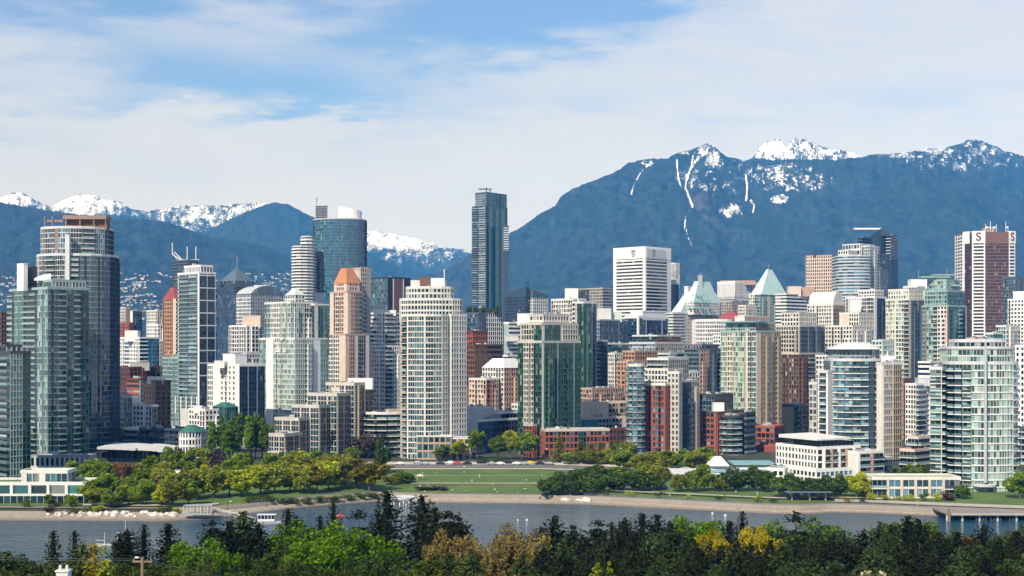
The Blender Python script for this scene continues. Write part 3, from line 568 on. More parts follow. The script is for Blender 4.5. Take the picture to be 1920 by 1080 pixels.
P2 = arc(750, 866, 671, 9, 8, 10); b.poly(P2, 562, 596, [[g(1, 'offwhite', 'g_grey', 1.7, 2.9, .4, 1.1)]], z0=Z(598, 671)); P2 = arc(762, 850, 675, 7, 6, 8); b.poly(P2, 540, 566, [[g(1, 'offwhite', 'g_cream', 1.9, 3.1, .6, 1.2)]], z0=Z(568, 675))
b.box('penthouse', 770, 836, 526, 545, 'offwhite', 16, 9); b.box('plant_room', 787, 806, 520, 535, 'brickbrown', 15, 8); b.box('plant_room', 808, 834, 522, 545, 'white', 14, 5); b.mast(833, 505, 545, 13, .2, mat='metal_white')
b.blk(782, None, 846, 818, 864, [g(1, 'brickpink', 'g_teal', 2.6, 3.9, .7, 1.2, .4)], dD=-3.5, depth=6, par=.4, clutter=0); b.blk(846, None, 882, 822, 864, [g(1, 'brickpink', 'g_grey', 3.0, 3.9, 1.5, 1.6, .4)], dD=-2.6, depth=10, par=.4, clutter=0, a=0); b.done()
# terraced block
b = B('terraced_apartments', 'dark glass terraced apartments with beige piers stepping up to the right', 650, 20, cat='building', wall='tan', trim='beige')
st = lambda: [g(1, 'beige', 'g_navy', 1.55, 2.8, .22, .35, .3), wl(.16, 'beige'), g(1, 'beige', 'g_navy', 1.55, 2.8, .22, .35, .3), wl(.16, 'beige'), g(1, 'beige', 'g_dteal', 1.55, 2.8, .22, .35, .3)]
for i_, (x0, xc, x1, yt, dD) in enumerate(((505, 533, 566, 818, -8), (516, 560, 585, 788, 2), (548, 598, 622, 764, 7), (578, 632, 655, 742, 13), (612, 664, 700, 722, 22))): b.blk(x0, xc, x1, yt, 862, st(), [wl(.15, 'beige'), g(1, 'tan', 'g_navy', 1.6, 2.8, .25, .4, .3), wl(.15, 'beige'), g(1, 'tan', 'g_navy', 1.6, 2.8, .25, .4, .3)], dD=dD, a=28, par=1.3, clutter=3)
b.blk(503, None, 534, 848, 870, [g(1, 'white', 'g_sky', 1.6, 3, .3, .6)], dD=-12, depth=5, par=.4, clutter=0); b.box('penthouse', 652, 698, 710, 730, 'white', 30, 6); b.box('penthouse', 622, 650, 726, 745, 'peach', 26, 6)
b.done()
b = B('apartment_block', 'low block with curved white balcony bands left of the cream round tower', 676, 45, cat='building', wall='dark', trim='offwhite'); b.poly(arc(676, 762, 676, 8, 7, 12), 776, 862, [[bal(1, 'offwhite', 'g_black', 2.8, 1.6, 'g_rail')]]); b.box('roof_unit', 722, 752, 768, 780, 'tan', 10, 6); b.done()
b = B('townhouse', 'white townhouse with a green pyramid roof beside the poplars', 668, 45, cat='house', wall='white')
pp = arc(336, 382, 668, 6, 6, 8); b.poly(pp, 811, 866, [[g(1, 'white', 'g_navy', 2.0, 3.6, .8, 1.3, .3)]], par=0); b.hip(pp, Z(811, 668), Z(798, 668), 'greenroof', .75, eave=.6); b.done()
b = B('townhouse', 'stepped white townhouse with flat terraces above the green pyramid roof', 690, 45, cat='house', wall='white')
b.blk(355, 385, 420, 770, 850, [g(1, 'white', 'g_navy', 2.4, 2.8, 1.0, 1.2)], [g(1, 'white', 'g_grey', 2.4, 2.8, .8, 1.2)]); b.box('stair_tower', 362, 378, 762, 775, 'white', 4, 4); pp = b.pts(400, 425, 446, 0); b.poly(pp, 764, 850, [[g(1, 'greenwall', 'g_teal', 1.6, 2.8, .3, .6)]]*2, par=0); b.hip(pp, Z(764, 690), Z(755, 690), 'greenroof', .75); b.done()
b = B('townhouse', 'dark flat roofed building between the white townhouse and the hall', 690, 0, cat='building', wall='navywall'); b.blk(262, None, 345, 806, 866, [g(1, 'navywall', 'g_black', 2.4, 3.4, .5, 1.4)], depth=14); b.done()
b = B('pavilion_kiosk', 'small dark green gabled kiosk right of the white townhouse', 664, 45, cat='building', wall='dark'); pp = b.pts(384, 396, 410); b.poly(pp, 846, 866, [[g(1, 'dark', 'g_black', 1.8, 3, .3, .6)]]*2, par=0); b.hip(pp, Z(846, 664), Z(838, 664), 'greenroof', .7); b.done()
# --- centre group
b = B('office_building', 'dark blue glass block with a white grid and trees on its roof', 1010, 45, cat='building', wall='navywall', trim='slate')
b.blk(868, 896, 942, 588, 640, [g(1, 'slate', 'g_blue', 1.8, 3.4, .2, .9)], [g(.5, 'slate', 'g_blue', 1.8, 3.4, .2, .9), g(1, 'white', 'g_navy', 2.2, 3.4, .5, .8)])
b.done()
b = B('office_building', 'red brown brick office block with banded windows right of the cream round tower', 860, 45, cat='building', wall='brickbrown', trim='brickdark')
b.blk(872, 890, 942, 648, 720, [g(1, 'brickbrown', 'g_brown', 1.9, 3.3, .6, 1.3)], [g(.7, 'brickbrown', 'g_brown', 2.2, 3.3, .5, 1.3), rb(1, 'brickbrown', 'g_black', 3.3, 1.3, .4)]); b.blk(876, 886, 914, 622, 655, [g(1, 'brick', 'g_brown', 1.9, 3.3, .5, 1.3)], [g(1, 'brick', 'g_brown', 2.2, 3.3, .5, 1.6)], dD=8); b.done()
b = B('skyscraper', 'tallest slim blue glass skyscraper with a white balcony strip and a roof crane', 1750, 40, wall='navywall', trim='darkteal')
b.blk(885, 911, 951, 386, 600, [bal(.8, 'slate', 'g_navy', 3.0, .9), g(.15, 'slate', 'g_navy', 2, 3, .2, .5), bal(1, 'lightgrey', 'g_blue', 3.0, .9)], [g(1, 'darkteal', 'g_shang', 1.8, 3.0, .1, .5, sp='darkteal')], clutter=1)
b.blk(891, 912, 950, 361, 390, [g(1, 'steel', 'g_blue', 2, 3.2, .25, .6)], [g(1, 'darkteal', 'g_shang', 1.8, 3.0, .1, .5)], dD=3, clutter=1); b.blk(944, None, 954, 424, 465, [rb(1, 'lightgrey', 'g_blue', 3, 1.1)], dD=6, depth=10)
mb = MB(); Dq = 1765; mb.box(X(897, Dq), X(922, Dq), Dq, Dq+1.2, Z(355.5, Dq), Z(353.5, Dq), M['metal_dark']); mb.tube((X(912, Dq), Dq+.6, Z(366, Dq)), (X(912, Dq), Dq+.6, Z(351, Dq)), .6, M['metal_dark']); mb.box(X(917, Dq), X(921, Dq), Dq-.5, Dq+1.5, Z(360, Dq), Z(355, Dq), M['metal_grey']); b.add('roof_crane', mb); b.done()
b = B('office_building', 'dark navy block with slanted roof halves and a thin mast', 1500, 45, cat='building', wall='navywall')
D_ = 1500; pp = b.pts(948, 990, 994); mb = b.mb('wall'); b.blk(948, 986, 992, 556, 610, [g(1, 'navywall', 'g_navy', 3, 3.6, .15, 1)], [g(1, 'navywall', 'g_navy', 3, 3.6, .15, 1)], par=0)
mb = MB(); pp = b.pts(948, 986, 992); mb.prism(pp, Z(557, D_), Z(545, D_), M['navywall'], z1s=[Z(548, D_), Z(538, D_), Z(538, D_), Z(546, D_)]); b.add('slanted_roof', mb)
b.blk(990, 999, 1027, 558, 610, [g(1, 'white', 'g_navy', 2.6, 3.6, .9, 1)], [g(1, 'white', 'g_navy', 3, 3.6, 1.1, 1)], par=0, dD=2); pp = b.pts(990, 999, 1027, 2); mb = MB(); mb.prism(offset_poly(pp, .4), Z(558, D_), Z(543, D_), M['slate'], z1s=[Z(541, D_), Z(543, D_), Z(551, D_), Z(545, D_)]); b.add('slanted_roof', mb); b.mast(990, 528, 560, -1, .5, mat='metal_dark'); b.done()
b = B('office_building', 'low white banded office block left of the green glass tower', 1010, 45, cat='building', wall='white')
b.blk(945, 954, 1000, 606, 700, [wl(1, 'tealpale')], [rb(1, 'white', 'g_grey', 3.2, 1.7, .35)]); b.box('penthouse', 970, 998, 588, 610, 'white', 6, 8); b.box('penthouse', 946, 972, 630, 640, 'lightgrey', -6, 4); b.done()
b = B('apartment_tower', 'dark green glass tower with cream piers rising from a red brick base', 676, 45, wall='beige', trim='beige')
gg = [g(1, 'greenwall', 'g_green', 1.3, 2.75, .1, .5, .2)]
b.blk(972, 1016, 1088, 642, 862, [g(.5, 'greenwall', 'g_green', 1.3, 2.75, .1, .5), g(.9, 'beige', 'g_grey', 1.9, 2.75, .6, 1.0, .4), g(.7, 'greenwall', 'g_green', 1.3, 2.75, .1, .5)],
      [wl(.12, 'cream'), g(.8, 'greenwall', 'g_green', 1.2, 2.75, .1, .5), wl(.1, 'beige'), g(.55, 'greenwall', 'g_dteal', 1.2, 2.75, .1, .5), g(.4, 'greenwall', 'g_green', 1.2, 2.75, .1, .5), wl(.08, 'beige'), g(.4, 'greenwall', 'g_dteal', 1.2, 2.75, .1, .5)])
b.blk(976, 1016, 1083, 608, 650, [wl(.1, 'beige'), g(1.0, 'beige', 'g_green', 1.7, 2.75, .5, .7, .4), g(.6, 'greenwall', 'g_green', 1.3, 2.75, .1, .5)], [wl(.14, 'cream'), g(.9, 'greenwall', 'g_green', 1.2, 2.75, .1, .5), wl(.14, 'cream'), g(.9, 'beige', 'g_green', 1.9, 2.75, .6, .9, .4)], dD=3)
b.blk(994, 1018, 1066, 592, 612, [g(1, 'cream', 'g_green', 2.2, 3.2, .8, 1.3)], [g(1, 'cream', 'g_green', 2.2, 3.2, .7, 1.3)], dD=7)
b.blk(982, 998, 1006, 798, 862, [g(1, 'brick', 'g_green', 1.9, 2.75, .6, .8)], [g(1, 'brick', 'g_green', 1.8, 2.75, .6, .8)], dD=-3, clutter=0, par=.3)
b.blk(1014, 1022, 1142, 808, 864, [g(1, 'brick', 'g_green', 1.9, 3.2, .6, .9)], [g(1, 'brick', 'g_grey', 2.0, 3.2, .5, 1.0), g(.25, 'greenwall', 'g_dteal', 1.6, 3.2, .1, .5), g(.7, 'brick', 'g_grey', 2.0, 3.2, .5, 1.0)], dD=-9, a=80, clutter=3); b.done()
b = B('apartment_tower', 'cream stepped tower with a green glass edge behind the dark green tower', 850, 45, wall='cream', trim='offwhite')
b.blk(1068, 1094, 1118, 568, 750, [g(1, 'cream', 'g_grey', 2.2, 2.9, .9, 1.2), g(.8, 'greenwall', 'g_green', 1.4, 2.9, .12, .5)], [g(1, 'greenwall', 'g_green', 1.4, 2.9, .12, .5), wl(.12, 'lightgrey'), g(.5, 'slate', 'g_navy', 1.4, 2.9, .12, .5)])
b.blk(1034, 1074, 1098, 562, 650, [g(1, 'offwhite', 'g_grey', 2.4, 2.9, 1.0, 1.1), g(.7, 'cream', 'g_cream', 1.9, 2.9, .5, 1.1)], [g(1, 'offwhite', 'g_grey', 2.2, 2.9, .9, 1.2)], dD=6); b.box('penthouse', 1060, 1084, 541, 566, 'white', 14, 8); b.done()
b = B('office_tower', 'far grey stone tower with a narrow window grid left of the banded white tower', 1560, 45, wall='concrete'); b.blk(1084, 1130, 1149, 541, 600, [g(.9, 'dark', 'g_grey', 2.4, 3.6, .9, 1.1), g(1, 'concrete', 'g_black', 2.2, 3.6, 1.0, 1.2)], [rb(1, 'grey', 'g_grey', 3.6, 1.6)]); b.done()
b = B('apartment_tower', 'narrow dark green balcony tower right of the cream stepped tower', 900, 45, wall='dark', trim='lightgrey'); b.blk(1114, 1128, 1139, 640, 750, [bal(1, 'greenwall', 'g_dteal', 2.8)], [g(1, 'slate', 'g_navy', 1.6, 2.8, .3, .7)]); b.done()
b = B('office_building', 'blue gridded glass office block behind the narrow dark green balcony tower', 1210, 45, cat='building', wall='slate', trim='steel'); b.blk(1100, 1124, 1190, 600, 680, [g(1, 'steel', 'g_blue', 2.0, 3.5, .2, .7)], [g(1, 'slate', 'g_blue', 2.0, 3.5, .22, .7)]); b.box('penthouse', 1120, 1146, 578, 604, 'lightgrey', 14, 10); b.box('penthouse', 1142, 1166, 585, 604, 'palegreen', 20, 10); b.done()
b = B('office_building', 'dark glass office block with tall white columns and a white cap', 1230, 45, cat='building', wall='navywall', trim='white')
b.blk(1172, 1197, 1253, 596, 690, [g(1, 'navywall', 'g_navy', 2, 3.5, .1, .8), wl(.12, 'white')], [wl(.06, 'white'), g(.4, 'navywall', 'g_blue', 2, 3.5, .1, .8), wl(.06, 'white'), g(1, 'navywall', 'g_navy', 2, 3.5, .1, .9), wl(.06, 'white'), g(.35, 'navywall', 'g_navy', 2, 3.5, .1, .8), wl(.06, 'white')], par=2.2); b.poly(b.pts(1182, 1205, 1248, 4), 584, 600, None, wall='white', z0=Z(600, 1234)); b.done()
b = B('office_building', 'green glass banded block at the foot of the blue gridded office block', 1100, 45, cat='building', wall='greenwall', trim='white'); b.blk(1128, 1140, 1184, 645, 720, [rb(1, 'greenwall', 'g_green', 3.4, 1)], [rb(1, 'greenwall', 'g_green', 3.4, 1.2)]); b.blk(1126, 1138, 1180, 680, 740, None, [rb(1, 'white', 'g_grey', 3.2, 1.6)], dD=-10); b.blk(1130, 1140, 1170, 700, 740, [wl(1, 'white')], [g(1, 'white', 'g_black', 3, 3, 1.4, 1.2)], dD=-25, roof='tealroof'); b.done()
b = B('office_tower', 'white office tower with dark horizontal window bands and a crest on top', 1640, 44, wall='white', trim='white')
b.blk(1150, 1210, 1258, 463, 600, [wl(.12, 'white'), rb(1, 'white', 'g_black', 4.15, 2.0, .5), wl(.09, 'white')], [wl(.04, 'white'), rb(1, 'offwhite', 'g_black', 4.15, 1.5, .5), wl(.2, 'white')], clutter=4)
pp = b.pts(1150, 1210, 1258); p0, p1, p2 = [Vector(q) for q in pp[:3]]; u1 = (p1-p0).normalized(); n1 = Vector((u1.y, -u1.x)); u2 = (p2-p1).normalized(); n2 = Vector((u2.y, -u2.x)); W1 = (p1-p0).length; W2 = (p2-p1).length; zt = Z(463, 1640); zb = Z(484, 1640)
mb = b.mb('facade_frame'); mb.obox(p0, u1, n1, .5, W1-.05, -.1, .62, zb, zt-.4, M['white']); mb.obox(p1, u2, n2, .05, W2-.5, -.1, .62, zb, zt-.4, M['white'])
mb = MB(); mb.obox(p1, u2, n2, W2*.05, W2*.8, .5, .75, zb+.8, zt-2.2, M['lightgrey']); b.add('roof_panel', mb)
for (p, u, n, W, fr) in ((p0, u1, n1, W1, .64), (p1, u2, n2, W2, .30)):
    mb = MB(); c = p+u*W*fr; zc = zt-7
    def sh(k, off, mat, pts_):
        fr_ = [(c.x+u.x*a*k+n.x*off, c.y+u.y*a*k+n.y*off, zc+z*k) for a, z in pts_]; bk = [(q[0]-n.x*.4, q[1]-n.y*.4, q[2]) for q in fr_]
        mb.poly(fr_, M[mat]); m_ = len(fr_)
        for q in range(m_): mb.poly([fr_[q], bk[q], bk[(q+1) % m_], fr_[(q+1) % m_]], M[mat])
    S_ = [(-2.6, 3.6), (-2.6, -1), (-1.6, -3), (0, -4), (1.6, -3), (2.6, -1), (2.6, 3.6)][::1]
    sh(1.15, .95, 'dark', S_); sh(.9, 1.1, 'white', S_); sh(.85, 1.22, 'crest_red', [(-2.4, 3.4), (-2.4, 1.6), (2.4, 1.6), (2.4, 3.4)]); sh(.8, 1.25, 'sign_blue', [(-1.6, .8), (-1.6, -1.4), (0, -3), (1.6, -1.4), (1.6, .8)]); b.add('crest', mb)
b.done()
b = B('office_tower', 'slim dark tower with white ribs at its top, right of the banded white tower', 1720, 45, wall='navywall', trim='offwhite'); b.blk(1248, 1266, 1274, 516, 610, [g(1, 'navywall', 'g_navy', 2, 3.8, .1, .9)], [wl(1, 'navywall'), wl(.2, 'white')], par=0); b.blk(1248, 1266, 1274, 494, 518, [g(1, 'white', 'g_black', 2.0, 9, .9, .2), ], [g(1, 'white', 'g_black', 2.0, 9, .9, .2)], zt=Z(494, 1720)); b.done()
# chateau hotel
b = B('grand_hotel', 'stone hotel with a steep pale green copper roof and one chimney', 1480, 45, cat='hotel', wall='cream', trim='offwhite')
D_ = 1480
b.blk(1256, 1272, 1362, 585, 650, [g(1, 'cream', 'g_grey', 2.8, 3.6, 1.5, 1.8)], [g(1, 'cream', 'g_grey', 2.8, 3.6, 1.5, 1.8)], par=.4)
pp = b.pts(1258, 1274, 1368, 1); b.hip(pp, Z(588, D_), Z(546, D_), 'copper', .5)
pp = b.pts(1285, 1300, 1348, 6); b.poly(pp, 566, 590, [[g(1, 'offwhite', 'g_grey', 2.8, 3.6, 1.4, 1.8)]]*2, par=0, z0=Z(590, D_)); b.hip(pp, Z(567, D_), Z(526, D_), 'copper', .55)
b.blk(1283, 1290, 1302, 538, 570, [wl(1, 'offwhite')], [wl(1, 'offwhite')], dD=30, clutter=0)
b.box('chimney', 1309, 1317, 516, 540, 'concrete', 20, 4); b.mast(1313, 511, 520, 22, .4)
mb = MB()
for r in range(3):
    for q in range(7-r): mb.box(X(1293+q*7+r*3, D_+3+r*3), X(1295.4+q*7+r*3, D_+3+r*3), D_+4+r*3, D_+9+r*3, Z(579-r*12, D_), Z(575-r*12, D_), M['tealroof'])
b.add('dormer', mb); b.done()
b = B('office_building', 'broad block with white ribs above dark glass and a blue sign', 1620, 45, cat='building', wall='navywall', trim='white')
b.blk(1345, 1378, 1424, 553, 620, [rb(1, 'grey', 'g_navy', 3.6, 1.4)], [g(1, 'navywall', 'g_navy', 2.5, 3.6, .1, .9)], par=0)
b.blk(1345, 1378, 1424, 531, 556, [wl(1, 'lightgrey')], [g(1, 'white', 'g_black', 2.4, 10.5, 1.2, .4)], zt=Z(531, 1620), par=2.5)
pp = b.pts(1345, 1378, 1424); p1, p2 = Vector(pp[1]), Vector(pp[2]); u = (p2-p1).normalized(); n = Vector((u.y, -u.x)); W = (p2-p1).length; mb = MB(); zc = Z(537, 1620)
mb.obox(p1, u, n, W*.47, W*.66, .1, .7, zc-4.2, zc+4.2, M['sign_blue']); mb.obox(p1, u, n, W*.49, W*.64, .6, .82, zc+1.6, zc+3, M['white']); mb.obox(p1, u, n, W*.55, W*.58, .6, .82, zc-3, zc+1.7, M['white']); b.add('sign', mb); b.box('roof_unit', 1352, 1416, 526, 534, 'brickpink', 14, 10); b.done()
b = B('apartment_tower', 'tower with a pale glass pyramid roof and peach piers', 1300, 45, wall='tealpale', trim='cream')
b.blk(1404, 1424, 1474, 552, 650, [g(1, 'cream', 'g_pale', 2.2, 3, .8, 1), g(.8, 'tealpale', 'g_teal', 1.8, 3, .2, .7)], [g(.6, 'tealpale', 'g_teal', 1.8, 3, .2, .7), wl(.25, 'peach'), g(.6, 'tealpale', 'g_teal', 1.8, 3, .2, .7), wl(.25, 'peach'), g(.6, 'cream', 'g_pale', 2, 3, .7, .9)])
b.hip(b.pts(1408, 1427, 1476, 1), Z(552, 1301), Z(503, 1301), 'copper', .86, eave=.2); b.mast(1441, 496, 506, 20, .4); b.done()
b = B('office_building', 'white round cornered block with fine vertical louvres below the copper roofed hotel', 1150, 45, cat='building', wall='white', trim='white')
b.poly(arc(1302, 1372, 1150, 10, 8, 14), 602, 690, [[g(1, 'white', 'g_grey', 1.6, 3.5, .6, 1.2)]], par=1.6); b.blk(1364, 1376, 1392, 612, 690, [rb(1, 'offwhite', 'g_grey', 3.4, 1.5)], [rb(1, 'cream', 'g_grey', 3.4, 1.6)]); b.done()
b = B('office_building', 'peach flat fronted building behind the pale green tower with peach piers', 1180, 45, cat='building', wall='peach'); b.blk(1358, 1384, 1462, 610, 690, [wl(1, 'peach')], [wl(1, 'peach')]); b.blk(1378, 1396, 1442, 594, 620, [wl(1, 'offwhite')], [wl(1, 'pink')], dD=12); b.done()
b = B('office_building', 'dark red roofed low block peeping out beside the copper roofed hotel', 1380, 45, cat='building', wall='brickdark'); b.blk(1345, 1384, 1398, 600, 650, [wl(1, 'brick')], [wl(1, 'brickdark')], par=0); b.hip(b.pts(1345, 1384, 1398), Z(600, 1380), Z(584, 1380), 'redroof', .6); b.done()
b = B('office_building', 'grey green glass block with stepped concrete penthouses above the orange brick building', 1000, 45, cat='building', wall='concrete', trim='lightgrey')
b.blk(1180, 1228, 1280, 644, 720, [g(1, 'lightgrey', 'g_sky', 1.7, 3.1, .2, .9)], [g(1, 'concrete', 'g_cream', 2.2, 3.1, 1, 1.2)], clutter=4, par=1.2); b.blk(1186, 1232, 1276, 630, 650, [g(1, 'dark', 'g_dteal', 1.8, 3.1, .2, .9)], [g(1, 'brickbrown', 'g_dteal', 2, 3.1, .4, 1)], dD=6); b.done()
b = B('brick_building', 'orange brick apartment block with square windows left of the beige and red tower', 850, 45, cat='building', wall='brickorange', trim='brickpink')
b.blk(1158, 1176, 1216, 680, 760, [g(1, 'brickorange', 'g_brown', 2.6, 2.9, 1.4, 1.4)], [g(.7, 'brickpink', 'g_grey', 2.0, 2.9, .8, 1.1), g(1, 'peach', 'g_grey', 2.2, 2.9, .7, 1.2)]); b.blk(1168, 1190, 1232, 660, 690, [g(1, 'brickorange', 'g_grey', 2.4, 2.9, .9, 1.3)], [g(1, 'brickorange', 'g_grey', 2.4, 2.9, .9, 1.3)], dD=8); b.done()
b = B('apartment_tower', 'beige stepped tower with a red brick lower front and glass balcony corner', 664, 35, wall='beige', trim='cream')
b.blk(1204, 1276, 1308, 716, 862, [g(.5, 'beige', 'g_cream', 1.9, 2.85, .7, 1.1), g(.8, 'concrete', 'g_cream', 1.8, 2.85, .5, 1.1), wl(.15, 'beige')], [g(1, 'slate', 'g_navy', 1.3, 2.85, .12, .5), g(.7, 'concrete', 'g_grey', 1.8, 2.85, .6, 1.1)], dD=8)
b.blk(1204, 1252, 1280, 694, 740, [g(1, 'offwhite', 'g_grey', 1.9, 2.85, .7, 1.0)], [g(1, 'beige', 'g_grey', 2.1, 2.85, .9, 1.1)], dD=10); b.blk(1214, 1252, 1290, 674, 700, [bal(1, 'cream', 'g_grey', 2.85, 1.2)], [g(1, 'concrete', 'g_black', 2.1, 2.85, .9, 1.2)], dD=15, clutter=4)
b.blk(1196, 1247, 1254, 722, 862, [g(1.0, 'brick', 'g_teal', 1.7, 2.85, .3, .9, .35), wl(.12, 'brick'), g(.8, 'brick', 'g_sky', 1.6, 2.85, .25, 1.0, .35), wl(.08, 'brick')], [wl(1, 'brick')], dD=0, clutter=0); b.blk(1252, 1273, 1279, 700, 862, [g(1, 'beige', 'g_cream', 2.4, 2.85, 1.3, 1.3)], [wl(1, 'concrete')], dD=2, clutter=1)
b.poly(arc(1178, 1208, 660, 4, 6, 8), 686, 862, [[bal(1, 'steel', 'g_sky', 2.85, .7)]]); b.done()
b = B('apartment_tower', 'dark glass tower with a pink brick pier above the dark red brick block', 850, 45, wall='dark', trim='slate')
b.blk(1270, 1312, 1358, 655, 760, [bal(1, 'slate', 'g_dteal', 2.8, .9), wl(.05, 'slate')], [g(.8, 'brickpink', 'g_grey', 2.0, 2.8, .8, 1.1), g(.9, 'slate', 'g_dteal', 1.4, 2.8, .12, .6), bal(.5, 'slate', 'g_black', 2.8, .9)]); b.blk(1284, 1316, 1346, 648, 665, [g(1, 'brickpink', 'g_black', 2.2, 3.2, .8, 1)], [g(1, 'dark', 'g_black', 2.2, 3.2, .5, 1)], dD=5); b.done()
b = B('apartment_tower', 'pale green glazed tower with two peach piers and flat canopy roof', 752, 45, wall='palegreen', trim='tealpale')
b.blk(1352, 1418, 1462, 622, 815, [g(.5, 'palegreen', 'g_lime', 1.3, 2.85, .2, .7), g(.35, 'peach', 'g_grey', 1.8, 2.85, .8, 1.2), g(1.0, 'palegreen', 'g_lime', 1.2, 2.85, .1, .5), wl(.14, 'peach'), g(.6, 'palegreen', 'g_green', 1.3, 2.85, .2, .7)], [wl(.3, 'peach'), g(.8, 'tan', 'g_grey', 1.3, 2.85, .15, .6), wl(.1, 'peach'), g(.5, 'tan', 'g_brown', 1.6, 2.85, .3, .8)])
b.blk(1362, 1416, 1452, 606, 626, [g(1, 'tealpale', 'g_pale', 1.6, 2.9, .2, .6)], [g(1, 'tan', 'g_dteal', 1.6, 2.9, .2, .6)], dD=5, clutter=4); pp = b.pts(1356, 1417, 1440, 2); mb = MB(); mb.prism(offset_poly(pp, .9), Z(604, 754), Z(602, 754), M['tealroof'], bottom=True); b.add('canopy_roof', mb); b.done()
b = B('brick_building', 'dark red brick and glass block with curved glass bays, trees at its foot', 690, 40, cat='building', wall='brickdark', trim='dark')
b.blk(1290, 1345, 1400, 775, 866, [bal(.7, 'lightgrey', 'g_dteal', 2.9, 1), wl(.16, 'brick', .9), g(.7, 'brick', 'g_grey', 2.4, 2.9, .6, 1.2, .5), wl(.16, 'brick', .9)], [g(.15, 'brick', 'g_black', 2, 2.9, .6, 1)], clutter=3)
b.poly(arc(1352, 1390, 687, 4, 6, 8), 782, 866, [[bal(1, 'lightgrey', 'g_grey', 2.9, .8)]]); b.blk(1384, 1396, 1416, 776, 866, [wl(.5, 'brick'), g(1, 'brickdark', 'g_black', 1.8, 2.9, .5, 1)], [bal(1, 'slate', 'g_dteal', 2.9, .9)], dD=2)
b.blk(1308, 1340, 1374, 742, 785, [g(1, 'slate', 'g_grey', 1.8, 2.9, .3, 1)], [g(1, 'dark', 'g_black', 1.8, 2.9, .3, 1)], dD=18); b.box('penthouse', 1338, 1358, 756, 774, 'white', 8, 6); b.done()
b = B('brick_building', 'low red brick frame block with large windows left of the pale low apartment house', 715, 30, cat='building', wall='brick'); b.blk(1404, 1452, 1470, 802, 860, [g(1, 'brick', 'g_grey', 2.4, 3.1, .5, 1.0, .4)], [g(1, 'brickdark', 'g_grey', 2.4, 3.1, .5, 1.0)]); b.blk(1408, 1455, 1478, 838, 866, [wl(1, 'redroof')], [wl(1, 'redroof')], dD=-8, clutter=0, roof='redroof'); b.done()
b = B('office_building', 'dark glass low block with a blank brown wall above the low red brick frame block', 790, 45, cat='building', wall='dark'); b.blk(1462, 1488, 1522, 762, 840, [wl(1, 'tan')], [g(1, 'dark', 'g_black', 2, 3, .2, .7)]); b.done()
b = B('heritage_block', 'pink heritage block with a white hipped roof right of the brown brick office', 800, 45, cat='building', wall='peach', trim='offwhite')
b.blk(880, 912, 935, 712, 790, [g(1, 'peach', 'g_cream', 2.3, 3.0, 1.0, 1.3)], [g(.4, 'brick', 'g_brown', 2, 3, .8, 1.2), g(1, 'brickpink', 'g_grey', 2, 3, .8, 1.2)]); b.blk(905, 945, 984, 690, 790, [g(1, 'offwhite', 'g_grey', 2.4, 3.0, 1.0, 1.3)], [g(1, 'brickpink', 'g_black', 2, 3, .8, 1.2)], dD=8, par=0); b.hip(b.pts(905, 945, 984, 8), Z(690, 808), Z(672, 808), 'whiteroof', .5); b.done()
b = B('warehouse', 'low white walled building with a sloped roof right of the cream round tower', 700, 45, cat='building', wall='white', trim='white')
b.blk(868, 896, 975, 790, 866, [wl(1, 'white')], [g(.7, 'slate', 'g_blue', 2.4, 3.4, .15, .6), g(1, 'dark', 'g_black', 2.4, 3.6, .3, 1)]); b.blk(872, 900, 926, 766, 800, [wl(1, 'offwhite')], [wl(1, 'whiteroof')], dD=12); b.blk(910, 940, 990, 775, 800, [wl(1, 'concrete')], [g(1, 'dark', 'g_black', 3, 4, .5, 1.2)], dD=14, roof='gravel'); b.done()
b = B('warehouse', 'plain peach walled building with a blue painted side right of the dark green tower', 735, 60, cat='building', wall='peach', trim='peach')
b.blk(1085, 1096, 1180, 757, 840, [wl(1, 'peach')], [wl(1, 'peach'), g(.9, 'tan', 'g_grey', 2.4, 3.2, .7, 1.4)]); b.blk(1082, 1090, 1184, 786, 864, [wl(1, 'bluewall')], [wl(.7, 'bluewall'), g(1, 'grey', 'g_grey', 2.2, 3.4, .7, 1.4), wl(.4, 'peach')], dD=-10); b.done()
b = B('brick_building', 'low brick shop block behind the park trees left of the beige and red tower', 700, 70, cat='building', wall='brickdark'); b.blk(1136, 1142, 1206, 806, 866, [g(1, 'brick', 'g_grey', 2.2, 3.2, .6, 1.1)], [g(1, 'brickdark', 'g_grey', 2.2, 3.2, .6, 1.1)]); b.done()
# --- right group
b = B('apartment_tower', 'dark brown gridded tower with pale window frames and a planted roof terrace', 880, 45, wall='brickbrown', trim='beige')
b.blk(1456, 1500, 1546, 612, 770, [g(.8, 'beige', 'g_black', 2.0, 2.9, .7, 1.0), wl(.05, 'tan')], [g(1, 'slate', 'g_black', 1.5, 2.9, .2, .8), wl(.06, 'lightgrey'), g(1, 'slate', 'g_black', 1.5, 2.9, .2, .8)])
b.blk(1453, 1498, 1544, 664, 770, [g(1, 'brickbrown', 'g_cream', 1.9, 2.9, .7, .9)], [g(.7, 'brickbrown', 'g_black', 1.7, 2.9, .5, .9), bal(.8, 'lightgrey', 'g_black', 2.9, .9), g(.4, 'brickbrown', 'g_black', 1.6, 2.9, .5, .9)], dD=-4)
b.blk(1466, 1498, 1530, 588, 616, [g(1, 'cream', 'g_grey', 2.3, 2.9, .8, 1.1)], [g(1, 'cream', 'g_grey', 2.3, 2.9, .8, 1.1)], dD=5); b.done()
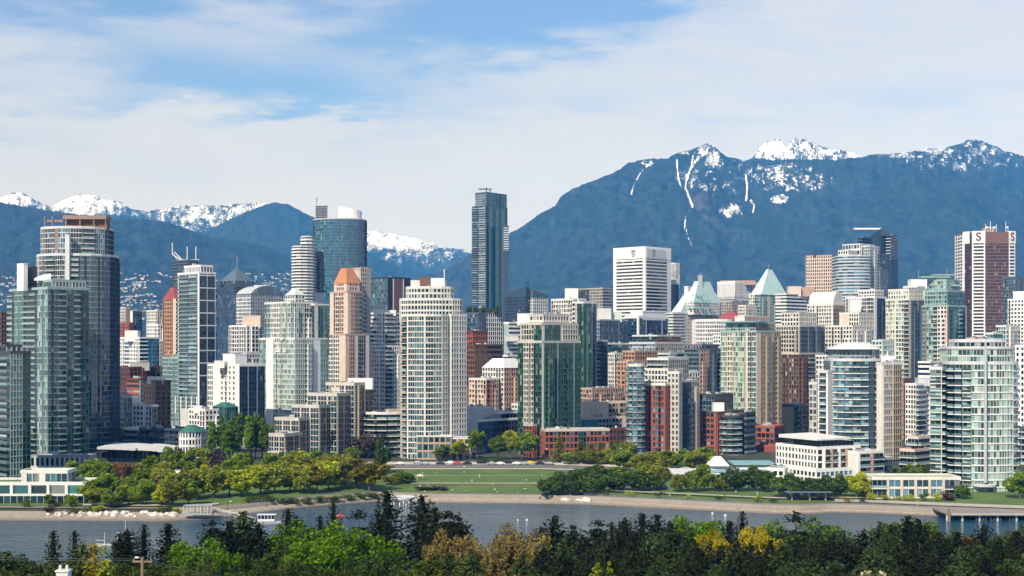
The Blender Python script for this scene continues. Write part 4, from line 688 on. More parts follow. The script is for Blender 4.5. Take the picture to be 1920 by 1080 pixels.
b = B('office_building', 'white banded block with a pinkish roof house left of the cream round topped tower', 1220, 45, cat='building', wall='white', trim='offwhite'); b.blk(1454, 1474, 1524, 552, 650, [rb(1, 'offwhite', 'g_grey', 3.1, 1.5)], [rb(1, 'white', 'g_grey', 3.1, 1.5), wl(.16, 'pink')]); b.box('penthouse', 1479, 1502, 537, 556, 'peach', 14, 9); b.box('penthouse', 1500, 1528, 538, 556, 'brickpink', 18, 9); b.done()
b = B('apartment_tower', 'cream tower with a rounded vault roof and paired window piers', 1020, 45, wall='cream', trim='cream')
b.blk(1514, 1562, 1584, 572, 690, [g(.5, 'cream', 'g_grey', 2.0, 2.9, .9, 1.1), wl(.1, 'cream'), g(1, 'cream', 'g_grey', 2.2, 2.9, 1.0, 1.2), wl(.1, 'cream')], [g(1, 'tan', 'g_brown', 2.0, 2.9, .7, 1.1)])
mb = MB(); pq = b.pts(1516, 1562, 1582, 1); A, Bc, Cc = Vector(pq[0]), Vector(pq[1]), Vector(pq[2]); dr = Cc-Bc; zb_ = Z(573, 1020)
for q in range(8):
    t0, t1 = math.pi*q/8, math.pi*(q+1)/8; f0, f1 = (1-math.cos(t0))/2, (1-math.cos(t1))/2; h0, h1 = 11*math.sin(t0), 11*math.sin(t1)
    mb.prism([tuple(A+dr*f0), tuple(Bc+dr*f0), tuple(Bc+dr*f1), tuple(A+dr*f1)], zb_, zb_+h0, M['cream'], z1s=[zb_+h0, zb_+h0, zb_+h1, zb_+h1])
b.add('vault_roof', mb); b.done()
b = B('office_tower', 'pink stone tower with a regular grid of small windows', 1720, 30, wall='pink', trim='brickpink'); b.blk(1511, 1560, 1572, 479, 570, [g(1, 'peach', 'g_brown', 2.9, 4.4, 1.5, 1.7)], [g(1, 'brickdark', 'g_black', 2.6, 4.4, .8, 1.4)]); b.box('roof_unit', 1526, 1536, 472, 482, 'dark', 10, 6); b.done()
b = B('glass_tower', 'pale blue tower with curved white bands and a stepped white top', 1320, 45, wall='slate', trim='lightgrey')
b.poly(arc(1569, 1632, 1320, 12, 9, 20), 480, 640, [[rb(1, 'lightgrey', 'g_sky', 3.1, 1.2, .5)]]); b.blk(1612, 1630, 1648, 462, 640, [wl(.3, 'white'), g(1, 'lightgrey', 'g_sky', 1.9, 3.1, .3, .8)], [g(1, 'steel', 'g_blue', 1.9, 3.1, .2, .8)], dD=14)
b.blk(1580, 1612, 1640, 458, 485, [g(1, 'white', 'g_sky', 3, 6, .5, 2.2)], [g(1, 'white', 'g_sky', 3, 6, .5, 2.2)], dD=18); b.blk(1572, 1590, 1606, 470, 485, [g(1, 'white', 'g_grey', 3, 4, 1, 1)], [g(1, 'white', 'g_grey', 3, 4, 1, 1)], dD=8); b.done()
b = B('glass_tower', 'dark navy glass tower with a cut away corner and a white beam along its roof', 1620, 45, wall='navywall', trim='navywall')
b.blk(1604, 1662, 1683, 478, 570, [g(1, 'navywall', 'g_navy', 2.2, 3.6, .1, .9)], [g(1, 'navywall', 'g_navy', 2.2, 3.6, .1, .9)]); mb = MB(); Dq = 1624
pp = b.pts(1612, 1652, 1668, 3); zq = [Z(456, Dq), Z(428, Dq), Z(434, Dq), Z(450, Dq)]; mb.prism(pp, Z(480, Dq), 0, M['g_navy'], z1s=zq); b.add('slanted_crown', mb)
b.blk(1661, 1670, 1683, 442, 482, [rb(1, 'lightgrey', 'g_navy', 3.6, .8)], [rb(1, 'navywall', 'g_navy', 3.6, 1)], dD=5); b.blk(1608, 1616, 1626, 446, 482, [rb(1, 'slate', 'g_navy', 3.6, .8)], [rb(1, 'slate', 'g_navy', 3.6, .8)], dD=8); mb = MB(); mb.box(X(1602, Dq), X(1653, Dq), Dq+2, Dq+4, Z(430, Dq), Z(427, Dq), M['white']); b.add('roof_beam', mb); b.done()
b = B('glass_tower', 'blue glass block below the navy tower beside the pale blue banded tower', 1450, 45, cat='building', wall='slate'); b.blk(1636, 1650, 1664, 506, 600, [g(1, 'steel', 'g_sky', 1.9, 3.3, .2, .6)], [g(1, 'slate', 'g_blue', 1.9, 3.3, .2, .6)]); b.done()
b = B('apartment_tower', 'white concrete tower with a blue glass flank left of the cream ribbed tower', 960, 45, wall='offwhite', trim='white')
b.blk(1586, 1640, 1662, 558, 690, [g(.8, 'white', 'g_grey', 2.2, 2.9, 1, 1.2), g(.6, 'lightgrey', 'g_grey', 1.7, 2.9, .3, .9)], [wl(.25, 'white'), g(1, 'navywall', 'g_navy', 1.9, 2.9, .12, .4), wl(.2, 'white')]); b.blk(1610, 1640, 1656, 545, 565, [g(1, 'white', 'g_grey', 2, 3, .6, 1)], [g(1, 'lightgrey', 'g_grey', 2, 3, .6, 1)], dD=6); b.box('penthouse', 1594, 1614, 562, 585, 'white', -3, 5); b.done()
b = B('apartment_tower', 'cream panelled block with arched recess stepped below the white concrete tower', 905, 45, cat='building', wall='cream', trim='offwhite')
b.blk(1548, 1598, 1634, 612, 720, [g(1, 'cream', 'g_grey', 2.2, 2.9, 1.0, 1.2)], [g(1, 'offwhite', 'g_grey', 2.2, 2.9, .9, 1.2)]); b.blk(1574, 1610, 1636, 588, 620, [wl(.6, 'peach'), g(.6, 'cream', 'g_black', 2, 2.9, .8, 1)], [g(1, 'offwhite', 'g_grey', 2, 2.9, .8, 1)], dD=8); b.done()
b = B('apartment_tower', 'cream and green ribbed tower with a balustraded roof', 900, 45, wall='beige', trim='offwhite')
b.blk(1661, 1704, 1732, 562, 770, [g(1, 'cream', 'g_lime', 1.6, 2.9, .5, 1.0), wl(.1, 'cream'), g(.9, 'cream', 'g_pale', 1.8, 2.9, .5, 1.0), bal(.5, 'cream', 'g_black', 2.9, .9)], [wl(.2, 'beige'), g(.5, 'slate', 'g_navy', 1.5, 2.9, .2, .6), wl(.16, 'beige'), g(.5, 'slate', 'g_navy', 1.5, 2.9, .2, .6)]); b.blk(1666, 1704, 1728, 545, 566, [g(1, 'cream', 'g_pale', 2, 3.2, .9, 1.1)], [g(1, 'cream', 'g_grey', 2, 3.2, .9, 1.1)], dD=3, par=1.3); b.done()
b = B('apartment_tower', 'cream tower with red vertical stripes and a green glass stepped crown', 890, 45, wall='tealpale', trim='tealpale')
b.blk(1730, 1778, 1812, 574, 730, [g(.25, 'tealpale', 'g_teal', 1.4, 2.9, .2, .7), wl(.09, 'brick'), g(.55, 'tealpale', 'g_pale', 1.4, 2.9, .2, .7), bal(.35, 'cream', 'g_black', 2.9, .9), g(.8, 'cream', 'g_cream', 2.1, 2.9, 1.1, 1.2), wl(.09, 'brick')], [g(1, 'tealwall', 'g_teal', 1.4, 2.9, .15, .6), bal(.35, 'tealpale', 'g_dteal', 2.9), g(.5, 'tealwall', 'g_dteal', 1.4, 2.9, .15, .6), wl(.14, 'peach')])
b.blk(1734, 1776, 1808, 546, 580, [g(1, 'tealpale', 'g_teal', 2, 2.9, .5, .9)], [g(1, 'tealwall', 'g_teal', 1.6, 2.9, .2, .7)], dD=4); b.blk(1742, 1774, 1800, 526, 550, [g(1, 'tealpale', 'g_pale', 2, 2.9, .3, .9)], [g(1, 'tealpale', 'g_teal', 2, 2.9, .3, .9)], dD=8)
for xa, xb, y in ((1728, 1782, 518), (1752, 1796, 514), (1770, 1800, 534)): b.box('canopy_roof', xa, xb, y, y+2.5, 'tealpale', 12, 8)
b.box('lift_core', 1756, 1774, 516, 535, 'palegreen', 14, 6); b.mast(1775, 506, 518, 16); b.done()
b = B('apartment_tower', 'pale stepped roofed tower between the ribbed cream tower and the green crowned one', 960, 45, wall='offwhite'); b.blk(1694, 1720, 1752, 538, 600, [g(1, 'offwhite', 'g_grey', 2, 2.9, .6, 1)], [g(1, 'palegreen', 'g_teal', 2, 2.9, .4, .9)]); b.box('penthouse', 1708, 1738, 524, 542, 'white', 8, 8); b.mast(1722, 506, 526, 10); b.done()
b = B('office_tower', 'brown and white corner striped office tower with red curled emblems and roof antennas', 1560, 32, wall='brickbrown', trim='brickbrown')
D_ = 1560; b.blk(1814, 1858, 1906, 436, 650, None, None, par=.5, clutter=3)
pp = b.pts(1814, 1858, 1906)
b.parts.clear(); b.extra.clear()
# octagon-like plan: white corner piers, dark brown faces
Xl, Xr = X(1814, D_), X(1906, D_); w = Xr-Xl
P = [(Xl, D_+14), (Xl+w*.11, D_+3), (Xl+w*.36, D_), (Xl+w*.84, D_), (Xr, D_+4.5), (Xr, D_+44), (Xl, D_+44)]
b.loc = ((Xl+Xr)/2, D_+20, GZ)
b.poly(P, 436, 660, [[wl(.2, 'white'), g(1, 'brickdark', 'g_black', 1.8, 3.9, .2, .8)], [wl(.12, 'white'), g(1, 'white', 'g_brown', 9, 3.9, .5, 1.9, .6), wl(.12, 'white')], [g(1, 'brickbrown', 'g_brown', 1.7, 3.9, .25, 1.2)], [wl(.1, 'white'), g(1, 'white', 'g_brown', 9, 3.9, .5, 1.9, .6), wl(.1, 'white')]], par=.6, clutter=4)
z0_, z1_ = Z(456, D_), Z(433, D_)
for q in (1, 3):
    mb = MB(); p = Vector(P[q]); e = Vector(P[q+1]); u = (e-p).normalized(); n = Vector((u.y, -u.x)); W = (e-p).length; mb.obox(p, u, n, -.1, W+.1, -2, .9, z0_, z1_, M['white']); b.add('corner_top', mb)
mb = MB(); p, e = Vector(P[0]), Vector(P[1]); u = (e-p).normalized(); n = Vector((u.y, -u.x)); mb.obox(p, u, n, 0, (e-p).length*.75, -2, .7, z0_, z1_, M['white']); b.add('corner_top', mb)
mb = MB(); p, e = Vector(P[2]), Vector(P[3]); u = (e-p).normalized(); n = Vector((u.y, -u.x)); mb.obox(p, u, n, 0.1, (e-p).length-.1, -2, .5, Z(457, D_), Z(436, D_), M['brickbrown']); b.add('crown_panel', mb)
Dq = D_+18
for px, y0 in ((1848, 420), (1852, 424), (1857, 415), (1862, 424), (1868, 421), (1886, 416), (1890, 424)): mb = MB(); mb.tube((X(px, Dq), Dq, Z(436, Dq)), (X(px, Dq), Dq, Z(y0, Dq)), .35, M['metal_white'], 5); b.add('antenna', mb)
mb = MB(); mb.box(X(1846, Dq), X(1868, Dq), Dq+2, Dq+8, Z(436, Dq), Z(427, Dq), M['brickpink']); b.add('plant_room', mb)
for px in (1850, 1856, 1864, 1887): mb = MB(); mb.cone((X(px, Dq), Dq-1), 1.3, .9, Z(428, Dq), Z(425, Dq), M['metal_white'], 8); b.add('dish', mb)
scot = b.done()
def letter(ch, size, loc, rz, mat, parent, name='emblem', ext=.12):
    cu = bpy.data.curves.new(name, 'FONT'); cu.body = ch; cu.size = size; cu.extrude = ext; cu.offset = .10*size*.2; cu.align_x = 'CENTER'; cu.align_y = 'CENTER'; cu.materials.append(M[mat])
    t = bpy.data.objects.new(name, cu); COL.objects.link(t); me = bpy.data.meshes.new_from_object(t.evaluated_get(bpy.context.evaluated_depsgraph_get())); bpy.data.objects.remove(t)
    o = link(name, me); o.rotation_euler = (math.pi/2, 0, rz); o.parent = parent; o.location = [loc[i]-parent.location[i] for i in range(3)]
for q in (1, 3):
    p = Vector(P[q]); e = Vector(P[q+1]); u = (e-p).normalized(); n = Vector((u.y, -u.x)); c = (p+e)/2+n*1.1
    letter('S', 13.5, (c.x, c.y, (z0_+z1_)/2), math.atan2(u.y, u.x), 'brickdark', scot)
b = B('apartment_tower', 'white stone tower cut by the right edge beside the brown and white tower', 980, 45, wall='white', trim='white')
b.blk(1890, 1926, 1990, 562, 800, [g(1, 'white', 'g_grey', 2.3, 2.9, 1.2, 1.4)], [g(1, 'offwhite', 'g_grey', 2.4, 2.9, 1.3, 1.4)]); b.blk(1900, 1930, 1990, 548, 570, [wl(1, 'white')], [wl(1, 'white')], dD=5); b.done()
b = B('apartment_tower', 'pale grey tower with balcony bands in front of the white tower at the right edge', 905, 45, wall='lightgrey', trim='offwhite'); b.blk(1868, 1886, 1912, 612, 800, [g(1, 'palegreen', 'g_teal', 1.6, 2.9, .3, .8)], [g(1, 'offwhite', 'g_grey', 2.2, 2.9, .6, 1.1)]); b.blk(1848, 1862, 1890, 626, 690, [g(1, 'tealpale', 'g_teal', 1.5, 3, .2, .7)], [g(1, 'tealwall', 'g_teal', 1.5, 3, .2, .7)], dD=-8); b.done()
b = B('apartment_tower', 'bright white slab cut by the right edge behind the large pale green tower', 640, 45, wall='white', trim='white'); b.blk(1904, 1922, 1990, 650, 800, [g(1, 'white', 'g_grey', 2.6, 2.85, 1.5, 1.4)], [g(1, 'white', 'g_grey', 2.6, 2.85, 1.5, 1.4)]); b.blk(1900, 1915, 1990, 798, 900, [bal(1, 'white', 'g_grey', 3, 1.4)], [bal(1, 'white', 'g_grey', 3, 1.4)], dD=-8); b.done()
b = B('apartment_tower', 'small white tower between the curved grey glass tower and the large pale green tower', 760, 45, wall='white', trim='white'); b.blk(1698, 1718, 1748, 722, 850, [g(.5, 'white', 'g_grey', 2, 2.85, .7, 1.1), g(.5, 'cream', 'g_cream', 2, 2.85, .7, 1.1)], [bal(.6, 'white', 'g_grey', 2.85), g(.6, 'white', 'g_grey', 1.8, 2.85, .6, 1.1)]); b.box('penthouse', 1722, 1746, 709, 724, 'lightgrey', 6, 6); b.done()
b = B('brick_building', 'brown plain building in the gap left of the small white tower', 800, 45, cat='building', wall='brickbrown'); b.blk(1682, 1694, 1708, 712, 850, [g(1, 'brickpink', 'g_black', 2.2, 2.9, 1, 1.3)], [g(1, 'brickbrown', 'g_black', 2.2, 2.9, 1, 1.3)]); b.done()
b = B('apartment_tower', 'curved grey glass tower with a hipped metal roof above the white low apartment house', 590, 45, wall='slate', trim='lightgrey')
gs = [bal(1, 'white', 'g_sky', 2.85, .6)]; gk = [bal(1, 'white', 'g_grey', 2.85, .6)]; gd = [g(1, 'slate', 'g_navy', 1.2, 2.85, .12, .45)]
b.poly(arc(1558, 1652, 590, 8, 10, 12), 676, 850, lambda i: [[wl(.2, 'lightgrey'), g(1, 'lightgrey', 'g_grey', 1.3, 2.85, .3, .8)], gs, gs, gs, gk, gs, gd, gk, gk, gd][min(i, 9)])
b.poly(arc(1562, 1648, 593, 7, 8, 9), 655, 682, [[g(1, 'steel', 'g_sky', 1.7, 3.1, .14, .5)]], z0=Z(684, 593), par=0); b.hip(arc(1558, 1652, 591, 8, 8, 10), Z(655, 592), Z(642, 592), 'lightgrey', .55, eave=.5)
b.blk(1534, 1552, 1562, 698, 850, [wl(.2, 'white'), bal(1, 'white', 'g_grey', 2.85, .9), wl(.2, 'white')], [wl(1, 'lightgrey')], dD=3, clutter=0); b.blk(1518, 1532, 1545, 720, 850, [g(1, 'beige', 'g_cream', 1.8, 2.85, .6, 1)], [wl(1, 'beige')], dD=9)
b.blk(1644, 1654, 1690, 683, 850, [wl(1, 'cream')], [wl(.12, 'cream'), g(.7, 'beige', 'g_cream', 1.4, 2.85, .2, .9, .4), wl(.1, 'cream'), g(.7, 'tan', 'g_grey', 1.4, 2.85, .2, .9, .4)], dD=-2, a=60, clutter=2); b.box('penthouse', 1652, 1678, 668, 686, 'white', 4, 6); b.done()
b = B('apartment_tower', 'large pale green glass tower with balcony bands and a tall mast column', 515, 45, wall='palegreen', trim='lightgrey')
gp = [g(1, 'palegreen', 'g_pale', 1.3, 2.8, .12, .45, .4, sp='white')]; gbk = [bal(1, 'white', 'g_dteal', 2.8, 1.5)]
b.poly(arc(1776, 1906, 515, 9, 12, 12), 682, 922, lambda i: [gbk, gbk, [bal(1, 'white', 'g_dteal', 2.8, 1.3)], [bal(1, 'white', 'g_pale', 2.8, 1.2)], gp, gp, gp, gp, gp, [bal(1, 'white', 'g_pale', 2.8, .8)], [bal(1, 'white', 'g_pale', 2.8, 1)], gbk][min(i, 11)])
b.poly(arc(1778, 1896, 518, 8, 10, 10), 654, 686, lambda i: [g(1, 'palegreen', 'g_pale' if i % 3 else 'g_teal', 1.4, 3.0, .14, .7, .2)], z0=Z(690, 518)); mb = MB(); mb.prism(offset_poly(arc(1778, 1896, 518, 8, 10, 10), .5), Z(654, 518), Z(651.5, 518), M['lightgrey'], bottom=True); b.add('roof_slab', mb); b.poly(arc(1790, 1884, 522, 6, 8, 6), 640, 656, [[g(1, 'steel', 'g_grey', 2, 3, .2, 1)]], z0=Z(656, 522), clutter=3)
b.blk(1744, 1766, 1784, 692, 900, [bal(1, 'cream', 'g_pale', 2.8, 1.0), wl(.06, 'cream')], [bal(1, 'cream', 'g_dteal', 2.8, 1.3)], dD=4, a=30)
mb = MB(); mb.tube((X(1848, 513), 513, Z(905, 513)), (X(1848, 513), 513, Z(640, 513)), .55, M['steel'], 8, .4); b.add('mast_column', mb)
mb = MB(); mb.cone((X(1848, 514), 516), 4.6, 4.6, Z(912, 514), Z(908, 514), M['lightgrey'], 16); b.add('entrance_canopy', mb)
b.blk(1786, None, 1900, 922, 940, [g(1, 'dark', 'g_black', 2.2, 4, .15, .3)], dD=1.5, depth=12, par=0, clutter=0)
b.done()
b = B('apartment_house', 'low white apartment house with a flat wing roof, dark bays on its right', 532, 20, cat='building', wall='white', trim='white')
b.blk(1580, 1606, 1656, 850, 922, [wl(1, 'offwhite')], [wl(.1, 'white', .9), bal(.5, 'lightgrey', 'g_black', 2.8, .9), wl(.1, 'brickpink', .9), bal(.5, 'lightgrey', 'g_navy', 2.8, .9)], a=62, dD=6)
b.blk(1456, 1532, 1612, 842, 922, [g(.4, 'white', 'g_grey', 1.9, 2.8, .9, 1.1), g(.6, 'white', 'g_cream', 2.0, 2.8, .9, 1.1), g(.8, 'white', 'g_grey', 1.9, 2.8, .8, 1.0)], [g(.35, 'white', 'g_black', 2.1, 2.8, .4, .8, .4)]+sum([[wl(.085, 'brickpink' if _ % 2 else 'white', 1.1), bal(.42, 'lightgrey', 'g_black', 2.8, .9)] for _ in range(5)], [wl(.01, 'white')]), a=62, dD=4)
b.blk(1438, 1470, 1476, 882, 924, [g(1, 'white', 'g_grey', 2.4, 2.9, .9, 1.0)], [g(1, 'white', 'g_grey', 2, 2.8, .8, 1)], dD=0, a=30); b.blk(1466, 1530, 1656, 884, 924, [g(1, 'white', 'g_grey', 2.2, 2.8, .8, .9)], [g(1, 'white', 'g_sky', 2.4, 2.8, .5, .8)], dD=-1.5, a=62, par=1, clutter=0)
b.blk(1490, 1540, 1600, 828, 846, [g(1, 'slate', 'g_black', 2.2, 3.2, .15, .5)], [g(1, 'slate', 'g_black', 2.2, 3.2, .15, .5)], dD=8, a=62, par=0, clutter=0)
mb = MB(); pp = b.pts(1464, 1532, 1590, 6, 62); mb.prism(offset_poly(pp, .6), Z(826, 538), Z(824, 538), M['offwhite'], bottom=True, z1s=[Z(820, 538), Z(824, 538), Z(822, 538), Z(819, 538)]); b.add('wing_roof', mb); b.done()
b = B('townhouse_row', 'low cream row house with square window bays beside the seawall', 497, 6, cat='building', wall='cream', trim='cream')
b.blk(1636, None, 1800, 898, 937, [bal(.9, 'cream', 'g_grey', 3.5, 1.0)]+sum([[wl(.14, 'peach', .7), g(.75, 'cream', 'g_sky', 1.8, 3.7, .15, 1.0, .3)] for _ in range(4)], [])+[wl(.14, 'peach', .7), bal(1.0, 'cream', 'g_grey', 3.7, 1.2)], depth=12, par=.9, clutter=0, roof='turf'); b.done()
b = B('school_building', 'low cream hall with shallow teal roofs and a white gabled skylight', 562, 0, cat='building', wall='white', trim='tealpale')
b.blk(1335, None, 1452, 884, 916, [g(.3, 'white', 'g_teal', 1.6, 3.2, .3, .8), wl(1.2, 'cream')], depth=18, par=0, clutter=0); b.blk(1270, None, 1345, 893, 916, [wl(.4, 'offwhite'), g(1, 'white', 'g_teal', 2, 3.2, .3, 1.2)], depth=10, dD=4, par=.4, clutter=0)
def slope(bld, xa, xb, D0, D1, y0, y1, mat, part='pitched_roof', t=.4):
    mb = MB(); z0, z1 = Z(y0, D0), Z(y1, D1); xs = (X(xa, D0), X(xb, D0)); v = [(xs[0], D0, z0), (xs[1], D0, z0), (xs[1], D1, z1), (xs[0], D1, z1)]; lo = [(x, y, z-t) for x, y, z in v]; mb.poly(v, M[mat]); mb.poly(lo[::-1], M[mat])
    for q in range(4): r = (q+1) % 4; mb.poly([lo[q], lo[r], v[r], v[q]], M[mat])
    bld.add(part, mb)
slope(b, 1318, 1456, 560, 584, 884, 876, 'tealroof'); slope(b, 1376, 1456, 584, 600, 870, 863, 'tealroof'); slope(b, 1262, 1350, 558, 574, 888, 878, 'lightgrey')
pp = front(1330, 1366, 572, 8); b.hip(pp, Z(874, 572), Z(857, 572), 'whiteroof', .7); b.done()
b = B('apartment_block', 'low stepped cream block with balcony slabs left of the large pale green tower', 575, 45, cat='building', wall='cream', trim='peach')
b.blk(1688, 1714, 1750, 846, 905, [bal(1, 'cream', 'g_black', 2.9, 1.3)], [bal(1, 'peach', 'g_black', 2.9, 1.3)], clutter=1); b.blk(1702, 1722, 1748, 822, 850, [bal(1, 'white', 'g_black', 2.9, 1.2)], [bal(1, 'cream', 'g_black', 2.9, 1.2)], dD=6, clutter=2); b.done()
b = B('townhouse_row', 'dark glazed low block between the white low apartment house and the row house', 545, 45, cat='building', wall='slate', trim='lightgrey'); b.blk(1634, 1650, 1672, 862, 930, [g(1, 'slate', 'g_navy', 1.5, 2.9, .12, .4)], [g(1, 'slate', 'g_navy', 1.5, 2.9, .12, .4)]); b.done()
# filler blocks seen in gaps between the towers
def simple(label, D, x0, xc, x1, yt, yb, wall, gl, kind='g', cat='building', **k):
    b = B('city_block', label, D, 45, cat=cat, wall=wall); f = g(1, wall, gl, 2.2, 3.0, .8, 1.2) if kind == 'g' else rb(1, wall, gl, 3.1, 1.5); b.blk(x0, xc, x1, yt, yb, [f], [f], **k); b.done()
simple('grey gridded block low behind the brown brick office and heritage block', 930, 924, 952, 992, 668, 730, 'offwhite', 'g_grey', 'r')
simple('grey brick block behind the low dark building and the orange brick block', 1050, 290, 316, 345, 640, 760, 'grey', 'g_grey')
simple('dark block behind the white walled apartment block and the white grid block', 1080, 398, 430, 470, 690, 740, 'slate', 'g_navy')
simple('beige block glimpsed between the pale green tower and the pink stone tower', 1100, 590, 612, 640, 590, 700, 'offwhite', 'g_grey')
simple('brown block between the blue grid office and the narrow green balcony tower', 1020, 1128, 1150, 1184, 690, 790, 'tan', 'g_grey')
simple('peach brick block behind the plain peach walled building', 820, 1088, 1110, 1170, 730, 800, 'brickpink', 'g_grey')
simple('cream banded block right of the white louvred block', 1080, 1390, 1420, 1470, 626, 700, 'cream', 'g_grey', 'r')
simple('grey concrete block behind the dark brown gridded tower', 1060, 1436, 1460, 1530, 640, 740, 'concrete', 'g_grey')
simple('white block behind the curved grey glass tower and the cream panelled block', 860, 1530, 1560, 1600, 668, 760, 'offwhite', 'g_grey')
simple('tan block behind the cream ribbed tower near the small white tower', 1000, 1640, 1668, 1700, 640, 760, 'beige', 'g_grey')
simple('teal banded block behind the large pale green tower', 800, 1790, 1830, 1880, 648, 760, 'tealpale', 'g_teal', 'r')
simple('grey block right of the brown and white emblem tower', 1240, 1880, 1904, 1960, 520, 640, 'slate', 'g_grey')
simple('pale block between the white balcony tower and the big cream tower', 1010, 728, 748, 770, 600, 700, 'cream', 'g_grey')
simple('dark office block behind the pink stone tower and white balcony tower', 1300, 676, 700, 724, 560, 640, 'tealwall', 'g_teal', 'r')

for a in (('white grid block behind the big cream round tower and brown brick office', 960, 842, 866, 900, 672, 760, 'white', 'g_grey', 'g'), ('cream narrow block between the blue gridded office and orange brick block', 940, 1136, 1152, 1172, 664, 780, 'cream', 'g_grey', 'g'), ('white mid rise behind the beige and red tower', 780, 1244, 1276, 1312, 700, 800, 'offwhite', 'g_grey', 'g'),
          ('pale banded mid rise left of the dark pink pier tower', 930, 1230, 1256, 1290, 664, 760, 'lightgrey', 'g_navy', 'r'), ('white slim tower behind the pale green tower with peach piers', 1000, 1338, 1356, 1384, 630, 720, 'white', 'g_grey', 'g'), ('cream slim tower right of the pale green tower with peach piers', 930, 1440, 1452, 1470, 668, 770, 'cream', 'g_black', 'g'),
          ('pale green slim tower behind the curved grey glass tower', 840, 1636, 1654, 1676, 640, 760, 'palegreen', 'g_teal', 'g'), ('white block low between the cream ribbed tower and the large pale green tower', 830, 1722, 1744, 1772, 680, 780, 'white', 'g_grey', 'r'), ('grey green mid rise behind the large pale green tower', 870, 1812, 1844, 1884, 636, 760, 'palegreen', 'g_grey', 'g'),
          ('white mid rise left of the white balcony tower', 960, 666, 686, 706, 640, 720, 'offwhite', 'g_black', 'g'), ('pale grey mid rise behind the white walled apartment block', 860, 436, 462, 492, 664, 740, 'lightgrey', 'g_navy', 'g'), ('white mid rise behind the dark red brick block', 1080, 276, 296, 318, 610, 720, 'white', 'g_grey', 'g'), ('stone block right of the copper roofed hotel', 1420, 1350, 1372, 1402, 566, 640, 'concrete', 'g_grey', 'g'),
          ('cream block beside the tower with the pale glass pyramid roof', 1240, 1384, 1398, 1418, 574, 650, 'cream', 'g_grey', 'g'), ('small white block at the foot of the banded white office tower', 1350, 1240, 1262, 1284, 588, 650, 'offwhite', 'g_grey', 'r'), ('pink block behind the cream ribbed tower', 1150, 1640, 1660, 1690, 580, 660, 'pink', 'g_grey', 'g'),
          ('white low block behind the low dark glass building', 800, 960, 986, 1010, 760, 830, 'offwhite', 'g_grey', 'g'), ('brick low block behind the street trees', 700, 1196, 1220, 1240, 800, 866, 'brick', 'g_grey', 'g')): simple(*a)
# ---------------------------------------------------------------- ground, shore, water
def interp(tab): xs = [t[0] for t in tab]; ys = [t[1] for t in tab]; return lambda p: np.interp(p, xs, ys)
shore_y = interp([(-700, 968), (0, 977), (300, 979), (400, 973), (470, 963), (540, 953), (620, 946), (720, 939), (800, 942), (960, 944), (1100, 946), (1200, 951), (1300, 956), (1440, 963), (1500, 964), (1560, 960), (1640, 962), (1770, 968), (1920, 974), (2700, 990)])
S_ = lambda p: F*H/(shore_y(p)-HY)
bw = interp([(-700, 17), (300, 17), (400, 12), (500, 7), (700, 7), (760, 5.5), (1000, 6.5), (1300, 5.5), (1480, 4.5), (1560, 2.2), (2700, 2.5)])
bz = interp([(-700, 1.7), (480, 1.2), (780, 1.3), (1200, 1.0), (1560, .7), (2700, .8)])
pz = 2.4                                            # promenade level
lawn_end = interp([(-700, 600), (620, 600), (700, 610), (1020, 610), (1300, 585), (1440, 535), (2700, 530)])
def ground_z(px, D):
    s = float(S_(px)); b_ = float(bw(px))
    if D > s+b_+.6: return float(np.interp(D, [s+b_+.6, s+b_+6, max(s+b_+8, float(lawn_end(px))), 720, 3000], [pz, pz, 3.5, GZ, GZ]))
    if D > s-2: return float(np.interp(D, [s-2, s+b_], [-.3, float(bz(px))]))
    return float(np.interp(D, [-1500, 0, 100, 180, 250, 300, 330], [52, 45, 30, 18, 8, 2, -2]))
def from_y(px, y, z=3.0):
    D = (H-z)*F/(y-HY)
    for _ in range(4): D = (H-ground_z(px, D))*F/(y-HY)
    return D
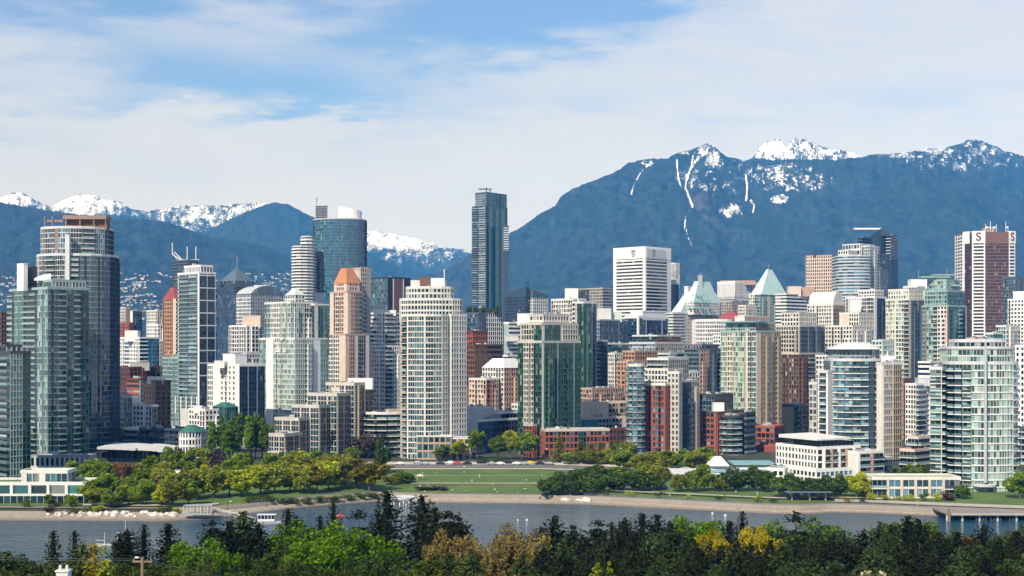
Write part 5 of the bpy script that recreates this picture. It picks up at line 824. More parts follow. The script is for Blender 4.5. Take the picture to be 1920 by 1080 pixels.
def matground():
    m, nt, b = nodemat('ground_soil'); n = nnoise(nt, .05, 6); n2 = nnoise(nt, .6, 4); f = nmath(nt, 'ADD', nmath(nt, 'MULTIPLY', n, .6), nmath(nt, 'MULTIPLY', n2, .4))
    nt.links.new(nmix(nt, nramp(nt, f, .4, .6), (.022, .032, .012), (.06, .062, .035)), b.inputs['Base Color']); b.inputs['Roughness'].default_value = .95; M['soil'] = m
    m, nt, b = nodemat('lawn_grass'); n = nnoise(nt, .07, 5); n2 = nnoise(nt, .9, 4, .65); f = nmath(nt, 'ADD', nmath(nt, 'MULTIPLY', n, .55), nmath(nt, 'MULTIPLY', n2, .45))
    c = nmix(nt, nramp(nt, f, .36, .64), (.042, .092, .012), (.115, .180, .026)); nt.links.new(c, b.inputs['Base Color']); b.inputs['Roughness'].default_value = .9; M['lawn'] = m
    m, nt, b = nodemat('beach_sand'); n = nnoise(nt, .5, 6, .65); n2 = nnoise(nt, 2.2, 3); g_ = N_(nt, 'ShaderNodeNewGeometry'); sp = N_(nt, 'ShaderNodeSeparateXYZ'); nt.links.new(g_.outputs['Position'], sp.inputs[0])
    wet = nramp(nt, nmath(nt, 'ADD', sp.outputs[2], nmath(nt, 'MULTIPLY', n, .5)), .25, .75)
    dry = nmix(nt, nramp(nt, nmath(nt, 'ADD', nmath(nt, 'MULTIPLY', n, .5), nmath(nt, 'MULTIPLY', n2, .5)), .35, .65), (.24, .19, .14), (.42, .36, .28)); nt.links.new(nmix(nt, wet, (.17, .13, .09), dry), b.inputs['Base Color']); b.inputs['Roughness'].default_value = .9; M['sand'] = m
    m, nt, b = nodemat('asphalt'); n = nnoise(nt, .4, 5); nt.links.new(nmix(nt, nramp(nt, n, .3, .7), (.10, .095, .09), (.19, .18, .165)), b.inputs['Base Color']); b.inputs['Roughness'].default_value = .9; M['asphalt'] = m
    m, nt, b = nodemat('paving'); n = nnoise(nt, .5, 5); nt.links.new(nmix(nt, nramp(nt, n, .3, .7), (.34, .29, .23), (.50, .44, .36)), b.inputs['Base Color']); b.inputs['Roughness'].default_value = .9; M['paving'] = m
    m, nt, b = nodemat('promenade_paving'); n = nnoise(nt, .6, 5); nt.links.new(nmix(nt, nramp(nt, n, .3, .7), (.15, .125, .10), (.27, .23, .19)), b.inputs['Base Color']); b.inputs['Roughness'].default_value = .9; M['promenade'] = m
    m, nt, b = nodemat('sea_water'); b.inputs['Base Color'].default_value = (.010, .062, .105, 1); b.inputs['Roughness'].default_value = .06; b.inputs['IOR'].default_value = 1.33; b.inputs['Specular IOR Level'].default_value = .3
    n = nnoise(nt, .55, 4, .6, stretch=(.45, 1.0, 1)); n2 = nnoise(nt, .035, 3, stretch=(.5, 1, 1)); bp = N_(nt, 'ShaderNodeBump'); bp.inputs['Distance'].default_value = 1.0
    nt.links.new(nmath(nt, 'MULTIPLY', n, nramp(nt, n2, .35, .65, .4, 1.4)), bp.inputs['Height']); bp.inputs['Strength'].default_value = .8; nt.links.new(bp.outputs[0], b.inputs['Normal']); M['water'] = m
matground()
PXS = np.concatenate([np.arange(-700, -100, 100), np.arange(-100, 2040, 15), np.arange(2040, 2701, 110)]).astype(float)
def strip(name, p0, p1, rows, mat, kind='structure'):
    """sheet between two bearings; rows are (distance function, height function)"""
    px = PXS[(PXS >= p0) & (PXS <= p1)]; v = []; n = len(px)
    for Df, zf in rows:
        for p in px: D = float(Df(p)); v.append((X(p, D), D, float(zf(p)) if callable(zf) else zf))
    f = [(r*n+i, r*n+i+1, (r+1)*n+i+1, (r+1)*n+i) for r in range(len(rows)-1) for i in range(n-1)]
    o = link(name, mesh_np(name, v, f, mat)); tag(o, kind=kind); return o
cst = lambda d: (lambda p: d)
rows = [(cst(13500), GZ), (cst(3000), GZ), (cst(720), GZ), (lambda p: max(lawn_end(p), S_(p)+bw(p)+8), 3.3), (lambda p: S_(p)+bw(p)+6, pz-.2), (lambda p: S_(p)+bw(p)+.6, pz-.3), (lambda p: S_(p)+bw(p), lambda p: bz(p)-.25), (lambda p: S_(p)-3, -1.0), (cst(400), -6), (cst(335), -5), (cst(318), -1), (cst(300), 2), (cst(250), 8), (cst(180), 18), (cst(100), 30), (cst(45), 38)]
px = np.concatenate([PXS, []]); v = []; n = len(px)
for Df, zf in rows:
    for p in px: D = float(Df(p)); v.append((X(p, D), D, float(zf(p)) if callable(zf) else zf))
for D, z in ((0, 45), (-600, 50), (-3000, 55)):
    for p in px: v.append(((p-CX)*.8 if D == 0 else (p-CX)*3, D, z))
R_ = len(rows)+3
f = [(r*n+i+1, r*n+i, (r+1)*n+i, (r+1)*n+i+1) for r in range(R_-1) for i in range(n-1)]
f = [q[::-1] for q in f]
tag(link('ground', mesh_np('ground', v, f, M['soil'])), kind='structure')
strip('water', -700, 2700, [(cst(312), 0), (cst(360), 0), (cst(420), 0), (lambda p: S_(p)+2.5, 0)], M['water'])
strip('beach', -700, 2700, [(lambda p: S_(p)-3, -.35), (lambda p: S_(p)+bw(p)*.5, lambda p: bz(p)*.42), (lambda p: S_(p)+bw(p)+.05, bz)], M['sand'])
tag(strip('seawall', 330, 2700, [(lambda p: S_(p)+bw(p), lambda p: bz(p)-.4), (lambda p: S_(p)+bw(p), pz+.14), (lambda p: S_(p)+bw(p)+.55, pz+.14), (lambda p: S_(p)+bw(p)+.56, pz-.1)], M['seastone']), 'long concrete seawall between the beach and the promenade', 'seawall')
strip('promenade', -700, 2700, [(lambda p: S_(p)+bw(p)+.4, pz+.02), (lambda p: S_(p)+bw(p)+5.2, pz+.03)], M['promenade'])
strip('lawn', -700, 2700, [(lambda p: S_(p)+bw(p)+5.2, pz+.06), (lambda p: (S_(p)+bw(p)+lawn_end(p))/2, lambda p: 3.2), (lambda p: max(lawn_end(p), S_(p)+bw(p)+8), 3.62)], M['lawn'])
strip('street', 560, 1460, [(lambda p: lawn_end(p)+1, 3.70), (lambda p: lawn_end(p)+22, 3.72)], M['asphalt'])
strip('pavement', 560, 1460, [(lambda p: lawn_end(p)+22, 3.72), (lambda p: lawn_end(p)+22.05, 3.85), (lambda p: lawn_end(p)+34, 3.87)], M['paving'])
strip('pavement', 560, 1460, [(lambda p: lawn_end(p)-2, 3.66), (lambda p: lawn_end(p)-2, 3.84), (lambda p: lawn_end(p)+1, 3.84), (lambda p: lawn_end(p)+1.02, 3.7)], M['paving'])
strip('path', 770, 1025, [(lambda p: 548, 3.18), (lambda p: 551.5, 3.2)], M['paving']); strip('path', 1120, 1640, [(lambda p: S_(p)+bw(p)+15, 3.3), (lambda p: S_(p)+bw(p)+18, 3.34)], M['paving'])
strip('path', 690, 1020, [(lambda p: 580, 3.45), (lambda p: 581.2, 3.46)], M['paving'])
strip('plaza', 250, 440, [(lambda p: 566, 3.45), (lambda p: 590, 3.68)], M['paving']); strip('road', 120, 430, [(lambda p: 530, 3.2), (lambda p: 540, 3.3)], M['asphalt']); strip('road', 250, 420, [(lambda p: 552, 3.35), (lambda p: 563, 3.45)], M['asphalt']); strip('plaza', 1560, 2700, [(lambda p: S_(p)+bw(p)+5.3, 2.84), (lambda p: S_(p)+bw(p)+13, 2.95)], M['paving'])
strip('plaza', 150, 420, [(lambda p: S_(p)+bw(p)+5.3, 2.85), (lambda p: S_(p)+bw(p)+9, 2.95)], M['paving'])
# ---------------------------------------------------------------- mountains
def mtmat():
    m, nt, b = nodemat('mountain_forest'); n = nnoise(nt, .0012, 8, .62); n2 = nnoise(nt, .02, 6, .7, stretch=(1, .35, .8)); n3 = nnoise(nt, .0045, 5, .6, stretch=(1, .4, 1))
    c = nmix(nt, nramp(nt, n2, .36, .64), (.003, .009, .011), (.040, .056, .048)); c = nmix(nt, nramp(nt, n3, .35, .7), c, nmix(nt, .5, c, (.02, .03, .018)))
    c = nmix(nt, nramp(nt, nmath(nt, 'ADD', nmath(nt, 'MULTIPLY', n, .75), nmath(nt, 'MULTIPLY', n2, .25)), .61, .70, 0, .55), c, (.15, .11, .11))
    at = N_(nt, 'ShaderNodeAttribute'); at.attribute_name = 'snow'
    n4 = nnoise(nt, .07, 6, .78, stretch=(1, .3, .8)); s = nramp(nt, nmath(nt, 'ADD', at.outputs['Fac'], nmath(nt, 'MULTIPLY', nmath(nt, 'SUBTRACT', n4, .5), 2.9)), .46, .74)
    c = nmix(nt, s, c, (.80, .82, .85)); nt.links.new(c, b.inputs['Base Color']); b.inputs['Roughness'].default_value = .95; b.inputs['Specular IOR Level'].default_value = .1; return m
MT = mtmat()
def mountain(name, prof, Dr, Df, pw=1.15, amp=.10, seed=1, nu=2.0, nv=90, snow=(), chutes=(), jag=1.5, zf=0.0, coarse=48, pad=(0, 0)):
    P_ = interp(prof); px = np.arange(prof[0][0], prof[-1][0]+nu, nu); v = np.concatenate([np.linspace(0, 1, nv), np.linspace(1.03, 1.35, 10)])
    py = P_(px)+(fbm(px/7, px*0, 4, seed)-.5)*jag*4
    zr = H-(py-HY)/F*Dr
    U, V = np.meshgrid(px, v); D = Df+(Dr-Df)*V; zz = zr[None, :]
    s = np.where(V <= 1, np.clip(V, 0, 1)**pw, 1-(V-1)*1.6)
    wx = (U-CX)/F*Dr; ws = coarse*26.0; wob = fbm(wx/ws, D/ws, 6, seed+3, .55); rid = 1-np.abs(2*fbm(wx/(ws*.7)+3, D/(ws*.9)+7, 6, seed+9, .55)-1)
    env = np.where(V <= 1, np.clip(V, 0, 1)*(1-np.clip(V, 0, 1)**6), 0)
    z = zf+(zz-zf)*s+env*amp*zz*((wob-.5)*1.4+(rid-.6)*1.5)
    z = np.where(V < 1, np.minimum(z, H-(py[None, :]-HY)/F*D-4*(1-V)), z)
    PY = HY-(z-H)/D*F; sn = np.zeros_like(z)
    nz = fbm(U/9, PY/7, 5, seed+21, .6); nb = fbm(U/30, PY/30, 3, seed+31)
    for cx, cy, rx, ry, st in snow:
        d = ((U-cx)/rx)**2+((PY-cy)/ry)**2; sn = np.maximum(sn, np.clip(1.25-d, 0, 1)**.7*st*.8+(nz-.5)*1.5*(d < 1.25))
    for ch, wd in chutes:
        wv = wd*(.15+.95*nz)
        for (xa, ya), (xb, yb) in zip(ch[:-1], ch[1:]):
            L2 = (xb-xa)**2+(yb-ya)**2; t = np.clip(((U-xa)*(xb-xa)+(PY-ya)*(yb-ya))/L2, 0, 1); d = np.hypot(U-xa-t*(xb-xa), PY-ya-t*(yb-ya)); sn = np.maximum(sn, np.clip(1.5-d/wv, 0, 1))
    co = np.stack([(U-CX)/F*D, D, z], -1).reshape(-1, 3); n = len(px); r = len(v)
    idx = np.arange(n*r).reshape(r, n); f = np.stack([idx[:-1, :-1], idx[:-1, 1:], idx[1:, 1:], idx[1:, :-1]], -1).reshape(-1, 4)
    me = mesh_np(name, co, f, MT, smooth=True); a = me.attributes.new('snow', 'FLOAT', 'POINT'); a.data.foreach_set('value', sn.ravel().astype(np.float32)); tag(link(name, me), kind='structure')
    return co.reshape(r, n, 3), PY
# far snow range
mountain('mountains', [(-260, 400), (-120, 380), (-30, 384), (0, 372), (22, 361), (45, 361), (62, 372), (80, 382), (98, 387), (120, 374), (150, 363), (182, 366), (205, 374), (228, 379), (245, 391), (270, 395), (305, 392), (335, 386), (380, 386), (420, 384), (460, 381), (490, 380), (520, 384), (560, 400), (620, 420), (685, 431), (735, 437), (780, 447), (830, 462), (870, 468), (900, 472), (960, 492), (1060, 520)],
         12800, 10200, 1.0, .2, 5, 1.6, 80, snow=[(30, 372, 70, 16, .95), (160, 382, 95, 24, 1.0), (250, 396, 60, 10, .5), (400, 398, 140, 26, .72), (370, 415, 60, 26, .6), (490, 384, 60, 10, .9), (760, 448, 120, 26, 1.05), (700, 438, 60, 20, 1.0), (790, 480, 70, 22, .45), (850, 470, 50, 12, .6)], jag=.9, coarse=40)
# middle blue peak
mountain('mountains', [(300, 470), (380, 440), (420, 416), (460, 398), (490, 386), (515, 379), (540, 383), (565, 396), (590, 408), (640, 440), (700, 478), (745, 500), (800, 525), (860, 550)], 10600, 8600, 1.05, .2, 14, 2, 60, jag=.7)
# right big mountain
RM = mountain('mountains', [(690, 560), (760, 530), (830, 505), (880, 478), (950, 441), (985, 420), (1005, 405), (1040, 386), (1052, 368), (1075, 353), (1110, 340), (1150, 325), (1178, 305), (1215, 298), (1252, 297), (1268, 288), (1285, 282), (1305, 277), (1325, 268), (1340, 276), (1362, 292), (1395, 301), (1412, 296), (1450, 300), (1500, 298), (1560, 300), (1600, 296), (1640, 294), (1690, 296), (1760, 310), (1850, 330), (2000, 350), (2250, 380)],
         9600, 5200, 1.1, .46, 23, 1.5, 150, snow=[(1325, 280, 26, 16, .8), (1300, 282, 34, 9, .62), (1335, 296, 14, 26, .7), (1215, 305, 14, 10, .5), (1450, 330, 60, 26, .55), (1500, 335, 60, 24, .5), (1370, 395, 22, 14, .75), (1365, 398, 12, 9, 1.0), (1460, 372, 18, 10, .85), (1350, 330, 80, 36, .32), (1480, 350, 20, 8, .75)],
         chutes=[([(1269, 300), (1270, 318), (1273, 338), (1277, 350)], 2.0), ([(1330, 275), (1302, 305), (1288, 330), (1285, 352), (1292, 370), (1300, 390)], 2.4), ([(1300, 290), (1296, 312), (1286, 345)], 1.2), ([(1285, 410), (1284, 425), (1292, 450), (1297, 460)], 1.3), ([(1398, 325), (1401, 350), (1399, 375)], 2.6), ([(1407, 375), (1414, 385), (1412, 398)], 2.2), ([(1222, 302), (1200, 325), (1188, 348), (1184, 362)], 1.3)], jag=1.2, coarse=100)
mountain('mountains', [(1370, 320), (1400, 303), (1412, 292), (1425, 277), (1437, 266), (1455, 261), (1468, 264), (1476, 278), (1482, 266), (1492, 258), (1500, 262), (1508, 260), (1522, 266), (1540, 274), (1560, 280), (1590, 285), (1614, 290), (1640, 300), (1700, 312)], 10400, 9000, 1.0, .14, 31, 1.2, 60, snow=[(1450, 278, 40, 20, 1.1), (1500, 274, 50, 22, .72), (1560, 288, 60, 12, .85), (1520, 296, 70, 20, .75), (1430, 294, 40, 16, .8), (1600, 291, 26, 6, 1.1)], jag=2.0, coarse=26)
mountain('mountains', [(1400, 400), (1450, 378), (1500, 352), (1560, 322), (1600, 303), (1630, 291), (1660, 288), (1700, 287), (1735, 279), (1770, 279), (1795, 270), (1825, 260), (1850, 267), (1880, 281), (1920, 294), (2000, 300), (2100, 330), (2250, 345)], 8600, 5000, 1.12, .40, 41, 1.5, 130, snow=[(1760, 283, 36, 8, .85), (1700, 290, 60, 8, .6), (1825, 268, 26, 10, .55), (1860, 280, 50, 20, .5), (1800, 300, 120, 20, .35)], chutes=[([(1614, 303), (1617, 315), (1615, 328)], 1.6), ([(1644, 318), (1652, 322)], 3.0)], jag=1.5, coarse=95)
# near left ridge with the houses on its foot
LM = mountain('mountains', [(-420, 395), (-200, 380), (-60, 378), (0, 379), (60, 390), (120, 399), (170, 405), (215, 411), (280, 411), (320, 418), (360, 432), (400, 444), (440, 450), (470, 455), (510, 466), (560, 492), (600, 515), (660, 545), (760, 580)], 8200, 4700, 1.25, .22, 52, 2, 110, jag=1.0)
def distant_houses():
    co, PY = LM; rnd = np.random.default_rng(3); ok = np.argwhere((PY > 512) & (PY < 600) & (co[:, :, 2] > 60)); ok = ok[ok[:, 0] < 108]; pick = ok[rnd.integers(0, len(ok), 4200)]; mb = MB(); ml = ['beige', 'grey', 'lightgrey', 'tan', 'pink', 'grey', 'concrete']
    for r, c in pick:
        x, y, z = co[r, c]
        if vnoise(np.array(x/160.), np.array(y/90.), 5) < .48: continue
        x += rnd.uniform(-15, 15); w, d, h = rnd.uniform(2.5, 7.5), rnd.uniform(3, 5), rnd.uniform(2.5, 5); mb.prism([(x-w, y-d), (x+w, y-d), (x+w, y+d), (x-w, y+d)], z-8, z+h, M[ml[rnd.integers(0, len(ml))]], top=M['grey'])
    tag(mb.build('distant_houses'), 'tiny pale houses scattered over the foot of the far hillside', 'houses', kind='stuff')
distant_houses()
# ---------------------------------------------------------------- vegetation
def leafmat(name, c0, c1, tr=.22, hue=.25):
    m = bpy.data.materials.new(name); m.use_nodes = True; nt = m.node_tree; nt.nodes.clear(); out = N_(nt, 'ShaderNodeOutputMaterial')
    g_ = N_(nt, 'ShaderNodeNewGeometry'); oi = N_(nt, 'ShaderNodeObjectInfo'); n = nnoise(nt, .45, 3)
    f = nmath(nt, 'ADD', nmath(nt, 'MULTIPLY', g_.outputs['Random Per Island'], .6), nmath(nt, 'MULTIPLY', n, .5)); c = nmix(nt, nramp(nt, f, .25, .85), c0, c1)
    k = nramp(nt, oi.outputs['Random'], 0, 1, 1-hue, 1+hue); sc = N_(nt, 'ShaderNodeVectorMath', operation='SCALE'); nt.links.new(c, sc.inputs[0]); nt.links.new(k, sc.inputs['Scale'])
    d = N_(nt, 'ShaderNodeBsdfDiffuse'); t = N_(nt, 'ShaderNodeBsdfTranslucent'); nt.links.new(sc.outputs[0], d.inputs[0]); nt.links.new(sc.outputs[0], t.inputs[0])
    mx = N_(nt, 'ShaderNodeMixShader'); mx.inputs[0].default_value = tr; nt.links.new(d.outputs[0], mx.inputs[1]); nt.links.new(t.outputs[0], mx.inputs[2]); nt.links.new(mx.outputs[0], out.inputs[0]); M[name] = m
leafmat('lf_conifer', (.008, .010, .004), (.030, .035, .011), .06); leafmat('lf_fir', (.018, .034, .010), (.070, .098, .024), .15); leafmat('lf_bright', (.030, .080, .004), (.165, .29, .014), .3); leafmat('lf_bush', (.014, .026, .006), (.060, .085, .014), .2); leafmat('lf_green', (.12, .20, .016), (.34, .44, .04), .5)
leafmat('lf_olive', (.16, .19, .018), (.42, .43, .045), .5); leafmat('lf_near', (.035, .050, .010), (.12, .135, .025), .25); leafmat('lf_nearg', (.022, .052, .010), (.085, .13, .022), .25); leafmat('lf_yellow', (.10, .105, .008), (.32, .27, .02), .3); leafmat('lf_lime', (.24, .29, .014), (.58, .60, .03), .5); leafmat('lf_gold', (.14, .105, .03), (.34, .26, .08), .25); leafmat('lf_gold2', (.24, .20, .012), (.55, .44, .02), .35); leafmat('lf_poplar', (.11, .20, .014), (.30, .44, .035), .5)
leafmat('lf_bare', (.05, .035, .025), (.14, .10, .075), .1); leafmat('lf_dark', (.045, .085, .014), (.155, .22, .034), .36); leafmat('lf_red', (.10, .05, .025), (.22, .12, .05), .2); leafmat('lf_blossom', (.15, .15, .06), (.50, .46, .28), .2)
def quads(C, A, Bv):
    """parallelogram per centre"""
    n = len(C); v = np.empty((n, 4, 3)); v[:, 0] = C-A-Bv; v[:, 1] = C+A-Bv; v[:, 2] = C+A+Bv; v[:, 3] = C-A+Bv
    return v.reshape(-1, 3), np.arange(n*4).reshape(-1, 4)
def rdir(n, rng):
    d = rng.normal(size=(n, 3)); return d/np.linalg.norm(d, axis=1, keepdims=True)
def leaves(C, sz, rng, up=.35):
    n = len(C); N = rdir(n, rng); N[:, 2] = np.abs(N[:, 2])+up; N /= np.linalg.norm(N, axis=1, keepdims=True); T = np.cross(N, rdir(n, rng)); T /= np.linalg.norm(T, axis=1, keepdims=True)+1e-6; W = np.cross(N, T); s = sz*rng.uniform(.6, 1.3, (n, 1))
    return quads(C, T*s*.6, W*s*.42)
def broad_mesh(h, w, nblob, nleaf, leaf, seed, low=.22, mat='lf_green', top=1.0, flat=1.0, b0=.10, b1=.2):
    """crown of many leaf clumps with gaps between them; h, w in metres"""
    rng = np.random.default_rng(seed); cz = h*(low+(1-low)/2); rz = h*(1-low)/2; cs = []
    for i in range(nblob):
        d = rdir(1, rng)[0]; d[2] = d[2]*.9+.12; r = rng.uniform(.45, .86) if i % 3 else rng.uniform(.1, .5)
        zt = d[2]*r; sh = (1-.35*max(0, zt)) if top < 1 else 1; c = np.array([d[0]*r*w/2*sh, d[1]*r*w/2*sh, cz+d[2]*r*rz*flat]); br = w*rng.uniform(b0, b1); k = int(nleaf/nblob*(br/(w*(b0+b1)/2))**2)
        p = rdir(k, rng)*(rng.uniform(.35, 1.0, (k, 1))**.5)*br*rng.uniform(.75, 1.2, 3); cs.append(c+p)
    C = np.concatenate(cs); C = C[C[:, 2] > h*low*.55]; v, f = leaves(C, leaf, rng); return mesh_np('crown', v, f, M[mat]), rng
def trunk_mesh(h, r, seed, limbs=6, spread=.3, mat='bark', lim0=.3):
    rnd = random.Random(seed); mb = MB(); z = 0; p = Vector((0, 0, -.6)); k = 5
    for i in range(k):
        q = Vector((rnd.uniform(-.02, .02)*h, rnd.uniform(-.02, .02)*h, h*(i+1)/k)); mb.tube(p, q, r*(1-i/k*.85), M[mat], 6, r*(1-(i+1)/k*.85)); p = q
    for i in range(limbs):
        a = rnd.uniform(0, 6.28); z0 = h*rnd.uniform(lim0, .8); L = h*spread*rnd.uniform(.6, 1.1); m_ = Vector((math.cos(a)*L*.55, math.sin(a)*L*.55, z0+L*.45)); e = Vector((math.cos(a)*L, math.sin(a)*L, z0+L*.95)); mb.tube((0, 0, z0), m_, r*.45, M[mat], 5, r*.3); mb.tube(m_, e, r*.3, M[mat], 5, r*.08)
    return mb.mesh('trunk', smooth=True)
def conifer_mesh(h, w, seed, mat='lf_conifer', step=.45, spray=.62, prof=.85, droop=.28, open_=0.0, up=False, base=.06):
    rng = np.random.default_rng(seed); P = []; A = []; Bq = []; z = h*base
    asym = rng.uniform(0, 6.28)
    while z < h*.985:
        t = z/h; R0 = w/2*min(1, (1-t)**prof*1.08+.02)*min(1, .62+t*2.2); nb = int(rng.integers(5, 9)) if t < .93 else 4
        if rng.random() < open_: z += step*1.6; continue
        a0 = rng.uniform(0, 6.28)
        for b_ in range(nb):
            a = a0+6.283*b_/nb+rng.uniform(-.3, .3); L = R0*rng.uniform(.55, 1.12)*(1+.12*math.cos(a-asym))+.15; m = max(2, int(L/.30)); ts = np.linspace(.12, 1, m)+rng.uniform(-.04, .04, m)
            dz = (-droop*ts**1.5+.10*ts**3)*L if not up else (.45*ts)*L
            dirv = np.array([math.cos(a), math.sin(a), 0]); side = np.array([-math.sin(a), math.cos(a), 0]); pts = dirv*(ts*L)[:, None]; pts[:, 2] = z+dz+rng.uniform(-.1, .1, m)
            for sg in (-1, 1):
                sl = spray*(1.1-ts*.6)*rng.uniform(.6, 1.3, m)*min(1, .4+L/2.2); d = side*sg*sl[:, None]*.62+dirv*sl[:, None]*.5; d[:, 2] -= sl*rng.uniform(.15, .55, m) if not up else -sl*.3
                P.append(pts+d*.5); A.append(d*.5); al = dirv*(.17*spray/.6)*rng.uniform(.7, 1.4, (m, 1)); al[:, 2] = rng.uniform(-.12, .12, m); Bq.append(al)
        z += step*rng.uniform(.75, 1.25)*(1.15-.5*t)
    v, f = quads(np.concatenate(P), np.concatenate(A), np.concatenate(Bq)); return mesh_np('crown', v, f, M[mat])
PROTO = {}
def proto(kind):
    """a few differently grown individuals of each kind, each 10 m tall; crowns share their mesh"""
    if kind in PROTO: return PROTO[kind]
    out = []; K = kind
    big = {'maple': ('lf_bright', 9.5, 60, 12000), 'bigolive': ('lf_near', 8, 44, 9000), 'golden': ('lf_gold', 8.5, 46, 7500), 'yellow': ('lf_gold2', 8.5, 44, 9000), 'bigreen': ('lf_nearg', 8, 44, 9000), 'copper': ('lf_red', 8, 34, 6000), 'bush': ('lf_bush', 11, 44, 9000), 'blossom': ('lf_blossom', 7, 22, 1500)}
    small = {'green': ('lf_green', 8.5, 32, 3400), 'lime': ('lf_lime', 7.6, 30, 3200), 'olive': ('lf_olive', 8, 30, 3000), 'darkgreen': ('lf_dark', 11, 38, 4200), 'bare': ('lf_bare', 10, 22, 1100), 'gold': ('lf_yellow', 7, 22, 1800), 'shrub': ('lf_dark', 13, 14, 900), 'limeshrub': ('lf_lime', 13, 14, 900), 'redleaf': ('lf_red', 9, 22, 1700)}
    for i in range(3):
        sd = sum(map(ord, K))*7+i
        if K in big: m, w, nb, nl = big[K]; cr, _ = broad_mesh(10, w*(1+.12*(i-1)), int(nb*2.2), int(nl*1.3), .19 if K != 'blossom' else .26, sd, .12, m, b0=.055, b1=.115); tr = trunk_mesh(8, .2, sd, 10, .24, 'bark_pale' if K in ('golden', 'blossom') else 'bark')
        elif K in small: m, w, nb, nl = small[K]; cr, _ = broad_mesh(10, w*(1+.1*(i-1)), nb, nl, .58, sd, .03 if K not in ('shrub', 'limeshrub') else 0.02, m); tr = trunk_mesh(8.5, .22, sd, 5, .35)
        elif K == 'poplar': cr, _ = broad_mesh(10, 2.6, 46, 3400, .40, sd, .06, 'lf_poplar', .8); tr = trunk_mesh(9.5, .16, sd, 8, .1)
        elif K == 'streettree': cr, _ = broad_mesh(10, 5.6, 34, 2600, .40, sd, .18, 'lf_lime' if i == 1 else 'lf_green', .8); tr = trunk_mesh(9, .16, sd, 6, .2)
        elif K == 'cone': cr = conifer_mesh(10, 5.0, sd, 'lf_yellow', .5, .7, .8, .15); tr = trunk_mesh(9.6, .14, sd, 0)
        elif K == 'fir': cr = conifer_mesh(10, 5.6+.5*i, sd, 'lf_conifer', .24, .40, .62, .25); tr = trunk_mesh(9.8, .16, sd, 0)
        elif K == 'spruce': cr = conifer_mesh(10, 4.0+.4*i, sd, 'lf_conifer', .22, .36, .72, .3); tr = trunk_mesh(9.8, .13, sd, 0)
        elif K == 'openfir': cr = conifer_mesh(10, 6.4+.5*i, sd, 'lf_conifer', .28, .44, .58, .22, .18); tr = trunk_mesh(9.8, .15, sd, 0)
        elif K == 'greenfir': cr = conifer_mesh(10, 6.0+.5*i, sd, 'lf_fir', .25, .42, .62, .3); tr = trunk_mesh(9.8, .16, sd, 0)
        elif K == 'yellowfir': cr = conifer_mesh(10, 4.2, sd, 'lf_gold2' if i % 2 == 0 else 'lf_lime', .42, .42, .8, -.1, .1, True); tr = trunk_mesh(9.6, .12, sd, 0)
        elif K == 'columnar': cr, _ = broad_mesh(10, 1.7, 30, 3500, .18, sd, .02, 'lf_lime', .7); tr = trunk_mesh(9, .1, sd, 3, .05)
        out.append((cr, tr))
    PROTO[kind] = out; return out
TN = dict(maple='maple_tree', bigolive='olive_green_tree', golden='budding_tree', yellow='yellow_tree', bigreen='broadleaf_tree', copper='copper_tree', bush='broadleaf_tree', blossom='blossom_tree', green='park_tree', lime='park_tree', olive='park_tree', darkgreen='park_tree', bare='bare_tree', gold='park_tree', shrub='shrub', limeshrub='shrub', redleaf='park_tree', poplar='poplar_tree', streettree='street_tree', cone='conical_tree', fir='fir_tree', spruce='spruce_tree', openfir='fir_tree', greenfir='fir_tree', yellowfir='young_conifer', columnar='columnar_shrub')
TREEC = [0]
def tree(kind, x, y, z, h, wscale, label, group):
    i = TREEC[0]; TREEC[0] += 1; cr, tr = proto(kind)[i % 3]; rnd = random.Random(i*31+5)
    o = empty(TN[kind], (x, y, z-.1), rnd.uniform(0, 6.28)); s = h/10; o.scale = (s*wscale, s*wscale, s); link('crown', cr, o); link('trunk', tr, o)
    return tag(o, label, 'shrub' if 'shrub' in TN[kind] else 'tree', group)
ORD = ['first', 'second', 'third', 'fourth', 'fifth', 'sixth', 'seventh', 'eighth', 'ninth', 'tenth', 'eleventh', 'twelfth', 'thirteenth', 'fourteenth', 'fifteenth', 'sixteenth']
WID = dict(green=.85, lime=.76, olive=.8, darkgreen=1.1, bare=1.0, gold=.7, shrub=1.3, limeshrub=1.3, redleaf=.9, poplar=.29, streettree=.56, cone=.5)
def row(look, place, items, group):
    """items: px, base row, height px, width px, kind"""
    items = sorted(items)
    for i, (px, yb, hp, wp, kind) in enumerate(items):
        D = from_y(px, yb); h = hp*1.14*D/F; w = wp*(1.3 if kind != 'poplar' else .82)*D/F
        lab = f"{look}, {ORD[i] if i < 16 else 'further'} from left {place}" if len(items) > 1 else f"{look} {place}"
        tree(kind, X(px, D), D, ground_z(px, D), h, w/(h*WID[kind]), lab, group if len(items) > 1 else None)
rr = random.Random(11); J = lambda a: rr.uniform(-a, a)
row('tall green poplar', 'of the stand before the white apartment block', [(p+J(3), 862+J(2), h, 30, 'poplar') for p, h in ((398, 68), (414, 76), (432, 72), (450, 84), (466, 80), (482, 84), (498, 76), (508, 60), (424, 58), (440, 62), (474, 66), (490, 60))], 'poplars before the white apartment block')
row('green park tree', 'of the row below the teal glass tower', [(p+J(4), 907+J(3), 40+J(5), 38, k) for p, k in ((140, 'green'), (168, 'green'), (192, 'green'), (215, 'redleaf'), (238, 'redleaf'), (262, 'green'), (286, 'green'), (306, 'olive'))], 'park trees below the teal glass tower')
row('green park tree', 'of the loose group right of the white waterfront house', [(p+J(4), 938+J(3), 46+J(5), 40, k) for p, k in ((172, 'green'), (196, 'green'), (216, 'green'), (240, 'green'), (262, 'green'), (284, 'green'), (308, 'olive'))], 'park trees right of the waterfront house')
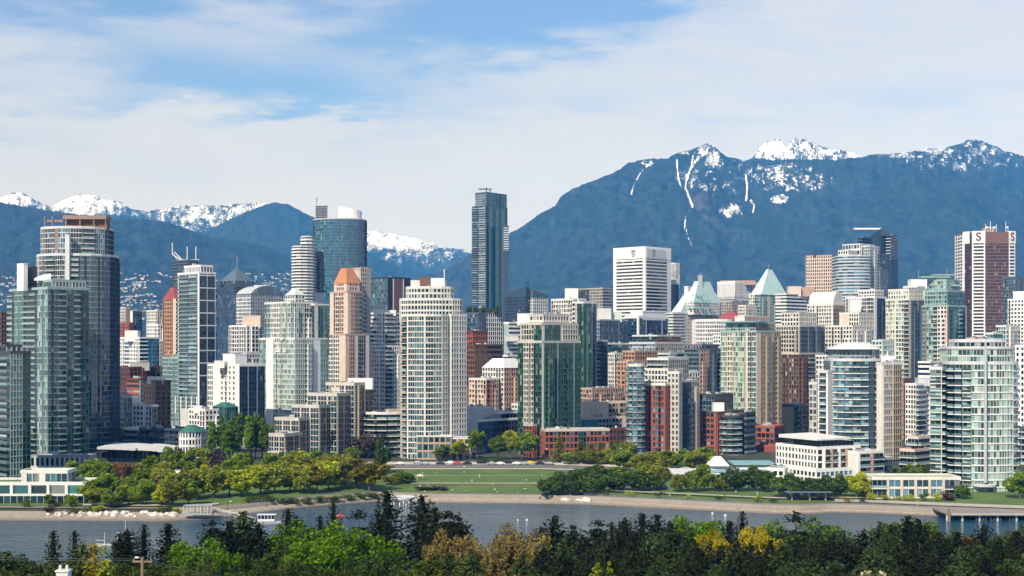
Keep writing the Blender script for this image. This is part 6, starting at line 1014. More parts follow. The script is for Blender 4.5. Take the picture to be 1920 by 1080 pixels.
row('leafy green tree', 'of the front group above the white rocks', [(p+J(5), 950+J(3), 38+J(5), 40, k) for p, k in ((180, 'olive'), (212, 'green'), (240, 'lime'), (272, 'green'), (300, 'lime'), (326, 'olive'), (352, 'green'))], 'trees above the white rocks')
row('leafy tree', 'of the group beside the plaza', [(p+J(3), 888+J(2), 44+J(6), 34, k) for p, k in ((322, 'green'), (342, 'green'), (362, 'green'), (382, 'olive'), (398, 'bare'))], 'trees beside the plaza')
row('yellow green tree', 'along the promenade', [(p+J(5), 936-(p-330)*.05+J(3), 54+J(8), 44, k) for p, k in ((325, 'lime'), (350, 'olive'), (376, 'lime'), (402, 'olive'), (430, 'lime'), (458, 'lime'), (486, 'lime'), (514, 'olive'), (542, 'lime'), (570, 'lime'), (596, 'gold'), (622, 'lime'), (648, 'olive'), (668, 'gold'), (688, 'gold'))], 'yellow green promenade trees')
row('green tree', 'of the belt behind the promenade trees', [(p+J(5), 908+J(4), 46+J(8), 46, k) for p, k in ((432, 'green'), (455, 'green'), (480, 'green'), (508, 'green'), (530, 'olive'), (556, 'olive'), (585, 'lime'), (612, 'olive'), (640, 'olive'), (664, 'olive'))], 'second belt of park trees')
row('bright green tree', 'of the third belt before the terraced apartments', [(p+J(4), 884+J(3), 34+J(5), 38, k) for p, k in ((540, 'green'), (566, 'lime'), (592, 'green'), (616, 'green'), (640, 'olive'), (655, 'green'))], 'third belt of park trees')
row('brown leafless tree', 'of the row before the terraced apartments', [(p+J(4), 858+J(2), 46+J(6), 48, 'bare') for p in (592, 614, 640, 664, 686)], 'bare trees before the terraced apartments')
row('dark green shrub', 'of the bank left of the lawn', [(p+J(3), 889+J(2), 18+J(4), 34, k) for p, k in ((665, 'shrub'), (684, 'limeshrub'), (702, 'limeshrub'), (720, 'shrub'))], 'shrubs at the left of the lawn')
row('leafy tree', 'in the gap by the plain peach walled building', [(p, 862, 30, 26, k) for p, k in ((1160, 'green'), (1178, 'olive'))], 'trees by the peach walled building')
row('dark upright tree', 'at the left end of the big lawn', [(716, 888, 56, 30, 'darkgreen')], None)
row('rounded green tree', 'behind the round colonnade', [(758, 906, 20, 40, 'darkgreen')], None); row('small yellow bush', 'left of the round colonnade', [(732, 910, 18, 22, 'gold')], None)
row('fresh green street tree', 'of the avenue behind the big lawn', [(p+J(2), 862+J(1), h, 30, 'streettree') for p, h in ((830, 26), (858, 34), (893, 52), (935, 42), (958, 52), (978, 44), (994, 48))], 'street trees behind the lawn')
row('yellow conical tree', 'of the row before the red brick base', [(p, 868, h, 28, 'cone') for p, h in ((1049, 48), (1089, 38), (1108, 34), (1126, 36), (1147, 38))], 'yellow conical trees')
row('grey green small tree', 'of the row before the red brick base', [(p, 872, 26, 30, 'olive') for p in (1068, 1100, 1135, 1160)], 'small trees before the red brick base')
row('dense dark green tree', 'of the clump right of the lawn', [(p+J(4), 928-abs(p-1060)*.06+J(2), h+J(4), 46, 'darkgreen') for p, h in ((1030, 28), (1052, 32), (1074, 35), (1098, 36), (1122, 36), (1148, 34), (1172, 32), (1196, 29), (1220, 27))], 'dark clump on the lawn')
row('dense green tree', 'of the second row behind the dark clump', [(p+J(4), 904, 28+J(5), 42, k) for p, k in ((1088, 'darkgreen'), (1120, 'darkgreen'), (1155, 'green'), (1190, 'green'), (1218, 'olive'))], 'trees behind the dark clump')
row('olive green tree', 'of the row below the beige and red tower', [(p+J(4), 884+J(2), 36+J(5), 44, k) for p, k in ((1168, 'green'), (1196, 'olive'), (1222, 'olive'), (1250, 'olive'), (1276, 'green'), (1300, 'olive'), (1322, 'green'))], 'trees below the beige and red tower')
row('small yellow tree', 'left of the cream hall with teal roofs', [(1241, 916, 36, 24, 'gold')], None)
row('green tree', 'on the bank behind the cream row house', [(p+J(3), 900, 24+J(5), 28, k) for p, k in ((1668, 'green'), (1690, 'darkgreen'), (1712, 'green'), (1736, 'darkgreen'), (1758, 'lime'))], 'trees behind the cream row house')
row('green tree', 'of the group before the cream hall', [(p, 922, h, w, k) for p, h, w, k in ((1275, 30, 30, 'olive'), (1298, 38, 32, 'green'), (1320, 44, 34, 'green'), (1352, 26, 30, 'olive'), (1378, 38, 44, 'darkgreen'), (1404, 42, 50, 'darkgreen'), (1430, 40, 44, 'darkgreen'))], 'trees before the cream hall')
row('dark green tree', 'of the row before the low white apartment house', [(p+J(3), 934, 36+J(4), 46, 'darkgreen') for p in (1474, 1500, 1526, 1552, 1570)], 'trees before the low white apartment house')
row('yellow green tree', 'right of the low white apartment house row', [(1606, 934, 46, 38, 'lime')], None); row('dark tree', 'behind the yellow green tree beside the row house', [(1624, 930, 36, 36, 'green')], None)
row('dark green tree', 'cut by the right edge beside the large pale green tower', [(1912, 936, 44, 46, 'green')], None); row('low round tree', 'between the row house and the large pale green tower', [(1805, 936, 26, 26, 'green')], None)
row('garden shrub', 'of the row below the cream row house', [(p+J(4), 940, 13+J(4), 20, k) for p, k in ((1640, 'limeshrub'), (1662, 'limeshrub'), (1685, 'limeshrub'), (1706, 'limeshrub'), (1730, 'shrub'), (1757, 'limeshrub'), (1775, 'redleaf'), (1790, 'shrub'))], 'garden shrubs of the row house')
for i, (p, k) in enumerate(((1135, 'shrub'), (1180, 'limeshrub'), (1235, 'shrub'), (1290, 'limeshrub'), (1350, 'shrub'), (1420, 'limeshrub'), (1448, 'shrub'), (1590, 'limeshrub'), (1618, 'shrub'))):
    D = float(S_(p)+bw(p))+6.2; tree(k, X(p, D), D, ground_z(p, D)+.3, 1.7+.3*(i % 3), 1.9, f'waterside shrub, {ORD[i]} from left of the planting above the right seawall', 'shrubs above the right seawall')
row('hedge shrub', 'of the hedge along the left promenade', [(p, 942-(p-470)*.07, 12, 30, 'shrub') for p in range(470, 712, 26)], 'hedge along the left promenade')
row('low shrub', 'of the bank right of the round colonnade', [(p, 919, 8, 30, 'bare') for p in (795, 812, 830)], 'brown bank shrubs')
row('garden bush', 'before the white waterfront house', [(p, 950, h, 20, k) for p, h, k in ((48, 14, 'shrub'), (92, 20, 'green'), (132, 22, 'green'), (108, 10, 'shrub'))], 'bushes before the waterfront house')
row('shore shrub', 'above the white rocks', [(p+J(4), 955, 12+J(3), 24, k) for p, k in ((135, 'shrub'), (160, 'shrub'), (180, 'limeshrub'), (292, 'shrub'), (312, 'shrub'), (330, 'limeshrub'), (90, 'bare'))], 'shrubs above the white rocks')
for lab, grp, its in (('small dark tree', 'roof trees of the blue gridded block', [(p, h) for p, h in ((880, 17), (893, 15), (905, 18), (918, 14), (931, 17))]),):
    for i, (p, hp) in enumerate(its):
        D = 1022+6*(i % 2); tree('darkgreen', X(p, D), D, Z(589, 1010)-.4, hp*D/F, .75, f'{lab}, {ORD[i]} from the left on the roof of the dark blue gridded block', grp)
row('pale green tree', 'behind the hall with curved pale roofs', [(p, 845, h, 26, k) for p, h, k in ((225, 38, 'olive'), (243, 46, 'lime'), (330, 40, 'olive'), (345, 32, 'olive'))], 'trees behind the hall')
row('street bush', 'at the far edge of the big lawn', [(p+J(4), 868, 9, 22, 'shrub') for p in (905, 925, 942, 1150, 1172, 1196)], 'bushes at the far edge of the lawn')
# --- foreground slope
LM_ = [(-50, 130, 'the white waterfront house'), (130, 260, 'the white beach rocks'), (260, 400, 'the left beach end'), (400, 520, 'the white ferry boat'), (520, 700, 'the curving left promenade'), (700, 800, 'the round colonnade'), (800, 900, 'the left half of the lawn'), (900, 1010, 'the right half of the lawn'), (1010, 1120, 'the dark tree clump'), (1120, 1260, 'the right lawn strip'), (1260, 1380, 'the cream hall'), (1380, 1470, 'the leaning timber post'), (1470, 1600, 'the flat shelter roof'), (1600, 1720, 'the cream row house'), (1720, 1990, 'the pier piles')]
FG = []
def fg(px, yt, D, kind, wp): FG.append((px, yt-2 if kind in ('fir', 'spruce', 'openfir', 'greenfir') else yt+(16 if kind in ('bush', 'bigolive', 'bigreen') else (0 if kind == 'yellow' else (-14 if kind == 'golden' else 8))), D, kind, wp))
for a in ((100, 992, 255, 'spruce', 34), (140, 994, 250, 'spruce', 38), (238, 990, 262, 'fir', 60), (225, 1000, 250, 'fir', 50), (270, 983, 268, 'spruce', 40), (315, 981, 262, 'fir', 64), (14, 1016, 235, 'bush', 60), (75, 1022, 225, 'bush', 70), (398, 967, 262, 'openfir', 56), (455, 956, 250, 'greenfir', 92), (430, 975, 240, 'fir', 76), (485, 978, 236, 'fir', 70), (540, 950, 270, 'spruce', 44), (556, 968, 262, 'fir', 50), (600, 966, 268, 'spruce', 34), (625, 940, 276, 'spruce', 26), (672, 952, 270, 'openfir', 44), (726, 916, 272, 'spruce', 64), (790, 924, 268, 'fir', 56), (712, 960, 262, 'fir', 50), (815, 950, 262, 'fir', 64), (842, 947, 258, 'openfir', 74), (862, 968, 250, 'fir', 60),
          (1040, 967, 252, 'fir', 78), (1015, 985, 246, 'fir', 50), (1076, 984, 250, 'fir', 66), (1121, 967, 256, 'openfir', 58), (1147, 977, 262, 'spruce', 36), (1172, 968, 258, 'fir', 54), (1204, 962, 262, 'fir', 58), (1232, 963, 260, 'fir', 50), (1256, 975, 256, 'fir', 46), (1392, 958, 262, 'spruce', 36), (1368, 976, 250, 'fir', 54), (1420, 986, 246, 'fir', 60), (1492, 956, 256, 'openfir', 62), (1462, 985, 246, 'greenfir', 60), (1535, 988, 246, 'greenfir', 60), (1580, 992, 246, 'greenfir', 66), (1620, 990, 240, 'fir', 56), (1650, 976, 256, 'greenfir', 60), (1672, 984, 250, 'fir', 60), (1702, 966, 256, 'fir', 74), (1722, 972, 250, 'fir', 66), (1760, 996, 246, 'fir', 56), (1790, 990, 246, 'greenfir', 60), (1846, 980, 256, 'fir', 48), (1870, 1000, 244, 'greenfir', 56), (1905, 996, 240, 'fir', 66), (1940, 985, 250, 'fir', 60)): fg(*a)
for a in ((372, 998, 222, 'maple', 84), (400, 1020, 212, 'maple', 70), (560, 966, 240, 'maple', 130), (620, 972, 236, 'maple', 150), (680, 984, 232, 'maple', 130), (590, 1000, 222, 'maple', 120), (720, 1000, 226, 'bigreen', 90), (505, 980, 236, 'bigreen', 70), (850, 1000, 236, 'golden', 92), (825, 1018, 226, 'golden', 60), (892, 1012, 240, 'golden', 46), (968, 988, 246, 'golden', 96), (945, 1008, 232, 'golden', 66), (1002, 1010, 230, 'golden', 60), (1302, 953, 262, 'maple', 92), (1275, 968, 256, 'bigreen', 60), (1330, 984, 238, 'yellow', 34), (1344, 998, 228, 'yellow', 30), (1420, 974, 240, 'yellow', 36), (1452, 962, 268, 'maple', 60), (1534, 962, 268, 'maple', 60), (1512, 976, 258, 'bigolive', 50), (1703, 960, 272, 'maple', 44), (1750, 966, 268, 'bigolive', 60), (1782, 978, 262, 'bigolive', 46), (1815, 978, 262, 'copper', 60), (1900, 978, 268, 'bigolive', 60), (1926, 962, 266, 'bigolive', 56), (1835, 1000, 250, 'bigolive', 44), (178, 1000, 206, 'yellowfir', 44), (196, 1012, 202, 'yellowfir', 36), (1122, 1030, 176, 'columnar', 18), (1132, 1026, 178, 'columnar', 16), (1143, 1030, 176, 'columnar', 15), (1113, 1042, 172, 'columnar', 15), (1680, 1040, 150, 'blossom', 70), (1640, 1060, 146, 'blossom', 50), (1100, 1010, 214, 'bush', 40)): fg(*a)
rf = random.Random(77)
for D, y0, step, kinds in ((226, 1004, 34, ('fir', 'greenfir', 'spruce', 'fir')), (206, 1024, 40, ('fir', 'greenfir', 'fir')), (186, 1044, 44, ('greenfir', 'fir', 'fir')), (166, 1062, 50, ('greenfir', 'fir', 'bush'))):
    px = 1020.0
    while px < 1960: fg(px, y0+rf.uniform(-10, 14), D+rf.uniform(-6, 6), rf.choice(kinds), rf.uniform(56, 86)); px += step*rf.uniform(.75, 1.25)
for D, y0, step, kinds in ((214, 1024, 44, ('bush', 'bigreen', 'greenfir', 'bigolive')), (192, 1042, 46, ('bush', 'bigolive', 'bush')), (170, 1058, 50, ('bush', 'bigolive', 'bigreen'))):
    px = -30.0
    while px < 540: fg(px, y0+rf.uniform(-10, 12), D+rf.uniform(-6, 6), rf.choice(kinds), rf.uniform(64, 96)); px += step*rf.uniform(.75, 1.25)
for D, y0, step, kinds in ((206, 1030, 44, ('bigolive', 'bigreen', 'greenfir')), (186, 1042, 46, ('bigolive', 'bush', 'bigolive')), (166, 1060, 54, ('bigolive', 'bush'))):
    px = 520.0
    while px < 1010: fg(px, y0+(24 if 885 < px < 940 else 0)+rf.uniform(-8, 14), D+rf.uniform(-6, 6), rf.choice(kinds), rf.uniform(60, 90)); px += step*rf.uniform(.8, 1.25)
LOOK = dict(spruce='narrow dark spruce', fir='dark green fir', openfir='ragged dark fir', greenfir='mid green drooping fir', maple='bright green maple', bigolive='olive green leafy tree', golden='golden budding tree', yellow='golden yellow tree', bigreen='fresh green leafy tree', copper='copper brown budding tree', bush='dense dark leafy tree', blossom='cream blossoming tree', yellowfir='yellow green young conifer', columnar='slim yellow green shrub')
FG.sort(key=lambda t: (t[3], t[0])); seen = {}
for px, yt, D, kind, wp in FG:
    pl = next((n for a, b_, n in LM_ if a <= px < b_), 'the frame corner'); band = 'far' if D > 238 else ('middle' if D > 198 else 'near'); key = (kind, pl, band); seen.setdefault(key, []).append((px, yt, D, wp))
for (kind, pl, band), its in seen.items():
    for i, (px, yt, D, wp) in enumerate(its):
        gz = ground_z(px, D); h = Z(yt, D)-gz
        where = {'far': 'near the water', 'middle': 'mid slope', 'near': 'at bottom'}[band]
        lab = f'{LOOK[kind]} {where} below {pl}'+(f', {ORD[i]} from left' if len(its) > 1 else '')
        base_w = dict(spruce=3.5, fir=4.9, openfir=5.9, greenfir=5.5, maple=9.5, bigolive=8, golden=8.5, yellow=8, bigreen=8, copper=8, bush=11, blossom=7, yellowfir=4.2, columnar=1.7)[kind]
        ws = (wp*D/F)/(base_w*h/10)
        tree(kind, X(px, D), D, gz, h, min(max(ws*(1.15 if kind == 'golden' else 1.5), .62 if kind == 'yellow' else .72 if kind == 'golden' else 1.0 if kind not in ('columnar', 'spruce') else .8), 2.0), lab, 'trees on the near slope')
# ---------------------------------------------------------------- small things by the water and in the park
def at(px, y, z=None):
    D = from_y(px, y) if z is None else (H-z)*F/(y-HY); return Vector((X(px, D), D, ground_z(px, D) if z is None else z))
# round colonnade
p = at(753, 932); R = 4.2; o = tag(empty('colonnade', p), 'round white colonnade with a flat ring roof at the water edge', 'pavilion')
mb = MB(); mb.cone((0, 0), R+1.2, R+1.0, -.6, .35, M['concrete'], 24); mb.build('plinth', o)
mb = MB(); n = 24
for q in range(n):
    a0, a1 = 2*math.pi*q/n, 2*math.pi*(q+1)/n
    mb.prism([((R+.6)*math.cos(a0), (R+.6)*math.sin(a0)), ((R+.6)*math.cos(a1), (R+.6)*math.sin(a1)), ((R-1.6)*math.cos(a1), (R-1.6)*math.sin(a1)), ((R-1.6)*math.cos(a0), (R-1.6)*math.sin(a0))], 4.0, 4.55, M['lightgrey'], bottom=True)
    mb.prism([((R+.9)*math.cos(a0), (R+.9)*math.sin(a0)), ((R+.9)*math.cos(a1), (R+.9)*math.sin(a1)), ((R+.3)*math.cos(a1), (R+.3)*math.sin(a1)), ((R+.3)*math.cos(a0), (R+.3)*math.sin(a0))], 4.2, 4.8, M['lightgrey'], bottom=True)
mb.build('ring_roof', o)
for q in range(10):
    a = 2*math.pi*q/10+.2; mb = MB(); mb.cone((R*.93*math.cos(a), R*.93*math.sin(a)), .24, .2, .35, 4.0, M['white'], 10); mb.build('column', o)
# flat shelter
p = at(1518, 939); o = tag(empty('shelter', p), 'flat slate roofed shelter on posts beside the seawall corner', 'shelter'); mb = MB(); mb.box(-9, 8, -2.2, 2.2, 3.05, 3.35, M['slate']); mb.build('roof', o)
for x in (-6.5, 0, 5.8):
    mb = MB(); mb.box(x-.2, x+.2, -.2, .2, -.3, 3.05, M['concrete']); mb.build('post', o)
# pier on piles
Dp = 463; o = tag(empty('pier', (X(1840, Dp), Dp, 0)), 'concrete pier deck standing on rows of piles at the right edge', 'pier'); xa, xb = X(1762, Dp), X(2080, Dp); mb = MB(); ox = X(1840, Dp); mb.box(xa-ox, xb-ox, -8, 16, 2.0, 2.5, M['seastone']); mb.box(xa-ox, xb-ox, -8.3, -7.9, 1.9, 2.6, M['concrete']); mb.build('deck', o)
for px in (1764, 1792, 1818, 1824, 1830, 1835, 1845, 1851, 1857, 1862, 1880, 1886, 1892, 1910, 1926, 1940, 1960):
    mb = MB(); mb.cone((X(px, Dp)-ox, -6.8), .38, .38, -6, 2.1, M['offwhite' if px in (1764, 1792, 1824, 1857, 1892) else 'dark'], 8); mb.build('pile', o)
mb = MB(); mb.box(X(1766, Dp)-ox, X(1762, Dp)-ox, -9.2, -8.2, -3, 4.4, M['wood']); mb.build('mooring_post', o)
def railing(px0, px1, step, label, h=1.05):
    pts_ = [];
    for q in np.arange(px0, px1+1, step): D = float(S_(q)+bw(q))+.3; pts_.append(Vector((X(q, D), D, pz+.14)))
    o = tag(empty('railing', pts_[0]), label, 'railing'); mb = MB()
    for q in pts_: l = q-pts_[0]; mb.box(l.x-.05, l.x+.05, l.y-.05, l.y+.05, l.z-.05, l.z+h, M['metal_grey'])
    mb.build('posts', o); mb = MB()
    for a, c in zip(pts_[:-1], pts_[1:]):
        for zz in (h, h*.55): mb.tube(a-pts_[0]+Vector((0, 0, zz)), c-pts_[0]+Vector((0, 0, zz)), .045, M['metal_grey'], 4)
    mb.build('rail', o)
railing(1095, 1540, 7, 'long grey railing on the seawall before the right lawn strip'); railing(1560, 1760, 7, 'grey railing on the seawall before the cream row house'); railing(470, 700, 7, 'grey railing on the curving left promenade')
# ferry landing, gangway, lamp
p = at(372, 962, 2.0); o = tag(empty('ferry_landing', p), 'white framed ferry landing shelter beside the left beach end', 'landing'); mb = MB(); mb.box(-5, 5, -2, 2, -.5, 0.1, M['grey']); mb.build('deck', o); mb = MB(); mb.box(-4.8, 4.8, -1.8, 1.8, 2.6, 2.75, M['grey']); mb.build('roof', o)
for i in range(9):
    mb = MB(); x = -4.7+i*1.17; mb.box(x-.1, x+.1, -1.7, -1.5, .1, 2.6, M['lightgrey']); mb.build('post', o)
for i in range(4):
    mb = MB(); x = -4.2+i*2.6; mb.box(x-.12, x+.12, 1.4, 1.6, .1, 2.6, M['lightgrey']); mb.build('post', o)
a, c = at(400, 958, 2.2), at(478, 978, .6); o = tag(empty('gangway', a), 'grey sloping gangway leading from the landing down to the ferry', 'gangway'); d = c-a; mb = MB(); mb.tube((0, 0, 0), d, .5, M['metal_grey'], 4); mb.build('deck', o)
for off in (-.9, .9):
    mb = MB(); mb.tube((0, off, 1.1), d+Vector((0, off, 1.1)), .07, M['metal_white'], 5)
    for i in range(9): q = d*(i/8); mb.tube(q+Vector((0, off, 0)), q+Vector((0, off, 1.1)), .05, M['metal_white'], 4)
    mb.build('handrail', o)
def lamp(p, h, label, double=False, mat='metal_grey', name='street_lamp', group=None):
    o = tag(empty(name, p), label, 'street lamp', group); mb = MB(); mb.tube((0, 0, -.3), (0, 0, h), .11, M[mat], 7, .07); mb.build('pole', o); mb = MB(); mb.tube((0, 0, h), (1.0, 0, h+.25), .06, M[mat], 6); mb.build('arm', o); mb = MB(); mb.box(.7, 1.6, -.22, .22, h+.18, h+.4, M['metal_white']); mb.build('lamp_head', o); return o
lamp(at(426, 970, .5), 5.2, 'white headed lamp post beside the gangway', name='lamp_post', mat='metal_dark')
for i, (px, y) in enumerate(((303, 900), (366, 892), (756, 872), (865, 916), (1020, 872), (1160, 872), (1285, 880), (556, 872))): lamp(at(px, y), 7.5 if i != 3 else 8.5, ['lamp post among the trees below the curved roof hall', 'lamp post standing on the plaza', 'lamp post on the street before the cream round tower', 'tall lamp post in the middle of the big lawn', 'lamp post before the dark green tower', 'lamp post before the beige and red tower', 'lamp post left of the cream hall', 'lamp post before the terraced apartments'][i])
# boats, buoys
def hull(L, w, h, mat, n=9):
    mb = MB(); rows_ = []
    for i in range(n):
        t = i/(n-1); x = (t-.5)*L; wd = w/2*(1-abs(2*t-1)**2.4*.95 if t > .5 else 1-abs(2*t-1)**4*.35); rows_.append([(x, -wd, h*(1+.25*(2*t-1)**2)), (x, -wd*.7, -.25*h), (x, 0, -.5*h), (x, wd*.7, -.25*h), (x, wd, h*(1+.25*(2*t-1)**2))])
    for i in range(n-1):
        for j in range(4): mb.poly([rows_[i][j], rows_[i+1][j], rows_[i+1][j+1], rows_[i][j+1]], M[mat])
    for i in range(n-1): mb.poly([rows_[i][0], rows_[i][4], rows_[i+1][4], rows_[i+1][0]], M['offwhite'])
    mb.poly([rows_[0][j] for j in range(5)], M[mat]); return mb
p = at(503, 982, 0); o = tag(empty('ferry_boat', p), 'small white ferry boat with a windowed cabin moored before the bright green maples', 'boat'); hull(8.5, 3.0, .7, 'metal_white').build('hull', o); mb = MB(); mb.box(-3.6, 2.6, -1.4, 1.4, 3.0, 3.2, M['metal_white']); mb.build('cabin_roof', o); mb = MB(); mb.box(-3.3, 2.3, -1.3, 1.3, .9, 1.7, M['metal_white']); mb.build('cabin', o)
for i in range(5):
    mb = MB(); mb.box(-3.2+i*1.12, -2.3+i*1.12, -1.25, -1.2, 1.7, 3.0, M['g_navy']); mb.build('window', o)
    mb = MB(); mb.box(-3.32+i*1.12, -3.2+i*1.12, -1.3, 1.3, 1.7, 3.0, M['metal_white']); mb.build('window_post', o)
p = at(637, 970, 0); o = tag(empty('rowing_boat', p), 'tiny red hulled boat below the curving left promenade', 'boat'); hull(3.2, 1.3, .5, 'red_paint').build('hull', o); mb = MB(); mb.cone((0, 0), .55, .1, .5, 2.0, M['red_paint'], 8); mb.build('canopy', o)
def buoy(px, y, lab, r=.55):
    o = tag(empty('mooring_buoy', at(px, y, 0)), lab, 'buoy', 'white buoys on the water'); mb = MB()
    for a, b_, z0, z1 in ((r*.55, r, -.3, r*.4), (r, r*.95, r*.4, r*.9), (r*.95, r*.35, r*.9, r*1.4)): mb.cone((0, 0), a, b_, z0, z1, M['metal_white'], 10)
    mb.build('float', o, smooth=True); mb = MB(); mb.tube((0, 0, r*1.2), (0, 0, r*2), .05, M['metal_white'], 5); mb.build('staff', o)
buoy(988, 976, 'larger white buoy on the open water below the lawn', .42); buoy(971, 976, 'smaller white buoy just left of the larger one', .3); buoy(1336, 964, 'white buoy left of the leaning timber post', .45); buoy(1360, 968, 'white buoy just below the leaning timber post', .5)
p = at(1367, 950, .2); o = tag(empty('timber_post', p), 'leaning dark timber post with a crossed frame on the beach', 'post'); mb = MB(); mb.tube((0, 0, -.8), (-1.8, 0, 4.6), .28, M['bark'], 6, .2); mb.build('leaning_post', o); mb = MB(); mb.tube((-3.4, 0, .6), (.6, 0, .9), .14, M['bark'], 5); mb.tube((.4, .2, -.8), (.5, .2, 1.9), .14, M['bark'], 5); mb.tube((-2.8, .2, -.6), (-2.8, .2, 1.0), .12, M['bark'], 5); mb.build('cross_frame', o)
def sailmast(px, y0, y1, lab):
    D = (H)*F/(y1-HY); o = tag(empty('yacht', (X(px, D), D, 0)), lab, 'boat'); hull(5, 1.7, .55, 'metal_white').build('hull', o); mb = MB(); mb.tube((0, 0, .6), (0, 0, Z(y0, D)), .09, M['metal_white'], 5, .05); mb.build('mast', o); mb = MB(); mb.tube((0, 0, 1.7), (-2.6, 0, 1.8), .07, M['metal_white'], 5); mb.build('boom', o)
sailmast(235, 975, 1010, 'yacht with a tall mast moored behind the near firs at left'); sailmast(196, 999, 1024, 'smaller yacht whose mast shows left of the tall masted yacht')
# rocks
rg = np.random.default_rng(4)
def rock_mesh(seed):
    r = np.random.default_rng(seed); bm = bmesh.new(); bmesh.ops.create_icosphere(bm, subdivisions=2, radius=1)
    k = r.normal(size=(5, 3))
    for v in bm.verts:
        d = 1+sum(.14*math.sin(3*float(v.co.dot(Vector(q)))) for q in k); v.co = Vector((v.co.x*d*1.25, v.co.y*d*.95, max(-.5, v.co.z*d*.75)))
    me = bpy.data.meshes.new('rock'); bm.to_mesh(me); bm.free(); me.materials.append(M['rock']); return me
RM_ = [rock_mesh(i) for i in range(4)]
for i in range(105):
    px = rg.uniform(88, 345); D = float(S_(px))+rg.uniform(8.5, 16); s = rg.uniform(.35, .95); o = link('rock', RM_[i % 4], None, (X(px, D), D, ground_z(px, D)+.1), rg.uniform(0, 6)); o.scale = (s, s, s); tag(o, 'pale rock in the long riprap pile along the left beach', 'rock', 'riprap rocks on the left beach')
for i, px in enumerate((1060, 1072, 1083, 1092, 1101)):
    D = float(S_(px))+6+i % 2*2; o = link('boulder', RM_[i % 4], None, (X(px, D), D, .7), i*1.3); s = (1.2, 1.0, 1.1, 1.3, 1.5)[i]; o.scale = (s*1.2, s, s); tag(o, f'big pale boulder, {ORD[i]} from the left of five on the sand below the dark clump', 'boulder', 'boulders below the dark clump')
# ---------------------------------------------------------------- cars
def car_proto(mat, van=False):
    o = empty('parked_car', (0, 0, 0)); L, W = 4.5, 1.8; hh = 1.9 if van else 1.42
    prof_ = [(-L/2, .35), (-L/2, .85), (-L/2+.25, .95), (-1.5, 1.0), (-.95, hh), (.75 if not van else 1.9, hh), (1.45 if not van else 2.1, .98), (L/2-.1, .85), (L/2, .6), (L/2, .35)]
    mb = MB(); n = len(prof_)
    for sgn in (-1, 1): mb.poly([(x, sgn*W/2*(1 if z < 1.05 else .86), z) for x, z in (prof_ if sgn < 0 else prof_[::-1])], M[mat])
    for q in range(n):
        a, c = prof_[q], prof_[(q+1) % n]; f_ = lambda t: W/2*(1 if t[1] < 1.05 else .86); mb.poly([(a[0], -f_(a), a[1]), (a[0], f_(a), a[1]), (c[0], f_(c), c[1]), (c[0], -f_(c), c[1])], M[mat])
    mb.build('body', o)
    for sgn in (-1, 1):
        mb = MB(); y = sgn*(W/2*.95+.012); mb.poly([(-1.3, y, 1.03), (1.2 if not van else 1.9, y, 1.03), (.68 if not van else 1.8, sgn*(W/2*.86+.02), hh-.08), (-.92, sgn*(W/2*.86+.02), hh-.08)][::-sgn], M['g_black']); mb.build('window', o)
    mb = MB(); mb.poly([(-1.48, -.72, 1.03), (-1.48, .72, 1.03), (-.99, .7, hh-.05), (-.99, -.7, hh-.05)][::-1], M['g_black']); mb.build('windscreen', o)
    for x in (-1.4, 1.4):
        for y in (-.82, .82): mb = MB(); mb.tube((x, y-.1, .33), (x, y+.1, .33), .33, M['tyre'], 12); mb.build('wheel', o)
    return o
def copy_tree(o):
    c = o.copy(); COL.objects.link(c)
    for ch in list(o.children): k = ch.copy(); COL.objects.link(k); k.parent = c; k.matrix_parent_inverse = ch.matrix_parent_inverse
    return c
CP = {}
def car(px, y, mat, rz, lab, van=False, grp='cars parked along the street behind the lawn'):
    key = (mat, van)
    if key not in CP: CP[key] = o = car_proto(mat, van)
    else: o = copy_tree(CP[key])
    p = at(px, y); o.location = (p.x, p.y, p.z+.16); o.rotation_euler = (0, 0, rz); tag(o, lab, 'car', grp)
CN = dict(car_white='white', car_silver='silver', car_black='black', car_navy='navy', red_paint='red', yellow_paint='yellow')
cl = [(750, 'car_white', 'left of the lamp post'), (783, 'car_silver', 'below the pink brick base, left one'), (797, 'car_silver', 'below the pink brick base, right one'), (826, 'car_navy', 'left of a white car by the pink brick base'), (844, 'car_white', 'just left of the red car'), (857, 'red_paint', 'at the right end of the pink brick base'), (876, 'car_black', 'just right of the red car'), (903, 'car_black', 'below the tall fresh green street tree'), (922, 'car_silver', 'right of the tall fresh green street tree'), (938, 'car_white', 'in the middle of the avenue'), (952, 'car_black', 'left of the white car near the taxi'), (969, 'car_white', 'second left of the yellow taxi'), (983, 'car_silver', 'just left of the yellow taxi'), (994, 'yellow_paint', 'before the dark green tower'), (1012, 'car_black', 'right of the yellow taxi'), (1030, 'car_silver', 'before the red brick base, left'), (1062, 'car_white', 'before the red brick base between conical trees'), (1104, 'car_navy', 'before the red brick base, right'), (1122, 'car_black', 'at the right end of the red brick base'), (1182, 'car_white', 'below the beige and red tower')]
for i, (px, mat, lab) in enumerate(cl): car(px, 872+(i % 3 == 1)*-1.5, mat, 0 if i % 2 else math.pi, f'{CN[mat]} {"taxi" if mat == "yellow_paint" else "car"} parked {lab}')
for i, (px, y, mat, lab, van) in enumerate(((330, 890, 'car_white', 'white van on the plaza road among trees', True), (345, 889, 'car_black', 'black car on the plaza road among trees', False), (312, 893, 'car_silver', 'silver car left of the white van on the plaza road', False), (218, 926, 'car_silver', 'silver car among trees right of the waterfront house', False), (262, 926, 'car_white', 'white car among trees right of the waterfront house', False), (1222, 914, 'car_white', 'white van beside the path behind the right lawn strip', True), (1245, 916, 'car_silver', 'silver car right of the white van by the right lawn strip', False))): car(px, y, mat, .1, lab, van, 'cars among the park trees')
